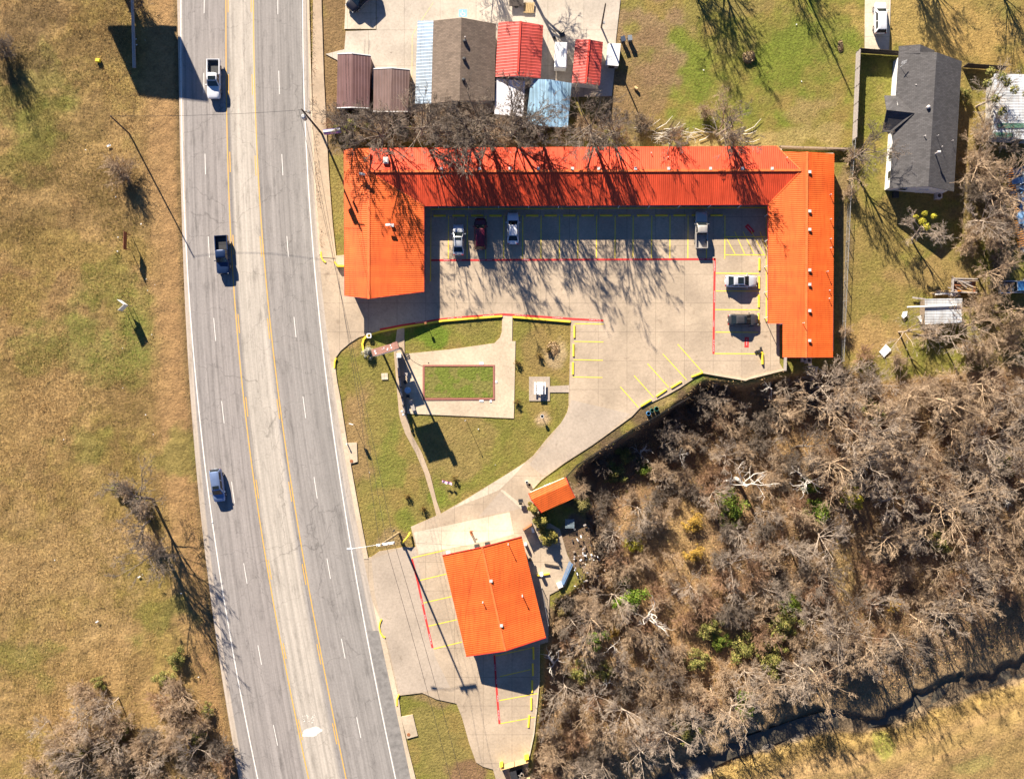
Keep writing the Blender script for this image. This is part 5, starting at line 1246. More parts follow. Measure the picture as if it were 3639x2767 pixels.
# ------------------------------------------------------------------ fences and walls
def fence(name, label, pts, h, mat, postmat, kind, step=2.4, zoff=None):
    P = [W(*p) for p in pts]; P = [Vector((p.x, p.y, float(terrain(np.array([p.x]), np.array([p.y]))[0]) if zoff is None else zoff)) for p in P]
    org = P[0]; e = empty(name, org, label, 'fence')
    for a, b_ in zip(P[:-1], P[1:]):
        L = (b_ - a).length; d = (b_ - a) / L; n_ = max(1, int(L / step)); up = Vector((0, 0, 1))
        mb = MB()
        if kind == 'board':
            k = int(L / .16)
            for i in range(k):
                q = a + d * (i + .5) * L / k; hh = h + rnd.uniform(-.04, .04)
                mb.box((q.x, q.y, q.z + hh / 2), (L / k * .93, .03, hh), math.atan2(d.y, d.x))
            mb.bar(a + up * h * .3 - Vector((-d.y, d.x, 0)) * .05, b_ + up * h * .3 - Vector((-d.y, d.x, 0)) * .05, .05, .1).bar(a + up * h * .8 - Vector((-d.y, d.x, 0)) * .05, b_ + up * h * .8 - Vector((-d.y, d.x, 0)) * .05, .05, .1)
            mb.build('boards', mat, e, org)
        elif kind == 'iron':
            mb.bar(a + up * h, b_ + up * h, .05, .05).bar(a + up * .25, b_ + up * .25, .04, .04)
            for i in range(int(L / .15)): q = a + d * i * .15; mb.bar(q + up * .1, q + up * (h + .1), .02, .02)
            mb.build('railing', mat, e, org)
        elif kind == 'mesh':
            mb.tube([a + up * h, b_ + up * h], .03, 5).tube([a + up * .08, b_ + up * .08], .012, 4)
            for i in range(int(L / .18)):
                q = a + d * i * .18; r_ = a + d * min(L, i * .18 + h * .8)
                mb.bar(q + up * .05, r_ + up * h, .006, .006); mb.bar(q + up * h, r_ + up * .05, .006, .006)
            mb.build('wire_mesh', mat, e, org)
        elif kind == 'wall': mb.bar(a + up * h / 2, b_ + up * h / 2, .25, h); mb.build('panel', mat, e, org)
        for i in range(n_ + 1):
            q = a + d * i * L / n_; MB().box((q.x, q.y, q.z + h / 2 + .05), (.09, .09, h + .1)).build('post', postmat, e, org)
    return e
fence('board_fence', 'dark board fence across the top of the grey house yard', [(3044, 188), (3190, 198)], 1.8, M['wood_dark'], M['wood_dark'], 'board')
fence('board_fence', 'weathered board fence between the big lawn and the grey house', [(3042, 188), (3029, 500)], 1.8, M['wood_grey'], M['wood_dark'], 'board')
fence('board_fence', 'dark board fence behind the grey house on the right', [(3420, 240), (3560, 250)], 1.7, M['wood_dark'], M['wood_dark'], 'board')
fence('chain_fence', 'long chain link fence along the right side of the motel', [(3029, 502), (3012, 720), (2988, 1284)], 1.3, M['grey_metal'], M['grey_metal'], 'mesh', 3.0)
fence('retaining_wall', 'low timber retaining wall above the right wing of the motel', [(2766, 526), (3008, 534)], .9, M['wood'], M['wood_dark'], 'wall', 3.0, 0.0)
fence('iron_fence', 'black iron railing along the wood beside the slanted drive', [(2446, 1412), (2246, 1524), (2050, 1652), (2012, 1694)], 1.5, M['iron'], M['iron'], 'iron', 3.2, -.3)
fence('wood_gate', 'short boarded gate at the bottom corner of the right wing', [(2786, 1262), (2784, 1318)], 1.5, M['wood_grey'], M['wood_dark'], 'board', 2.4, 0.0)
fence('back_fence', 'pale rail fence behind the separate orange building', [(1925, 2085), (1948, 2215)], 1.0, M['grey_metal'], M['grey_metal'], 'mesh', 2.0, 0.0)
fence('wood_screen', 'rusty boarded screen on the patio by the conifers', [(1859, 1878), (1890, 1858)], 1.9, M['rust'], M['wood_dark'], 'board', 2.0, 0.06)
fence('bin_screen', 'tan boarded enclosure wall above the skip at the bottom edge', [(1778, 2718), (1878, 2690)], 1.8, M['tan_wood'], M['dark'], 'board', 2.2, 0.06)
fence('bin_screen', 'tan boarded enclosure wall at the very bottom edge below the skip', [(1800, 2775), (1884, 2752)], 1.8, M['tan_wood'], M['dark'], 'board', 2.2, 0.06)
for i, (a, b_) in enumerate((((1776, 2722), (1787, 2719)), ((1864, 2697), (1879, 2693)))):
    p, q = W(*a, 1.9), W(*b_, 1.9); tag(MB().bar(p + Vector((0, -.12, -.9)), q + Vector((0, -.12, -.9)), .08, 1.8).build('bin_gate_post', M['yellow_bright'], None, p), ['bright yellow gate post at the left of the bin enclosure', 'bright yellow gate post at the right of the bin enclosure'][i], 'post')
# the skip
p = W(1838, 2738, 0); e = empty('skip', (p.x, p.y, LOT_Z), 'black open skip in the enclosure at the bottom edge', 'skip', None, R(14))
mb = MB().box((0, 0, .15), (2.0, 1.4, .1))
for s in (-1, 1): mb.box((s * 1.0, 0, .75), (.06, 1.45, 1.3)); mb.box((0, s * .72, .7), (2.0, .06, 1.2))
mb.build('container', M['dark'], e); MB().box((-.5, 0, 1.42), (.95, 1.5, .04)).build('lid', M['dark'], e); MB().box((0, -.8, 1.0), (2.1, .05, .06)).build('bar', M['white'], e)
for k in range(6): MB().box((rnd.uniform(.1, .8), rnd.uniform(-.5, .5), .95), (.4, .3, .3), rnd.uniform(0, 3)).build('rubbish', rnd.choice([M['wood'], M['litter'], M['wood_grey']]), e)

# ------------------------------------------------------------------ small objects
def barrel(px, py, mat, label, r=.32, h=.75, zb=0.05):
    p = W(px, py, 0); e = empty('barrel', (p.x, p.y, zb), label, 'barrel')
    MB().tube([(0, 0, 0), (0, 0, h * .5), (0, 0, h), (0, 0, h), (0, 0, h - .12)], [r * .9, r * 1.05, r, r * .86, r * .84], 16).build('drum', mat, e, smooth=True)
    MB().tube([(0, 0, h - .14), (0, 0, h - .1)], r * .8, 14).build('filling', M['mulch'], e)
barrel(2302, 1468, M['blue'], 'blue rimmed barrel, lowest of the three beside the slanted bays'); barrel(2315, 1457, M['green_plastic'], 'small dark green barrel in the middle of the three by the bays', .28); barrel(2331, 1452, M['green_plastic'], 'dark green barrel, uppermost of the three by the bays', .34, .65)
barrel(1881, 1721, M['wood'], 'tub planter above the little orange shed, the upper one', .24, .4); barrel(1872, 1712, M['white'], 'pale tub planter left of the upper one by the orange shed', .22, .4)
def bin_(px, py, rz, mat, label):
    p = W(px, py); e = empty('wheelie_bin', (p.x, p.y, 0), label, 'bin', None, rz)
    MB().loft([[(-.24, -.28, .1), (.24, -.28, .1), (.24, .24, .1), (-.24, .24, .1)], [(-.3, -.36, 1.0), (.3, -.36, 1.0), (.3, .36, 1.0), (-.3, .36, 1.0)]]).build('bin_body', mat, e, recalc=True)
    MB().box((0, 0, 1.04), (.64, .78, .07)).build('lid', mat, e)
    for s in (-1, 1): MB().tube([(s * .25, .3, .12), (s * .31, .3, .12)], .12, 10).build('wheel', M['rubber'], e)
bin_(2212, 147, .3, plain('navy_bin', (.03, .045, .08), .5), 'dark wheelie bin, left one of the pair at the lawn edge'); bin_(2236, 144, .1, plain('grey_bin', (.16, .18, .2), .5), 'grey wheelie bin, right one of the pair at the lawn edge')
p = W(1990, 215, 0); e = empty('white_trailer', (p.x, p.y, .05), 'narrow white enclosed trailer between the two red sheds', 'trailer', None, R(-2))
MB().box((0, 0, 1.3), (1.75, 3.7, 1.7)).build('box_body', M['white_metal'], e); MB().loft([[(-.92, -1.9, 2.15), (.92, -1.9, 2.15), (.92, 1.9, 2.15), (-.92, 1.9, 2.15)], [(-.8, -1.8, 2.25), (.8, -1.8, 2.25), (.8, 1.8, 2.25), (-.8, 1.8, 2.25)]]).build('roof', M['white_metal'], e, recalc=True)
for s in (-1, 1): MB().tube([(s * .9, 0, .33), (s * .72, 0, .33)], .33, 14).build('wheel', M['rubber'], e)
MB().bar((0, 1.85, .5), (0, 3.0, .45), .1, .1).build('tow_bar', M['dark'], e)
# bicycle leaning in the yard
p = W(1980, 118, 0); e = empty('bicycle', (p.x, p.y, .05), 'dark bicycle standing in the yard right of the red building', 'bicycle', None, R(-20))
for x in (-.52, .52): MB().tube([(x + .33 * math.cos(t), 0.02, .34 + .33 * math.sin(t)) for t in np.linspace(0, 6.283, 20)], .025, 5).build('wheel', M['rubber'], e)
mb = MB()
for a, b_ in (((-.52, .34), (-.1, .32)), ((-.1, .32), (.4, .85)), ((-.1, .32), (-.22, .88)), ((-.22, .8), (.38, .8)), ((-.52, .34), (-.22, .8)), ((.4, .9), (.52, .34))): mb.bar((a[0], 0.02, a[1]), (b_[0], .02, b_[1]), .04, .04)
mb.build('frame', M['dark'], e); MB().box((-.24, .02, .92), (.26, .14, .05)).build('saddle', M['dark'], e); MB().bar((.36, -.28, .98), (.36, .3, .98), .035, .035).build('handlebar', M['dark'], e)
p = W(1998, 128, 0); mb = MB().box((p.x, p.y, .35), (.7, .5, .5), .3).box((p.x - 1.2, p.y - .4, .25), (.4, .4, .4), .6).box((p.x - .2, p.y + .5, .2), (.9, .08, .1), .8)
tag(mb.build('scrap_heap', M['dark'], None, p), 'dark heap of scrap beside the yard bicycle', 'scrap')
p = W(1880, 31, 0); mb = MB()
for k in range(6): mb.box((p.x + (k - 2.5) * .26, p.y, .32), (.2, 1.6, .05), -.12)
for k in (-.6, 0, .6): mb.box((p.x, p.y + k, .2), (1.6, .12, .18), -.12)
tag(mb.build('wooden_pallet', M['tan_wood'], None, p), 'tan wooden pallet lying in the yard at the top edge', 'pallet')
p = W(1835, 8, 0); e = empty('utility_trailer', (p.x, p.y, .05), 'dark flat trailer at the top edge left of the pallet', 'trailer'); MB().box((0, 0, .6), (2.2, 1.8, .12)).build('deck', M['wood_dark'], e)
for s in (-1, 1): MB().tube([(0, s * .8, .3), (0, s * .95, .3)], .3, 12).build('wheel', M['rubber'], e)
# air conditioners
def acu(px, py, z, label, s=.8):
    p = W(px, py); e = empty('air_conditioner', (p.x, p.y, z), label, 'air conditioner'); MB().box((0, 0, .42), (s, s, .8)).build('case', M['vent'], e); MB().tube([(0, 0, .82), (0, 0, .84)], s * .38, 14).build('fan_grille', M['dark'], e); MB().box((0, 0, .0), (s + .2, s + .2, .1)).build('base', M['lot_grey'], e)
acu(3330, 699, 0, 'pale air conditioner in the shadow below the grey house'); acu(2869, 1281, 0, 'white air conditioner at the foot of the right wing, the right one', .75); acu(2853, 1278, 0, 'small white air conditioner at the foot of the right wing, the left one', .55)
p = W(3180, 693); tag(MB().box((p.x, p.y, .25), (.85, .95, .5)).box((p.x, p.y, .52), (.7, .8, .05)).build('cellar_hatch', M['dark'], None, p), 'dark square hatch at the lower left corner of the grey house', 'hatch')
# tarps, boards, drums in the east yard
def flatbit(name, label, cat, P, z, mat, h=.05):
    q = [W(*p) for p in P]; z += hz(*P[0]); mb = MB()
    return tag(mb.prism([(a.x, a.y) for a in q], z, z + h).build(name, mat, None, q[0]), label, cat)
flatbit('white_board', 'square white board lying askew in the grass right of the fence', 'board', [(3147, 1223), (3166, 1243), (3140, 1269), (3123, 1250)], .12, M['tarp_white'])
flatbit('white_tarp', 'crumpled white tarp against the left side of the plank shed', 'tarp', [(3276, 1104), (3287, 1112), (3288, 1150), (3279, 1153), (3266, 1143), (3256, 1127), (3272, 1120)], .3, M['tarp_white'], .12)
flatbit('white_sack', 'crumpled white sack on the grass left of the tarp', 'sack', [(3208, 1108), (3222, 1106), (3220, 1122), (3208, 1132), (3202, 1125)], .1, M['tarp_white'], .2)
flatbit('grey_plank', 'long grey plank pointing left from the plank shed corner', 'plank', [(3239, 1055), (3285, 1061), (3284, 1067), (3239, 1061)], .3, M['wood_grey'], .1)
e = empty('scrap_trailer', G(3420, 1015), 'open wooden trailer full of scrap lumber above the plank shed', 'trailer'); so = G(3420, 1015)
MB().prism(wp([(3377, 992), (3462, 994), (3460, 1042), (3375, 1040)]), so.z + .4, so.z + .5).build('bed', M['rust'], e, so)
for P in (((3377, 992), (3375, 1040)), ((3377, 992), (3462, 994)), ((3375, 1040), (3460, 1042))): p, q = W(*P[0]), W(*P[1]); MB().bar((p.x, p.y, so.z + .75), (q.x, q.y, so.z + .75), .16, .55).build('side_board', M['wood_grey'], e, so)
for k in range(22):
    x, y = 3385 + rnd.uniform(0, 60), 998 + rnd.uniform(0, 40); p = W(x, y); a = rnd.uniform(-.7, .1)
    MB().box((p.x, p.y, so.z + .6 + rnd.uniform(0, .4)), (rnd.uniform(1, 2.4), .14, .06), a).build('lumber', rnd.choice([M['wood'], M['tan_wood'], M['wood_grey'], M['rust']]), e, so)
p = W(3397, 1036); MB().box((p.x, p.y, so.z + 1.0), (.45, .2, .25)).build('orange_can', M['rust_orange'], e, so)
e = empty('lumber_stack', G(3330, 1045), 'long stack of pale lumber along the top of the plank shed', 'lumber'); so = G(3330, 1045)
for k in range(16):
    p = W(3310 + rnd.uniform(0, 75), 1040 + rnd.uniform(-5, 12)); MB().box((p.x, p.y, so.z + .2 + k * .03), (rnd.uniform(.8, 3), .2, .12), rnd.uniform(-.1, .15)).build('plank', rnd.choice([M['wood_grey'], M['tan_wood'], M['wood'], M['sign_face']]), e, so)
for (x, y, a, b_, lb) in ((3456, 1190, 3490, 1235, 'weathered ladder lying below the plank shed'), ):
    p, q = G(x, y) + Vector((0, 0, .4)), G(a, b_) + Vector((0, 0, .5)); d = (q - p).normalized(); sd = Vector((-d.y, d.x, 0)) * .22; mb = MB()
    for s in (-1, 1): mb.bar(p + sd * s, q + sd * s, .06, .05)
    for k in range(9): m_ = p.lerp(q, (k + .5) / 9); mb.bar(m_ - sd, m_ + sd, .04, .04)
    tag(mb.build('ladder', M['wood_grey'], None, p), lb, 'ladder')
p = W(2707, 1272); tag(MB().box((p.x, p.y, .25), (.22, 1.9, .35), .03).build('yellow_barrier', M['kerb_yellow'], None, p), 'upright yellow barrier at the lower right corner of the car park', 'barrier')
p = W(2695, 1248); mb = MB().box((p.x, p.y, .35), (.5, .4, .5), .4).box((p.x + .3, p.y + .5, .25), (.25, .3, .4)).box((p.x - .4, p.y - .1, .15), (.4, .3, .2), .8)
tag(mb.build('junk_pile', M['dark'], None, p), 'small pile of junk beside the yellow barrier', 'junk')
# things round the patio
p = W(1850, 1776); e = empty('barbecue', p + Vector((0, 0, LOT_Z)), 'small black barbecue on the drive by the orange shed', 'barbecue'); MB().box((0, 0, .75), (.7, .5, .35)).build('hood', M['dark'], e); MB().box((0, -.5, .5), (.5, .3, .05)).build('shelf', M['dark'], e)
for sx in (-1, 1): MB().bar((sx * .28, 0, 0), (sx * .28, 0, .6), .05, .05).build('leg', M['dark'], e)
p = W(1930, 2040); tag(MB().box((p.x, p.y, .2), (1.95, .18, .22), R(8)).build('yellow_beam', M['kerb_yellow'], None, p), 'yellow timber beam on the patio behind the separate building', 'beam')
p = W(1924, 2038); e = empty('white_drum', (p.x, p.y, LOT_Z), 'white drum standing on the patio at the yellow beam', 'drum'); MB().tube([(0, 0, 0), (0, 0, .85)], .28, 16).build('drum', M['white'], e); MB().tube([(0, 0, .85), (0, 0, .9)], .24, 16).build('lid', M['white'], e)
p = W(2012, 2030); mb = MB()
for k in range(4): mb.bar(W(1990 + k * 4, 2080 - k, .35 + .03 * k), W(2024 + k * 4, 1994 + k * 3, .4), .12, .06)
tag(mb.build('metal_sheets', M['tarp_blue'], None, p), 'narrow stack of blue tin sheets leaning at the patio edge', 'sheets')
p = W(1989, 2076); tag(MB().box((p.x, p.y, .3), (.75, .8, .4), .4).build('white_box', M['white'], None, p), 'white box at the lower end of the blue tin sheets', 'box')
p = W(1960, 2007); tag(MB().box((p.x, p.y, .2), (2.2, .22, .15), R(-10)).build('dark_plank', M['wood_dark'], None, p), 'dark plank lying on the patio above the white drum', 'plank')
p = W(2024, 1858); mb = MB()
for i in range(7): mb.box((p.x - .6 + i * .2, p.y, .6), (.05, 1.4, .04)).box((p.x, p.y - .6 + i * .2, .63), (1.4, .05, .04))
mb.box((p.x - .6, p.y - .6, 0.1), (.06, .06, 1.0)).box((p.x + .6, p.y + .6, 0.1), (.06, .06, 1.0)).box((p.x - .6, p.y + .6, 0.1), (.06, .06, 1.0)).box((p.x + .6, p.y - .6, 0.1), (.06, .06, 1.0))
tag(mb.build('lattice_table', plain('pale_lattice', (.3, .38, .42), .6), None, p), 'pale lattice topped table in the shade right of the conifers', 'table')
p = W(1893, 1880); tag(MB().box((p.x, p.y, .45), (.35, .8, .8), .2).build('white_cooler', M['white'], None, p), 'tall white cool box on the patio behind the rusty screen', 'cool box')
for i, (x, y) in enumerate(((1868, 1932), (1883, 1985))): p = W(x, y); tag(MB().tube([(p.x, p.y, .06), (p.x, p.y, .9)], .24, 10).tube([(p.x, p.y, .9), (p.x, p.y, 1.1)], [.24, .1], 10).build('gas_bottle', M['white'] if i == 0 else M['dark'], None, p), ['white gas bottle against the right wall of the separate building', 'dark gas bottle lower down the right wall of the separate building'][i], 'gas bottle')
for i, (x, y) in enumerate(((1695, 1938), (1732, 1930))): p = W(x, y); tag(MB().box((p.x, p.y, .25), (.75, .45, .4), .2).box((p.x, p.y, .48), (.6, .3, .05), .2).build('vent_box', M['dark'], None, p), ['dark vent box at the top of the orange gable, left one', 'dark vent box at the top of the orange gable, right one'][i], 'vent box')
p = W(1675, 1892); tag(MB().box((p.x, p.y, .4), (.3, .7, .6), .3).box((p.x + .1, p.y + .3, .75), (.5, .1, .1), .3).build('sack_truck', M['rust'], None, p), 'rusty sack truck standing on the pale slab', 'sack truck')
p = W(1594, 1962); tag(MB().box((p.x, p.y, .35), (.6, .4, .6), .2).build('crate', M['white'], None, p), 'white crate at the upper left corner of the separate building', 'crate')
# flag lying in the lawn
p = W(1590, 1709); mb = MB(); fl = []
for i in range(13):
    for j in range(5): fl.append((p.x - .75 + i * .125, p.y + .25 - i * .03 - j * .1 + .04 * math.sin(i * .9), .75 + .08 * math.sin(i * 1.1 + j * .4)))
mb.add(fl, [(i * 5 + j, i * 5 + j + 1, (i + 1) * 5 + j + 1, (i + 1) * 5 + j) for i in range(12) for j in range(4)], 0)
mb.m = [(0, 1)[(k % 4) % 2] for k in range(48)]
e = empty('feather_flag', W(1612, 1716), 'small striped flag flying low over the lawn by a withered plant', 'flag'); fo = W(1612, 1716)
mb.build('cloth', [plain('flag_red', (.5, .1, .2), .8), plain('flag_pale', (.62, .58, .72), .8)], e, fo); MB().tube([W(1608, 1718, 0), W(1608, 1718, .95)], .02, 5).build('stick', M['white'], e, fo)
# litter on the verge
lit = MB().box((0, 0, .04), (.22, .15, .06), .3).build('litter', M['litter']); k = 0
LP = [(305, 533), (412, 700), (502, 796), (420, 843), (418, 893), (520, 992), (551, 1012), (540, 1189), (525, 1032), (436, 1237), (437, 1378), (518, 1473), (545, 1543), (227, 1561), (195, 1989), (507, 2040), (645, 2107), (706, 2404), (195 + 560, 1855), (484, 140), (516, 144), (486, 160), (1313, 1678), (1760, 1651), (1700, 1524), (3110, 585), (2500, 250), (2830, 88), (2848, 290), (2378, 510)]
for i, (x, y) in enumerate(LP):
    o = lit if i == 0 else lit.copy()
    if i: col.objects.link(o)
    o.location = G(x, y) + Vector((0, 0, .02)); o.rotation_euler = (0, 0, rnd.uniform(0, 3)); s = rnd.uniform(.35, .95); o.scale = (s, s, 1)
    tag(o, 'small scrap of white litter lying on the grass', 'litter', 'scraps of white litter on the grass')
p = W(351, 217); tag(MB().box((p.x, p.y, .2), (.62, .5, .4), -.1).box((p.x, p.y, .42), (.5, .4, .06), -.1).build('yellow_tub', M['yellow_bright'], None, p), 'bright yellow tub in the grass at the top left', 'tub')
for (x, y, lb, s) in ((387, 519, 'torn red and white bag in the left field', .5), (345, 2208, 'crumpled pale paper in the lower left field', .35), (495, 2049, 'flattened white paper right of the lower left field', .35)): p = G(x, y); tag(MB().box((p.x, p.y, .1), (s, s * .5, .14), .4).box((p.x + s * .4, p.y + .1, .12), (s * .4, s * .6, .1), 1.0).build('torn_bag', M['litter'], None, p), lb, 'litter')
tag(MB().tube([W(2255, 310, .15), W(2266, 318, .3)], .22, 10).build('log', M['tan_wood'], None, W(2260, 314)), 'short cut log lying on the brown grass right of the sheds', 'log')
tag(MB().tube([G(478, 242) + Vector((0, 0, .1)), W(474, 120, .6), W(470, 0, 2.2), W(466, -120, 5.0)], [.27, .25, .22, .16], 9).build('leaning_trunk', M['wood_grey'], None, G(478, 242)), 'long grey leaning trunk in the dark shadow by the top of the road', 'trunk')
#@@PART3@@
# ------------------------------------------------------------------ vegetation
def tubes_np(nodes, rad, S, tips=False):
    """nodes (n,K,3), rad (n,K) -> verts, quads (tips pinched)"""
    n, K, _ = nodes.shape
    t = np.empty_like(nodes); t[:, 1:-1] = nodes[:, 2:] - nodes[:, :-2]; t[:, 0] = nodes[:, 1] - nodes[:, 0]; t[:, -1] = nodes[:, -1] - nodes[:, -2]
    t /= np.linalg.norm(t, axis=2, keepdims=True) + 1e-9
    ref = np.where(np.abs(t[..., 2:3]) > .9, np.array([1., 0, 0]), np.array([0., 0, 1]))
    u = np.cross(t, ref); u /= np.linalg.norm(u, axis=2, keepdims=True) + 1e-9; w = np.cross(t, u)
    a = np.arange(S) * 2 * np.pi / S
    v = nodes[:, :, None, :] + rad[:, :, None, None] * (u[:, :, None, :] * np.cos(a)[None, None, :, None] + w[:, :, None, :] * np.sin(a)[None, None, :, None])
    idx = np.arange(n * K * S).reshape(n, K, S)
    q = np.stack([idx[:, :-1], np.roll(idx[:, :-1], -1, 2), np.roll(idx[:, 1:], -1, 2), idx[:, 1:]], -1).reshape(-1, 4)
    return v.reshape(-1, 3), q

def grow(r, starts, dirs, lens, rads, K, wig, up):
    """bent branches from arrays of starts / directions"""
    n = len(starts); nodes = np.empty((n, K, 3)); nodes[:, 0] = starts; d = dirs.copy()
    for k in range(1, K):
        d = d + r.normal(0, wig, (n, 3)); d[:, 2] += up
        d /= np.linalg.norm(d, axis=1, keepdims=True)
        nodes[:, k] = nodes[:, k - 1] + d * (lens / (K - 1))[:, None]
    tap = np.linspace(1, .5, K)[None]
    return nodes, rads[:, None] * tap

def children(r, nodes, rads, lens, per, t0, ratio, ang, rratio):
    n, K, _ = nodes.shape
    t = np.sort(r.uniform(t0, 1.0, (n, per)), 1); t[:, -1] = 1.0
    f = t * (K - 1); i = np.minimum(f.astype(int), K - 2); fr = (f - i)[..., None]
    ar = np.arange(n)[:, None]
    p = nodes[ar, i] * (1 - fr) + nodes[ar, i + 1] * fr
    tang = nodes[ar, i + 1] - nodes[ar, i]; tang /= np.linalg.norm(tang, axis=2, keepdims=True) + 1e-9
    rv = r.normal(0, 1, (n, per, 3)); rv -= tang * (rv * tang).sum(2, keepdims=True); rv /= np.linalg.norm(rv, axis=2, keepdims=True) + 1e-9
    an = np.radians(r.normal(ang, 9, (n, per)))[..., None]
    d = tang * np.cos(an) + rv * np.sin(an)
    L = lens[:, None] * ratio * r.uniform(.7, 1.25, (n, per)) * (1.15 - .45 * t)
    R0 = rads[ar, i] * rratio * r.uniform(.75, 1.05, (n, per))
    return p.reshape(-1, 3), d.reshape(-1, 3), L.ravel(), R0.ravel()

def make_tree(seed, H, trunk_frac=.28, limbs=6, pers=(5, 5, 5), ang=(48, 38, 32, 28), r0=.15, lean=.05, up=.045, wig=.085, twig=.0085, limb_len=.55, multi=1):
    """returns trunk mesh arrays, crown mesh arrays"""
    r = np.random.default_rng(seed)
    st = np.c_[r.normal(0, .12 * (multi > 1), (multi, 2)), np.full(multi, -.3)]; sd = np.c_[r.normal(0, lean + .22 * (multi > 1), (multi, 2)), np.ones(multi)]; sd /= np.linalg.norm(sd, axis=1, keepdims=True)
    tl = np.full(multi, H * (trunk_frac + .25)); n0, ra0 = grow(r, st, sd, tl, np.full(multi, r0), 6, .06, .02)
    tv, tq = tubes_np(n0, ra0, 8)
    p, d, L, Rr = children(r, n0, ra0, np.full(multi, H), limbs, trunk_frac / (trunk_frac + .25) * .8, limb_len, ang[0], .52)
    n1, ra1 = grow(r, p, d, L, Rr, 6, wig, up)
    v1, q1 = tubes_np(n1, ra1, 5)
    TV = np.concatenate([tv, v1]); TQ = np.concatenate([tq, q1 + len(tv)])
    V = []; Q = []; off = 0
    nodes, rads, lens = n1, ra1, L
    for lv, per in enumerate(pers):
        last = lv == len(pers) - 1
        p, d, L, Rr = children(r, nodes, rads, lens, per, .22, .50 if not last else .55, ang[min(lv + 1, len(ang) - 1)], .52)
        Rr = np.maximum(Rr, twig * (1.0 if last else 1.5))
        K = 4 if lv < 2 else 3
        nodes, rads = grow(r, p, d, L, Rr, K, wig, up * .8); lens = L
        if last: rads[:, -1] = twig * .35
        v, q = tubes_np(nodes, rads, 4 if lv == 0 else 3)
        V.append(v); Q.append(q + off); off += len(v)
    return (TV, TQ), (np.concatenate(V), np.concatenate(Q))

def tree_proto(name, mat, *a, **k):
    (tv, tq), (cv, cq) = make_tree(*a, **k)
    t = arr_mesh(name + '_trunk', tv, tq, smooth=True); c_ = arr_mesh(name + '_crown', cv, cq, smooth=True)
    t.materials.append(mat); c_.materials.append(mat)
    return t, c_

def put_tree(proto, name, label, px, py, scale=1.0, rz=None, group=None, cat='tree', zoff=0.0, tilt=(0, 0)):
    p = G(px, py)
    e = empty(name, (p.x, p.y, p.z - .05 + zoff), label, cat, group, rnd.uniform(0, 6.28) if rz is None else rz)
    s = scale; e.scale = (s, s, s * rnd.uniform(.92, 1.08)); e.rotation_euler[0] = tilt[0]; e.rotation_euler[1] = tilt[1]
    for nm, me in zip(('trunk', 'crown'), proto):
        o = bpy.data.objects.new(nm, me); o.parent = e; col.objects.link(o)
    return e

BARE = []; BUSHB = []
kinds = [(M['bark'], dict(limbs=8, pers=(5, 5, 5, 4))), (M['bark_tan'], dict(limbs=8, pers=(5, 5, 5, 4), ang=(42, 38, 34, 32))), (M['bark'], dict(limbs=8, pers=(5, 5, 5, 4), ang=(60, 44, 40, 36))), (M['bark_dark'], dict(limbs=8, pers=(5, 5, 5, 4), up=.09)),
         (M['bark'], dict(limbs=9, pers=(5, 5, 4, 4), wig=.13)), (M['bark_tan'], dict(limbs=8, pers=(5, 5, 5, 4), ang=(52, 46, 40, 36)))]
for i, (m, kw) in enumerate(kinds): BARE.append(tree_proto('bare_tree', m, 100 + i, 8.0, **kw))
for i, (m, kw) in enumerate(((M['bark_tan'], dict()), (M['bark_tan'], dict()), (M['bark_rust'], dict(ang=(38, 30, 28, 26))), (M['bark_dark'], dict()))):
    k = dict(trunk_frac=.08, limbs=9, pers=(6, 5, 4), r0=.05, multi=4, twig=.009, limb_len=.75, wig=.10, ang=(34, 36, 34, 32)); k.update(kw)
    BUSHB.append(tree_proto('bare_shrub', m, 200 + i, 2.6, **k))
DEAD = [tree_proto('dead_tree', M['bark_white'], 300 + i, 7.0, trunk_frac=.35, limbs=5, pers=(3, 3), r0=.26, twig=.025, wig=.26, ang=(58, 48, 44, 40), limb_len=.55) for i in range(3)]
BIG = [tree_proto('bare_tree', M['bark_dark'], 400 + i, 12.0, trunk_frac=.30, limbs=9, pers=(5, 5, 5, 4), r0=.27, twig=.014, ang=(40, 36, 34, 34), limb_len=.52, up=.06) for i in range(3)]

def leaf_mesh(name, r, blobs, n, size, cols, flat=.5):
    """leaf-sized faces spread through ellipsoid lumps; blobs: (x,y,z,rx,ry,rz)"""
    blobs = np.array(blobs, float); vol = blobs[:, 3] * blobs[:, 4] * blobs[:, 5]; w = vol ** .7; k = r.choice(len(blobs), n, p=w / w.sum())
    d = r.normal(0, 1, (n, 3)); d /= np.linalg.norm(d, axis=1, keepdims=True); rad = r.uniform(.45, 1.05, n) ** .7
    P = blobs[k, :3] + d * rad[:, None] * blobs[k, 3:6]
    P += r.normal(0, .05, P.shape)
    nr = d + r.normal(0, .7, (n, 3)); nr[:, 2] += flat; nr /= np.linalg.norm(nr, axis=1, keepdims=True)
    u = np.cross(nr, r.normal(0, 1, (n, 3))); u /= np.linalg.norm(u, axis=1, keepdims=True); v = np.cross(nr, u)
    s = size * r.uniform(.6, 1.4, n)[:, None]
    V = np.stack([P - u * s, P - v * s * .45, P + u * s, P + v * s * .45], 1).reshape(-1, 3)
    cols = np.array(cols, float); ck = cols[r.integers(0, len(cols), n)] * r.uniform(.7, 1.35, (n, 1))
    bc = r.uniform(.75, 1.3, len(blobs))[k][:, None]
    return arr_mesh(name, V, np.arange(n * 4).reshape(-1, 4), np.repeat(ck * bc, 4, 0))

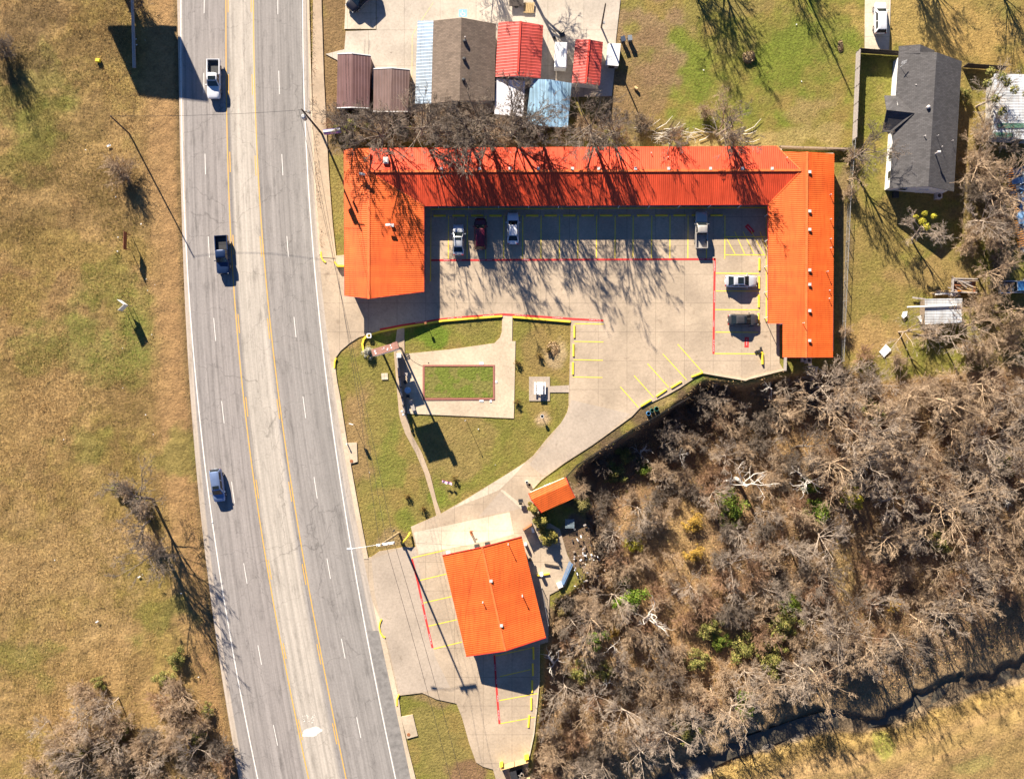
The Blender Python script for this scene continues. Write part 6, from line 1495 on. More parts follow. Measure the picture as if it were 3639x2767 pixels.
GREENS = [(0.10, 0.15, 0.02), (0.13, 0.18, 0.025), (0.07, 0.11, 0.015), (0.17, 0.18, 0.03)]
DULL = [(0.15, 0.155, 0.035), (0.20, 0.18, 0.05), (0.11, 0.12, 0.03), (0.26, 0.21, 0.07)]
GOLD = [(0.42, 0.26, 0.04), (0.35, 0.20, 0.04), (0.28, 0.19, 0.05)]
BRIGHT = [(0.10, 0.19, 0.013), (0.14, 0.22, 0.02), (0.08, 0.13, 0.012), (0.20, 0.23, 0.04)]
YEL = [(0.36, 0.32, 0.03), (0.30, 0.30, 0.03), (0.42, 0.33, 0.04)]
def shrub_proto(seed, R_, H, n, size, cols):
    r = np.random.default_rng(seed); bl = []; ex_ = r.uniform(.55, 1.0)
    for i in range(22):
        a = r.uniform(0, 6.28); q = R_ * r.uniform(0, 1.05); s = R_ * r.uniform(.14, .38); h = H * r.uniform(.35, .8) * (1.1 - .5 * q / R_)
        bl.append((q * math.cos(a), q * math.sin(a), h, s, s, s * .8))
    f = leaf_mesh('shrub_foliage', r, bl, n, size, cols); f.materials.append(M['leaf'])
    mb = MB()
    for b_ in bl: mb.tube([(0, 0, -.2), (b_[0] * .5, b_[1] * .5, b_[2] * .5), b_[:3]], [.05, .03, .012], 5)
    o = mb.build('stems', M['bark_dark']); st = o.data; bpy.data.objects.remove(o)
    return st, f
SHRUB = {k: [shrub_proto(500 + i + 10 * j, 1.5, 2.0, 2600, .09, c_) for i in range(2)] for j, (k, c_) in enumerate((('green', GREENS), ('dull', DULL), ('gold', GOLD), ('bright', BRIGHT), ('yellow', YEL)))}
SILVER = shrub_proto(601, .9, 1.5, 2200, .06, [(0.42, 0.40, 0.32), (0.50, 0.48, 0.40), (0.30, 0.29, 0.22)])
WITHER = shrub_proto(602, .45, 1.1, 500, .06, [(0.16, 0.10, 0.03), (0.22, 0.13, 0.03), (0.10, 0.08, 0.02)])
def put_shrub(kind, label, px, py, s=1.0, cat='shrub', name='leafy_shrub', group=None, zoff=0):
    pr = SHRUB[kind][rnd.randrange(2)] if isinstance(kind, str) else kind
    p = G(px, py); e = empty(name, (p.x, p.y, p.z - .1 + zoff), label, cat, group, rnd.uniform(0, 6.28)); e.scale = (s * rnd.uniform(.9, 1.15), s * rnd.uniform(.9, 1.15), s)
    for nm, me in zip(('stems', 'foliage'), pr):
        o = bpy.data.objects.new(nm, me); o.parent = e; col.objects.link(o)
    return e
def conifer(label, px, py, H, R_, cols, seed, zoff=0.0):
    r = np.random.default_rng(seed); bl = []
    for i in range(34):
        t = (i + .5) / 34; a = i * 2.4; q = R_ * (1 - t) * r.uniform(.5, .95); bl.append((q * math.cos(a), q * math.sin(a), H * (.10 + .86 * t), R_ * .34 * (1.1 - t), R_ * .34 * (1.1 - t), H * .06))
    f = leaf_mesh('conifer_foliage', r, bl, 4200, .10, cols, .9); f.materials.append(M['leaf'])
    p = G(px, py); e = empty('conifer', (p.x, p.y, p.z + zoff), label, 'conifer')
    o = bpy.data.objects.new('foliage', f); o.parent = e; col.objects.link(o)
    MB().tube([(0, 0, -.2), (0, 0, H * .9)], [R_ * .09, .02], 7).build('trunk', M['bark_dark'], e)

# --- trees along the back of the motel and round the yard
gN = 'bare trees and brush along the back of the motel'
for i, (x, y, s, k) in enumerate(((1330, 440, .72, 3), (1400, 455, .8, 0), (1470, 430, .75, 4), (1545, 470, .85, 2), (1620, 440, .8, 3), (1700, 460, .9, 0), (1770, 475, .85, 5), (1845, 470, .8, 3), (1590, 415, .6, 1), (2120, 420, .7, 3), (2165, 455, .6, 0), (1940, 500, .5, 3), (2010, 505, .5, 4))):
    put_tree(BARE[k], 'bare_tree', 'bare grey tree in the tangled row between the sheds and the long motel roof', x, y, s, group=gN)
for i, (x, y, s, k) in enumerate(((1500, 495, 1.15, 0), (1660, 495, 1.3, 1), (1800, 495, 1.25, 2), (2095, 490, 1.15, 0), (1925, 498, 1.1, 1))):
    put_tree(BIG[k], 'bare_tree', ['tall dark bare tree at the back of the motel below the shorter garage', 'tall dark bare tree at the back of the motel below the brown shingled house', 'tall dark bare tree at the back of the motel below the larger red roof', 'tallest dark bare tree at the back of the motel right of the blue roof', 'tall dark bare tree at the back of the motel just below the blue roof'][i], x, y, s)
for x, y, s, k in ((1280, 480, 1.2, 0), (1345, 500, 1.1, 1), (1440, 490, 1.2, 3), (1600, 500, 1.1, 0), (1740, 505, 1.1, 1), (1880, 500, 1.2, 3), (1985, 470, 1.1, 0), (2120, 490, 1.2, 1), (2200, 480, .9, 2), (2270, 460, 1.0, 3), (1520, 440, 1.2, 1), (1660, 430, 1.1, 0), (1210, 400, .8, 1), (1190, 440, .8, 2)):
    put_tree(BUSHB[k], 'bare_shrub', 'leafless tangled shrub growing along the back of the motel', x, y, s, group=gN, cat='shrub')
put_shrub('dull', 'dark green leafy shrub at the corner above the violet sign', 1255, 450, 1.5); put_shrub('dull', 'dull green shrub below the white edged garages', 1310, 465, 1.3); put_shrub('yellow', 'small yellow green shrub between the violet sign and the motel corner', 1235, 505, .6)
put_shrub('dull', 'low green shrub under the white flat roofed shed', 1700, 470, 1.1); put_shrub('dull', 'yellowish shrub below the blue roof', 1950, 475, .9); put_shrub('dull', 'olive shrub below the shingled house', 1460, 470, 1.0)
put_tree(BARE[1], 'bare_tree', 'broad pale bare tree standing on the lawn side above the long roof', 2560, 455, 1.05, 1.1); put_tree(BIG[1], 'bare_tree', 'large bare tree whose branches shade the right end of the long roof', 2545, 480, 1.0, .4)
put_tree(DEAD[0], 'dead_tree', 'dark broken snag left of the broad lawn tree', 2440, 500, .6, .3); put_tree(DEAD[1], 'dead_tree', 'short dead stump at the back of the long roof', 2330, 495, .45, 2.0)
put_tree(BIG[2], 'bare_tree', 'bare tree behind the long roof between the two lawn snags', 2380, 500, .55, 1.7)
for x, y, s, k in ((2290, 445, .9, 1), (2500, 395, .9, 0), (2400, 490, .8, 2), (2600, 500, .8, 1)): put_tree(BUSHB[k], 'brush_pile', 'grey pile of cut brush at the lower edge of the big lawn', x, y, s, group='brush at the lawn edge', cat='brush')
mb = MB()
for k in range(26): x, y = rnd.uniform(2190, 2680), rnd.uniform(455, 505); p = W(x, y, .15); a = rnd.uniform(-.5, .5) if k % 3 else rnd.uniform(0, 3); L = rnd.uniform(1, 4); mb.tube([p, p + Vector((L * .5 * math.cos(a), L * .5 * math.sin(a), rnd.uniform(0, .3))), p + Vector((L * math.cos(a + .2), L * math.sin(a + .2), .1))], [.07, .05, .03], 5)
tag(mb.build('fallen_branches', M['bark_white']), 'pale fallen branches scattered along the back of the long roof', 'branches', None, 'stuff')
p = W(2660, 205); hp = leaf_mesh('straw_heap', np.random.default_rng(5), [(0, 0, .2, 1.0, .9, .35), (.4, .3, .35, .5, .5, .3), (-.4, -.2, .3, .5, .5, .3)], 1600, .13, [(.36, .25, .13), (.28, .19, .10), (.42, .31, .17)]); tag(link('straw_heap', hp, M['leaf'], None, p), 'round heap of dry straw in the middle of the big lawn', 'heap')
for x, y, sx, sy, lb in ((1965, 1240, .9, 1.3, 'patch of dry cut stalks on the garden lawn left of the bays'), (2987, 165, .35, 1.0, 'thin heap of dry leaves near the board fence corner')):
    p = W(x, y); hp = leaf_mesh('leaf_heap', np.random.default_rng(int(x)), [(0, 0, .04, sx * 1.2, sy, .12)], 700, .09, [(.40, .28, .16), (.32, .22, .12)]); tag(link('leaf_heap', hp, M['leaf'], None, p), lb, 'heap')
# garden plants
put_shrub(SILVER, 'silver grey shrub beside the yellow kerb corner under the tall sign', 1311, 1252, 1.0)
for x, y, lb in ((1450, 1762, 'withered plant left of the garden path near the street light'), (1505, 1806, 'withered plant close to the lower end of the garden path'), (1617, 1700, 'withered plant by the striped flag'), (1838, 1290, 'withered plant at the right edge of the pool deck'), (1838, 1430, 'withered plant at the lower right corner of the pool deck'), (1950, 1243, 'withered plant on the straw patch, right one'), (1916, 1265, 'withered plant on the straw patch, left one')): put_shrub(WITHER, lb, x, y, 1.0, 'plant', 'withered_plant')
conifer('tall ragged conifer in front of the small orange roofed shed', 1897, 1800, 5.2, .9, [(0.17, 0.15, 0.03), (0.12, 0.13, 0.03), (0.30, 0.20, 0.05)], 701, .05)
conifer('wide golden green conifer beside the rusty screen', 1925, 1845, 3.6, 1.5, [(0.20, 0.18, 0.04), (0.14, 0.14, 0.03), (0.30, 0.24, 0.06)], 702, .05)
conifer('lower golden green conifer at the end of the patio', 1948, 1905, 2.6, 1.5, [(0.24, 0.21, 0.05), (0.16, 0.15, 0.03), (0.34, 0.27, 0.07)], 703, .05)
conifer('olive conifer right of the small orange roofed shed', 2068, 1795, 3.0, 1.4, [(0.20, 0.17, 0.06), (0.15, 0.13, 0.04)], 704)
conifer('brownish conifer behind the separate orange building', 1995, 2165, 2.6, 1.7, [(0.20, 0.15, 0.06), (0.14, 0.11, 0.04)], 705)
for i, (x, y, s, k) in enumerate(((1265, 492, .85, 1), (1385, 492, 1.05, 2), (1590, 480, 1.0, 2), (1735, 488, 1.1, 0), (2150, 488, .9, 1))):
    put_tree(BIG[k], 'bare_tree', ['dark bare tree at the upper left corner of the motel roof', 'dark bare tree behind the motel below the shorter brown garage', 'dark bare tree behind the motel below the left half of the shingled house', 'dark bare tree behind the motel below the white flat roof', 'dark bare tree behind the motel below the smaller red shed'][i], x, y, s)
for x, y, s, k in ((1250, 500, 1.1, 3), (1400, 505, .9, 0), (1560, 480, 1.0, 3), (1700, 505, .9, 3), (1800, 490, 1.0, 0), (1490, 470, 1.2, 0), (1360, 465, 1.2, 1), (1330, 430, 1.0, 0), (2080, 470, 1.1, 1), (2075, 440, 1.0, 0)):
    put_tree(BUSHB[k], 'bare_shrub', 'leafless tangled shrub growing along the back of the motel', x, y, s, group=gN, cat='shrub')
# --- east yard
gE = 'bare trees of the yard right of the motel'
t = put_tree(BARE[2], 'bare_tree', 'bare tree with yellow mistletoe clumps in the yard below the grey house', 3240, 850, 1.1, 2.2, tilt=(.12, .22))
put_tree(BIG[2], 'bare_tree', 'tall bare tree on the fence line whose shadow lies over the grass beside the motel', 3014, 575, .85)
ml = leaf_mesh('mistletoe', np.random.default_rng(9), [(.6, .3, 5.5, .5, .5, .45), (1.2, -.4, 6.0, .4, .4, .4), (-.4, .8, 6.2, .45, .45, .4), (.2, -.8, 6.6, .35, .35, .3), (1.6, .6, 5.6, .3, .3, .3)], 1300, .09, YEL); link('mistletoe', ml, M['leaf'], t)
for x, y, s, k, lb in ((3470, 380, 1.0, 2, 'spreading tree with green clumps between the grey house and the patchwork roof'), (3440, 620, 1.0, 5, 'bare tree right of the lower end of the grey house'), (3490, 700, 1.05, 1, 'broad bare tree left of the wrecked trailer'), (3440, 790, .95, 0, 'bare forked tree left of the lower end of the wrecked trailer'), (3520, 850, .8, 5, 'bare tree just below the wrecked trailer'), (3475, 985, .8, 1, 'bare tree reaching over the scrap lumber trailer'), (3195, 1180, .8, 4, 'thin bare tree on the grass below the white sack'), (3420, 1160, .95, 1, 'bare tree growing at the lower right corner of the plank shed'), (3340, 1200, .8, 0, 'bare tree just under the plank shed'), (3540, 1110, .9, 1, 'bare tree under the old blue pickup'), (3590, 540, .8, 3, 'dark bare tree between the patchwork roof and the wreck'), (3012, 640, .5, 1, 'thin bare tree on the fence line beside the right wing'), (3470, 500, .8, 0, 'bare tree right of the grey house middle')):
    e = put_tree(BARE[k], 'bare_tree', lb, x, y, s * 1.3)
    if x == 3470 and y == 380:
        lf = leaf_mesh('clump_foliage', np.random.default_rng(12), [(r_ * math.cos(a), r_ * math.sin(a), h, .5, .5, .4) for r_, a, h in ((1.2, .3, 5), (2, 2, 5.5), (2.2, 4, 5), (.6, 5, 6.5), (2.6, 1.2, 4.6), (1.8, 3.1, 6.2), (2.7, 5.4, 5.4), (1.4, 1.6, 6.8))], 1900, .10, DULL); link('clump_foliage', lf, M['leaf'], e)
put_tree(BUSHB[3], 'bare_shrub', 'dark leafless shrub at the very left edge near the top', 15, 200, 1.4, cat='shrub')
for x, y, s, k in ((3030, 560, .8, 0), (3010, 690, .7, 1), (2990, 1170, .7, 0), (3420, 880, .9, 1), (3560, 1230, 1.2, 0), (3480, 1250, 1.3, 1), (3300, 1190, 1.1, 0), (3060, 1260, .9, 2), (3180, 1270, .9, 0), (3540, 990, 1.0, 3), (3600, 480, 1.0, 3), (3500, 450, .8, 1), (3440, 560, 1.3, 0), (3480, 640, 1.5, 1), (3520, 720, 1.4, 0), (3440, 700, 1.3, 3), (3540, 790, 1.3, 1), (3500, 860, 1.3, 0), (3440, 830, 1.2, 1), (3460, 480, 1.1, 0), (3550, 920, 1.2, 3), (3480, 1080, 1.3, 1), (3440, 1230, 1.3, 0), (3580, 1160, 1.4, 1)): put_tree(BUSHB[k], 'bare_shrub', 'leafless tangled shrub in the yard right of the motel', x, y, s, group=gE, cat='shrub')
put_shrub('dull', 'green shrub at the right wall of the grey house', 3420, 345, .9)
# trees beyond the top edge that shade the lawns
for x, y, s, k, lb in ((2395, -170, .9, 0, 'bare tree beyond the top edge shading the lawn beside the yard'), (2500, -230, 1.0, 1, 'bare tree beyond the top edge shading the middle of the lawn'), (2760, -180, .7, 2, 'bare tree beyond the top edge right of the lawn shadows'), (3170, -190, .9, 1, 'bare tree beyond the top edge shading the grass above the grey house'), (3240, -230, .9, 0, 'second bare tree beyond the top edge above the grey house'), (3520, -130, .8, 2, 'bare tree beyond the top right corner'), (1700, -190, .8, 2, 'bare tree beyond the top edge shading the yard slab'), (1865, -70, 1.1, 0, 'bare tree beyond the top edge shading the red roofs')): put_tree(BIG[k], 'bare_tree', lb, x, y, s)
ep = empty('utility_pole', W(2790, -190), 'utility pole beyond the top edge whose thin shadow crosses the lawn', 'utility pole'); MB().tube([W(2790, -190), W(2790, -190) + Vector((0, 0, 12))], [.16, .11], 8).build('shaft', M['pole_wood'], ep, W(2790, -190))
put_tree(BARE[3], 'bare_tree', 'dark bare tree at the upper left corner', 10, 160, .75); put_tree(BUSHB[3], 'bare_shrub', 'dark leafless shrub beside the leaning grey trunk', 505, 20, .9, cat='shrub')
# --- left field
put_tree(BUSHB[1], 'bare_shrub', 'lone bare shrub with a long dark shadow in the left field', 440, 612, 1.35, cat='shrub'); put_tree(BARE[3], 'bare_tree', 'lone dark bare tree standing inside the lone field shrub', 443, 618, .45)
put_tree(BIG[2], 'bare_tree', 'bare tree with green sprays beside the road in the lower left field, upper one', 540, 1775, .95); put_tree(BIG[0], 'bare_tree', 'dark bare tree just below the upper one in the lower left field', 575, 1945, .9)
put_tree(BIG[1], 'bare_tree', 'slender bare tree added for its shadow between the two roadside trees at the lower left', 530, 1850, .8); put_shrub('dull', 'yellow green spray of leaves beside the upper roadside tree', 430, 1735, .9); put_shrub('dull', 'olive leafy clump in the upper roadside tree', 500, 1770, .7); put_shrub('dull', 'dark green shrub above the bare thicket by the road', 630, 2330, 1.0); put_shrub('dull', 'olive shrub under the dark green one by the road', 590, 2410, 1.0)  # the slender bare tree is an extra, added to thicken the roadside shadows
put_shrub('dull', 'olive shrub at the upper edge of the lower left thicket', 360, 2420, .8); put_shrub('dull', 'green shrub inside the thicket by the road', 740, 2520, .7); put_shrub('dull', 'green shrub in the middle of the lower left thicket', 440, 2590, .9); put_shrub('dull', 'olive shrub at the lower right side of the lower left thicket', 700, 2600, 1.1); put_shrub('dull', 'brown olive shrub in the thicket near its left end', 300, 2640, 1.0)
gL = 'bare trees of the lower left thicket'
for x, y, s, k in ((660, 2460, .8, 1), (640, 2560, .75, 5), (710, 2650, .8, 4), (560, 2690, .8, 2), (420, 2480, .8, 0), (330, 2530, .9, 2), (270, 2600, .85, 1), (330, 2660, .95, 4), (430, 2620, .8, 0), (240, 2720, .8, 5), (390, 2750, .8, 3), (500, 2770, .8, 1), (640, 2760, .8, 3), (760, 2760, .8, 0), (170, 2560, .6, 2)): put_tree(BARE[k], 'bare_tree', 'bare grey brown tree in the thicket at the lower left', x, y, s, group=gL)
for x, y, s, k in ((300, 2450, 1.1, 1), (380, 2530, 1.2, 0), (560, 2600, 1.2, 3), (620, 2650, 1.2, 0), (720, 2560, 1.1, 1), (460, 2700, 1.2, 3), (200, 2650, 1.1, 1), (250, 2560, 1.3, 0), (330, 2600, 1.4, 1), (420, 2560, 1.4, 0), (300, 2700, 1.4, 3), (520, 2650, 1.4, 1), (660, 2600, 1.4, 0), (630, 2500, 1.3, 1), (150, 2700, 1.2, 0), (420, 2700, 1.4, 1), (780, 2640, 1.2, 3), (640, 2420, 1.2, 0), (350, 2480, 1.3, 1), (720, 2750, 1.3, 0), (560, 2750, 1.3, 1), (800, 2700, 1.0, 2), (690, 2720, 1.2, 3), (580, 2480, 1.0, 2)): put_tree(BUSHB[k], 'bare_shrub', 'leafless shrub filling the thicket at the lower left', x, y, s, group=gL, cat='shrub')
# --- the wood
GB = (('bright', 2240, 2115, 1.15, 'bright green bush right of the separate orange building'), ('bright', 2115, 2260, .9, 'bright green thin bush left of the small white dead tree'), ('green', 2600, 1815, 1.15, 'round green bush below the big dead tree'), ('green', 2580, 1755, .7, 'small green bush touching the big dead tree'), ('green', 2905, 1820, 1.0, 'round green bush in the middle of the wood, right one'), ('green', 2870, 1730, .7, 'green bush under the smaller dead tree'), ('dull', 2520, 2225, .9, 'olive bush along the long trunk shadow'), ('green', 2560, 2270, .7, 'green bush at the middle of the lower wood'), ('dull', 2640, 2300, 1.0, 'olive yellow bush in the lower wood, left of the dark green group'), ('dull', 2780, 2210, 1.1, 'dark olive bush, upper one of the group above the creek'), ('green', 2800, 2150, .8, 'green bush above the dark olive group'), ('dull', 2740, 2330, 1.1, 'olive bush, lowest of the group above the creek'), ('dull', 2470, 2340, .9, 'olive bush beside the tall pale thicket'), ('bright', 2640, 2465, .8, 'yellow green bush at the creek edge'), ('green', 2635, 2520, .7, 'green bush hanging over the creek bank'), ('dull', 2430, 2590, .9, 'olive bush among the lowest bare trees'), ('gold', 3165, 2147, .55, 'small orange leaved bush in the right part of the wood'), ('yellow', 3015, 1760, 1.0, 'golden yellow thicket in the middle of the wood, right side'), ('gold', 2455, 1850, .8, 'dry golden weeds in the open middle of the wood'), ('gold', 2460, 1960, .7, 'dry golden weeds lower in the open middle'), ('dull', 3330, 1920, .8, 'dark green bush in the deep shade on the right'), ('dull', 2215, 1620, .7, 'green bush near the railing in the upper wood'), ('dull', 2180, 1680, .8, 'brown olive bush near the railing'), ('green', 2285, 1665, .7, 'dark green bush in the hollow by the railing'), ('dull', 3100, 1460, .9, 'grey green bush below the white askew board'), ('dull', 3540, 1650, .9, 'olive bush in the right part of the wood near the edge'), ('dull', 2060, 2380, .9, 'olive bush right of the lower bays'), ('dull', 2140, 2380, .8, 'green tinged bush among the lower left dead trees'), ('gold', 2175, 2230, .6, 'dry golden weeds above the small white dead tree'), ('yellow', 2250, 1930, .7, 'yellow mossy bush on a fallen pale trunk'))
LBL = {'nw': 'bare grey tree in the wood close to the slanted bays and railing', 'ne': 'bare grey tree in the wood below the right wing and the plank shed', 'mid': 'bare tree in the open middle of the wood', 'e': 'bare grey tree in the dense right part of the wood', 's': 'bare tree along the creek edge of the wood', 'sw': 'bare grey tree in the wood right of the lower parking bays'}
SLB = {k: v.replace('bare grey tree', 'leafless brown shrub').replace('bare tree', 'leafless brown shrub') for k, v in LBL.items()}
def zone(x, y):
    if linedist(np.array([W(x, y).x]), np.array([W(x, y).y]), CREEKW)[0] < 11 and x > 2300: return 's'
    if x < 2300 and y > 2100: return 'sw'
    if x < 2480 and y < 1950: return 'nw'
    if x >= 2750 and y < 1620: return 'ne'
    if x > 2850: return 'e'
    return 'mid'
pts = []; r_ = random.Random(31); tries = 0; dens0 = None
def clear(x, y, k=1.0): return all((x - 18 - a) ** 2 + (y - b_) ** 2 > (k * (32 + 30 * s_)) ** 2 for kd_, a, b_, s_, l_ in GB)
def ok(x, y, dmin):
    return all((x - a) ** 2 + (y - b_) ** 2 > dmin * dmin for a, b_ in pts)
def density(x, y):
    d = 1.0
    if math.hypot((x - 2440) / 150, (y - 1900) / 170) < 1: d = .15
    if 2300 < x - (y - 2000) * .28 < 2520 and y > 1950: d = .10
    if x < 2480 and y < 1900: d = min(d, .55)
    if math.hypot((x - 3010) / 70, (y - 2020) / 130) < 1: d = .0
    if math.hypot((x - 2140) / 130, (y - 1760) / 110) < 1: d = .1
    if math.hypot((x - 2060) / 90, (y - 2040) / 110) < 1: d = .1
    if 2930 < x < 3420 and 1820 < y < 2130: d = min(d, .06)
    if x > 2560 and x < 2850 and y > 2100: d *= .55
    return d
nt_ = 0; ns_ = 0; wx = []
while tries < 9000 and nt_ < 118:
    tries += 1; x, y = r_.uniform(1930, 3700), r_.uniform(1320, 2790)
    if r_.random() > density(x, y): continue
    p = W(x, y); dw = polydist(np.array([p.x]), np.array([p.y]), WOODW)[0]; dc = linedist(np.array([p.x]), np.array([p.y]), CREEKW)[0]
    if dw < 2.0 or dc < 8.5 + 7.5 * float(sstep(2800, 3550, x)) or not clear(x, y): continue
    if not ok(x, y, 82): continue
    pts.append((x, y)); zn = zone(x, y); nt_ += 1
    s = r_.uniform(.65, 1.25) * (.75 if zn == 'mid' else 1.2 if zn == 's' else 1.45 if (x > 2850 and y < 1800) else .8 if zn == 'nw' else 1.0)
    put_tree(BARE[r_.choice((3, 3, 0, 4)) if zn == 'nw' else r_.choice((0, 1, 2, 5, 0, 4)) if (x > 2850 and y < 1800) else r_.randrange(6)], 'bare_tree', LBL[zn], x, y, s, r_.uniform(0, 6.28), 'bare trees of the wood, ' + zn.replace('nw', 'by the railing').replace('ne', 'below the motel').replace('sw', 'by the lower bays').replace('mid', 'open middle').replace('s', 'creek edge') if zn != 'e' else 'bare trees of the wood, right part', tilt=(r_.uniform(-.12, .12), r_.uniform(-.12, .12)))
for i in range(24):
    x = 2390 + i * 54 + r_.uniform(-14, 14); yc = float(np.interp(x, [p_[0] for p_ in CREEKPX], [p_[1] for p_ in CREEKPX])); d_ = (8.6 + 7.5 * float(sstep(2850, 3550, x)) + r_.uniform(0, 2.5)) * SC
    y = yc - d_ * 1.05
    if (x, y) and all(math.hypot(x - a, y - b_) > 45 for a, b_ in pts): pts.append((x, y)); put_tree(BARE[r_.choice((0, 1, 5, 2))], 'bare_tree', LBL['s'], x, y, r_.uniform(.95, 1.3), r_.uniform(0, 6.28), 'bare trees of the wood, creek edge')
tries = 0; pts2 = list(pts); pts = []
while tries < 9000 and ns_ < 230:
    tries += 1; x, y = r_.uniform(1925, 3700), r_.uniform(1340, 2790)
    p = W(x, y); dw = polydist(np.array([p.x]), np.array([p.y]), WOODW)[0]; dc = linedist(np.array([p.x]), np.array([p.y]), CREEKW)[0]
    if dw < 1.2 or dc < 7.5 + 6.5 * float(sstep(2800, 3550, x)) or not clear(x, y, 1.0 if 2400 < x < 2850 else .7): continue
    if density(x, y) < .5 and r_.random() > .45: continue
    if density(x, y) < .05 or not ok(x, y, 48): continue
    pts.append((x, y)); zn = zone(x, y); ns_ += 1
    put_tree(BUSHB[r_.choice((3, 3, 3, 0)) if zn == 'nw' else r_.randrange(4)], 'bare_shrub', SLB[zn], x, y, r_.uniform(.7, 1.35), r_.uniform(0, 6.28), 'leafless shrubs of the wood, zone ' + {'nw': 'by the railing', 'ne': 'below the motel', 'mid': 'middle', 'e': 'right', 's': 'creek', 'sw': 'lower bays'}[zn], cat='shrub')
for x, y, s, k, rz, tl, lb in ((2615, 1700, 1.4, 0, .4, (.1, .1), 'big bleached dead tree with crooked limbs in the middle of the wood'), (2840, 1680, 1.0, 1, 1.2, (0, -.1), 'smaller bleached dead tree right of the big dead one'), (2290, 2200, 1.1, 2, 2.0, (.35, .45), 'leaning dead tree with a fan of white branches below the bright green bush'), (2730, 1370, .6, 1, .3, (0, 0), 'white dead tree under the lower corner of the car park'), (2900, 1330, .8, 0, 3.0, (.3, .4), 'pale dead tree lying over at the foot of the right wing'), (2400, 1620, .6, 2, 1.0, (.4, .6), 'pale leaning dead branchwork in the shaded hollow'), (2275, 1630, .6, 1, 4.0, (.3, -.4), 'pale twisted dead limbs near the railing'), (1975, 2360, .9, 2, 5.2, (.1, -.35), 'grey dead tree reaching over the lower wheel stops'), (2170, 2290, .5, 1, 2.5, (0, 0), 'small white dead tree right of the separate orange building'), (2150, 2420, .5, 0, 1.5, (0, 0), 'small twisted dead tree in the lower left of the wood'), (3560, 1770, .5, 1, .5, (.2, .2), 'white dead limb in the shaded right part of the wood')):
    put_tree(DEAD[k], 'dead_tree', lb, x, y, s, rz, tilt=tl)
for kd, x, y, s, lb in GB: put_shrub(kd, lb, x, y, s * 1.45)
for x, y, s, k in ((2100, 1830, 1.1, 3), (2120, 1900, 1.1, 1), (2070, 2110, 1.1, 0), (2010, 2140, 1.1, 3), (1985, 2210, 1.0, 1), (2110, 2010, 1.0, 0), (2060, 1740, .9, 1)): put_tree(BUSHB[k], 'bare_shrub', 'leafless brown shrub in the rubbish strewn hollow behind the patio', x, y, s, group='shrubs behind the patio', cat='shrub')
for x, y, s, k in ((470, 1730, 1.0, 0), (540, 1925, 1.0, 1), (520, 1800, .9, 1)): put_tree(BUSHB[k], 'bare_shrub', 'leafless brown shrub under the two bare trees beside the road at the lower left', x, y, s, group='shrubs under the roadside trees', cat='shrub')
# undergrowth: one tangle nobody could count
r = np.random.default_rng(77); N = 120000
ux, uy = r.uniform(4, 84, N), r.uniform(-66, 4, N)
dw = polydist(ux, uy, WOODW); dc = linedist(ux, uy, CREEKW); keep = (dw > .3) & (dc > 5.5 + 5 * r.random(N)) & (r.random(N) < (.25 + 1.1 * fbm(ux, uy, .12, 81, 3)))
ux, uy = ux[keep], uy[keep]; n_ = len(ux); uz = terrain(ux, uy) - .3 + r.uniform(0, .9, n_) ** 2
a = r.uniform(0, 6.28, n_); el = r.uniform(-.15, 1.1, n_); L = r.uniform(.4, 1.5, n_)
d = np.stack([np.cos(a) * np.cos(el), np.sin(a) * np.cos(el), np.sin(el)], -1)
nd, ra = grow(r, np.stack([ux, uy, uz], -1), d, L, r.uniform(.006, .017, n_), 3, .25, 0.0); ra[:, -1] *= .3
v, q = tubes_np(nd, ra, 3)
tc = np.array([(.40, .255, .125), (.46, .31, .165), (.25, .155, .08), (.52, .33, .14), (.34, .235, .15)])[r.integers(0, 5, n_)] * r.uniform(.7, 1.3, (n_, 1))
tag(link('undergrowth', arr_mesh('undergrowth', v, q, np.repeat(tc, 9, 0)), M['twig']), kind='stuff', label='tangle of dry brown undergrowth on the floor of the wood', cat='undergrowth')
# leaf litter on the wood floor
N = 60000; ux, uy = r.uniform(4, 84, N), r.uniform(-66, 4, N); dw = polydist(ux, uy, WOODW); dc = linedist(ux, uy, CREEKW); keep = (dw > -.5) & (dc > 3); ux, uy = ux[keep], uy[keep]; n_ = len(ux)
P = np.stack([ux, uy, terrain(ux, uy) + r.uniform(-.25, .25, n_)], -1); nr = r.normal(0, .5, (n_, 3)); nr[:, 2] += 1; nr /= np.linalg.norm(nr, axis=1, keepdims=True)
u = np.cross(nr, r.normal(0, 1, (n_, 3))); u /= np.linalg.norm(u, axis=1, keepdims=True); w = np.cross(nr, u); s = r.uniform(.05, .14, n_)[:, None]
lc = np.array([(.36, .22, .10), (.26, .15, .07), (.44, .29, .14), (.20, .12, .06), (.15, .14, .04)])[r.integers(0, 5, n_)] * r.uniform(.7, 1.3, (n_, 1))
tag(link('leaf_litter', arr_mesh('leaf_litter', np.stack([P - u * s, P - w * s * .6, P + u * s, P + w * s * .6], 1).reshape(-1, 3), np.arange(n_ * 4).reshape(-1, 4), np.repeat(lc, 4, 0)), M['leaf']), kind='stuff', label='dry leaf litter on the floor of the wood', cat='leaf litter')
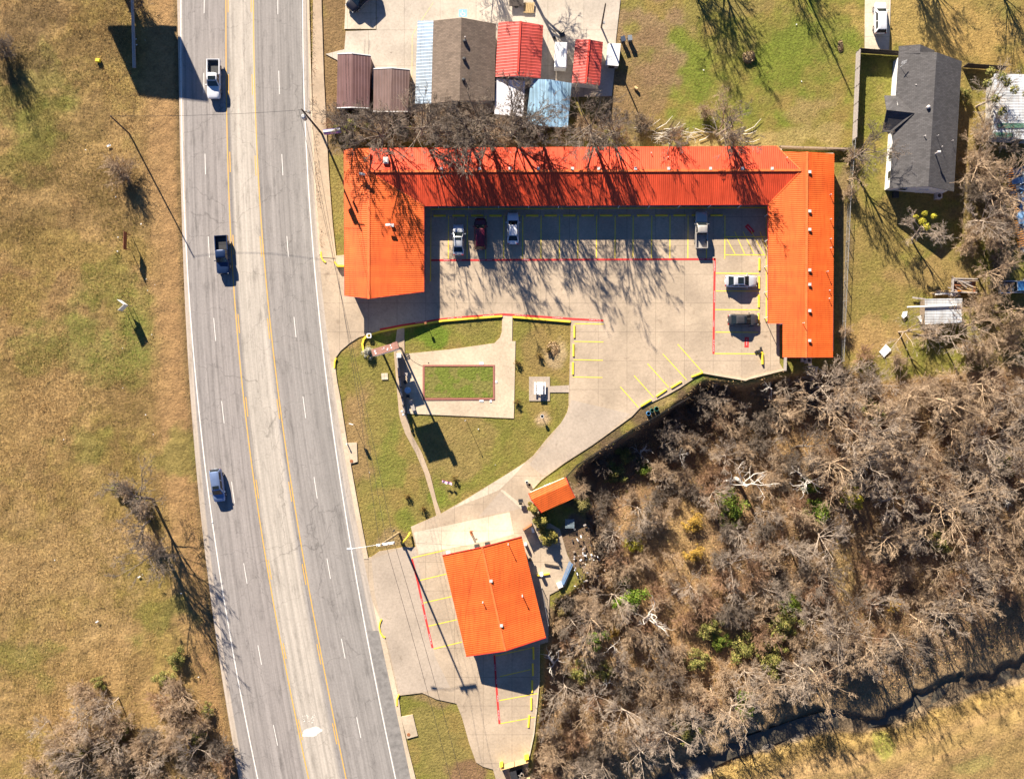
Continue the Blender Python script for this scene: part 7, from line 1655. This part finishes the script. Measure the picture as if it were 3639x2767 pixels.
# --- grass tufts
def blades(name, X, Y, Z, h, wdt, cols, label, per=4):
    n = len(X); X, Y, Z, h = [np.repeat(q, per) for q in (X, Y, Z, h)]; m = n * per
    a = r.uniform(0, 6.28, m); lean = r.uniform(.2, 1.1, m); X = X + r.normal(0, .06, m); Y = Y + r.normal(0, .06, m)
    b_ = np.stack([X, Y, Z], -1); side = np.stack([-np.sin(a), np.cos(a), np.zeros(m)], -1) * (wdt * r.uniform(.6, 1.4, m))[:, None]
    tip = b_ + np.stack([np.cos(a) * lean, np.sin(a) * lean, np.ones(m)], -1) * h[:, None]
    V = np.stack([b_ - side, b_ + side, tip], 1).reshape(-1, 3); C_ = np.repeat(np.repeat(cols, per, 0) * r.uniform(.7, 1.3, (m, 1)), 3, 0)
    o = link(name, arr_mesh(name, V, np.arange(m * 3).reshape(-1, 3), C_), M['grass'])
    return tag(o, kind='stuff', label=label, cat='grass')
N = 230000; X = r.uniform(-82, -42, N); Y = r.uniform(-64, 64, N); px_, py_ = X * SC + CX, CY - Y * SC
lim = np.polyval(RF['ledge'], np.clip(py_, -250, 3000)) - 3
dens = .25 + 1.3 * fbm(X, Y, .22, 91, 4) ** 1.3; tr = np.abs(px_ - (585 + .022 * py_)) < 26
keep = (px_ < lim) & (r.random(N) < dens) & ~(tr & (r.random(N) < .85)) & ~((px_ > lim - 110) & (r.random(N) < .6))
X, Y, px_, py_ = X[keep], Y[keep], px_[keep], py_[keep]
hh = (.06 + .17 * fbm(X, Y, .3, 92, 3)) * np.where(px_ > 480, .6, 1.0) * r.uniform(.6, 1.3, len(X))
mixf = np.clip((fbm(X, Y, .09, 93, 3) - .42) * 4 + r.normal(0, .2, len(X)), 0, 1)[:, None]
gc = np.array((.43, .285, .12)) * (1 - mixf) + np.array((.265, .205, .055)) * mixf
blades('meadow_grass', X, Y, -.1 * np.ones(len(X)), hh, .014, gc, 'dry tussocky meadow grass left of the road')
N = 90000; X = r.uniform(-29, 82, N); Y = r.uniform(-62, 64, N); px_, py_ = X * SC + CX, CY - Y * SC
LW_ = px2w(LOT); paveds = [LW_, px2w([(1229, 112), (1338, 108), (1338, -260), (2215, -260), (2205, 0), (2189, 138), (2174, 342), (2030, 345), (2020, 400), (1460, 400), (1225, 260), (1157, 193)]), px2w([(1440, 1240), (1760, 1210), (1780, 1121), (1825, 1121), (1832, 1212), (1828, 1488), (1443, 1470)]), px2w([(1410, 1146), (1440, 1140), (1445, 1480), (1570, 1820), (1545, 1835), (1470, 1610), (1400, 1470)]), px2w([(1878, 1336), (2025, 1336), (2025, 1426), (1878, 1426)]), px2w([(3070, -200), (3167, -200), (3162, 180), (3070, 178)]), px2w([(1225, 908), (1225, 540), (2960, 540), (2960, 1270), (2700, 1270), (1480, 1000)]), px2w([(1216, 1560), (1275, 1560), (1275, 1650), (1216, 1650)]), px2w([(1410, 2530), (1490, 2530), (1490, 2626), (1430, 2626)]), px2w([(1100, -200), (1146, -200), (1185, 480), (1200, 920), (1100, 900)])]
keep = px_ > np.polyval(RF['redge'], np.clip(py_, -250, 3000)) + 22
for pp in paveds: keep &= polydist(X, Y, pp) < -.12
keep &= polydist(X, Y, WOODW) < -.2
X, Y = X[keep], Y[keep]
mixf = np.clip((fbm(X, Y, .10, 95, 4) - .38) * 4 + r.normal(0, .25, len(X)), 0, 1)[:, None]
blades('lawn_grass', X, Y, -.07 * np.ones(len(X)), r.uniform(.04, .13, len(X)), .016, np.array((.31, .215, .08)) * (1 - mixf) + np.array((.15, .155, .03)) * mixf, 'short mown grass of the lawns and yards')
N = 30000; X = r.uniform(20, 84, N); Y = r.uniform(-66, -40, N); dc = linedist(X, Y, CREEKW); keep = (dc < -2.2); X, Y, dc = X[keep], Y[keep], dc[keep]
blades('field_grass', X, Y, terrain(X, Y) - .06, r.uniform(.05, .16, len(X)) * (1 + 2.0 * (dc > -5)), .014, np.array((.31, .205, .09)) * r.uniform(.7, 1.2, (len(X), 1)), 'pale dry grass of the field beyond the creek')
# brush at the pavement edge and debris behind the separate building
N = 420; X = r.uniform(0, 1, N); mb = MB()
for k in range(110):
    x, y = rnd.gauss(2085, 38), rnd.gauss(1995, 60)
    if x < 2030: continue
    p = G(x, y); mb.box((p.x, p.y, p.z + rnd.uniform(.1, .5)), (rnd.uniform(.1, .5), rnd.uniform(.06, .3), rnd.uniform(.05, .2)), rnd.uniform(0, 3), rnd.randrange(5))
tag(mb.build('debris', [M['litter'], M['wood'], M['wood_dark'], M['dark'], M['wood_grey']]), 'scattered rubbish and broken boards in the hollow behind the patio', 'debris', None, 'stuff')
mb = MB()
for y in range(5, 900, 7):
    for k in range(3):
        if fbm(np.array([y * .03]), np.array([1.0]), 1, 3)[0] < .42: continue
        p = W(rx('redge', y) + rnd.gauss(14, 4), y + rnd.uniform(0, 7), .08); a = rnd.uniform(0, 6.28); q = p + Vector((.3 * math.cos(a), .3 * math.sin(a), rnd.uniform(.05, .25))); mb.tube([p, q], [.025, .01], 3)
tag(mb.build('dry_weeds', M['bark_rust']), 'dry brown weeds in the strip between road and pavement', 'weeds', None, 'stuff')
# the creek's shallow water
cw = [(W(x, y).x, W(x, y).y) for x, y in CREEKPX]
wl_ = []
for i in range(len(cw)):
    a = Vector(cw[max(i - 1, 0)]); b_ = Vector(cw[min(i + 1, len(cw) - 1)]); d = (b_ - a).normalized(); wl_.append((Vector(cw[i]), Vector((-d.y, d.x))))
wm, wnt, wb = newmat('creek_water'); wb.inputs['Base Color'].default_value = (.10, .085, .06, 1); wb.inputs['Roughness'].default_value = .3
bumpn(wnt, wb, noise(wnt, coords(wnt), 4, 4), .02)
P_ = [(q + n * .6) for q, n in wl_] + [(q - n * 1.9) for q, n in wl_[::-1]]
struct(MB().prism([(q.x, q.y) for q in P_], -4.9, -4.38).build('creek_water', wm))
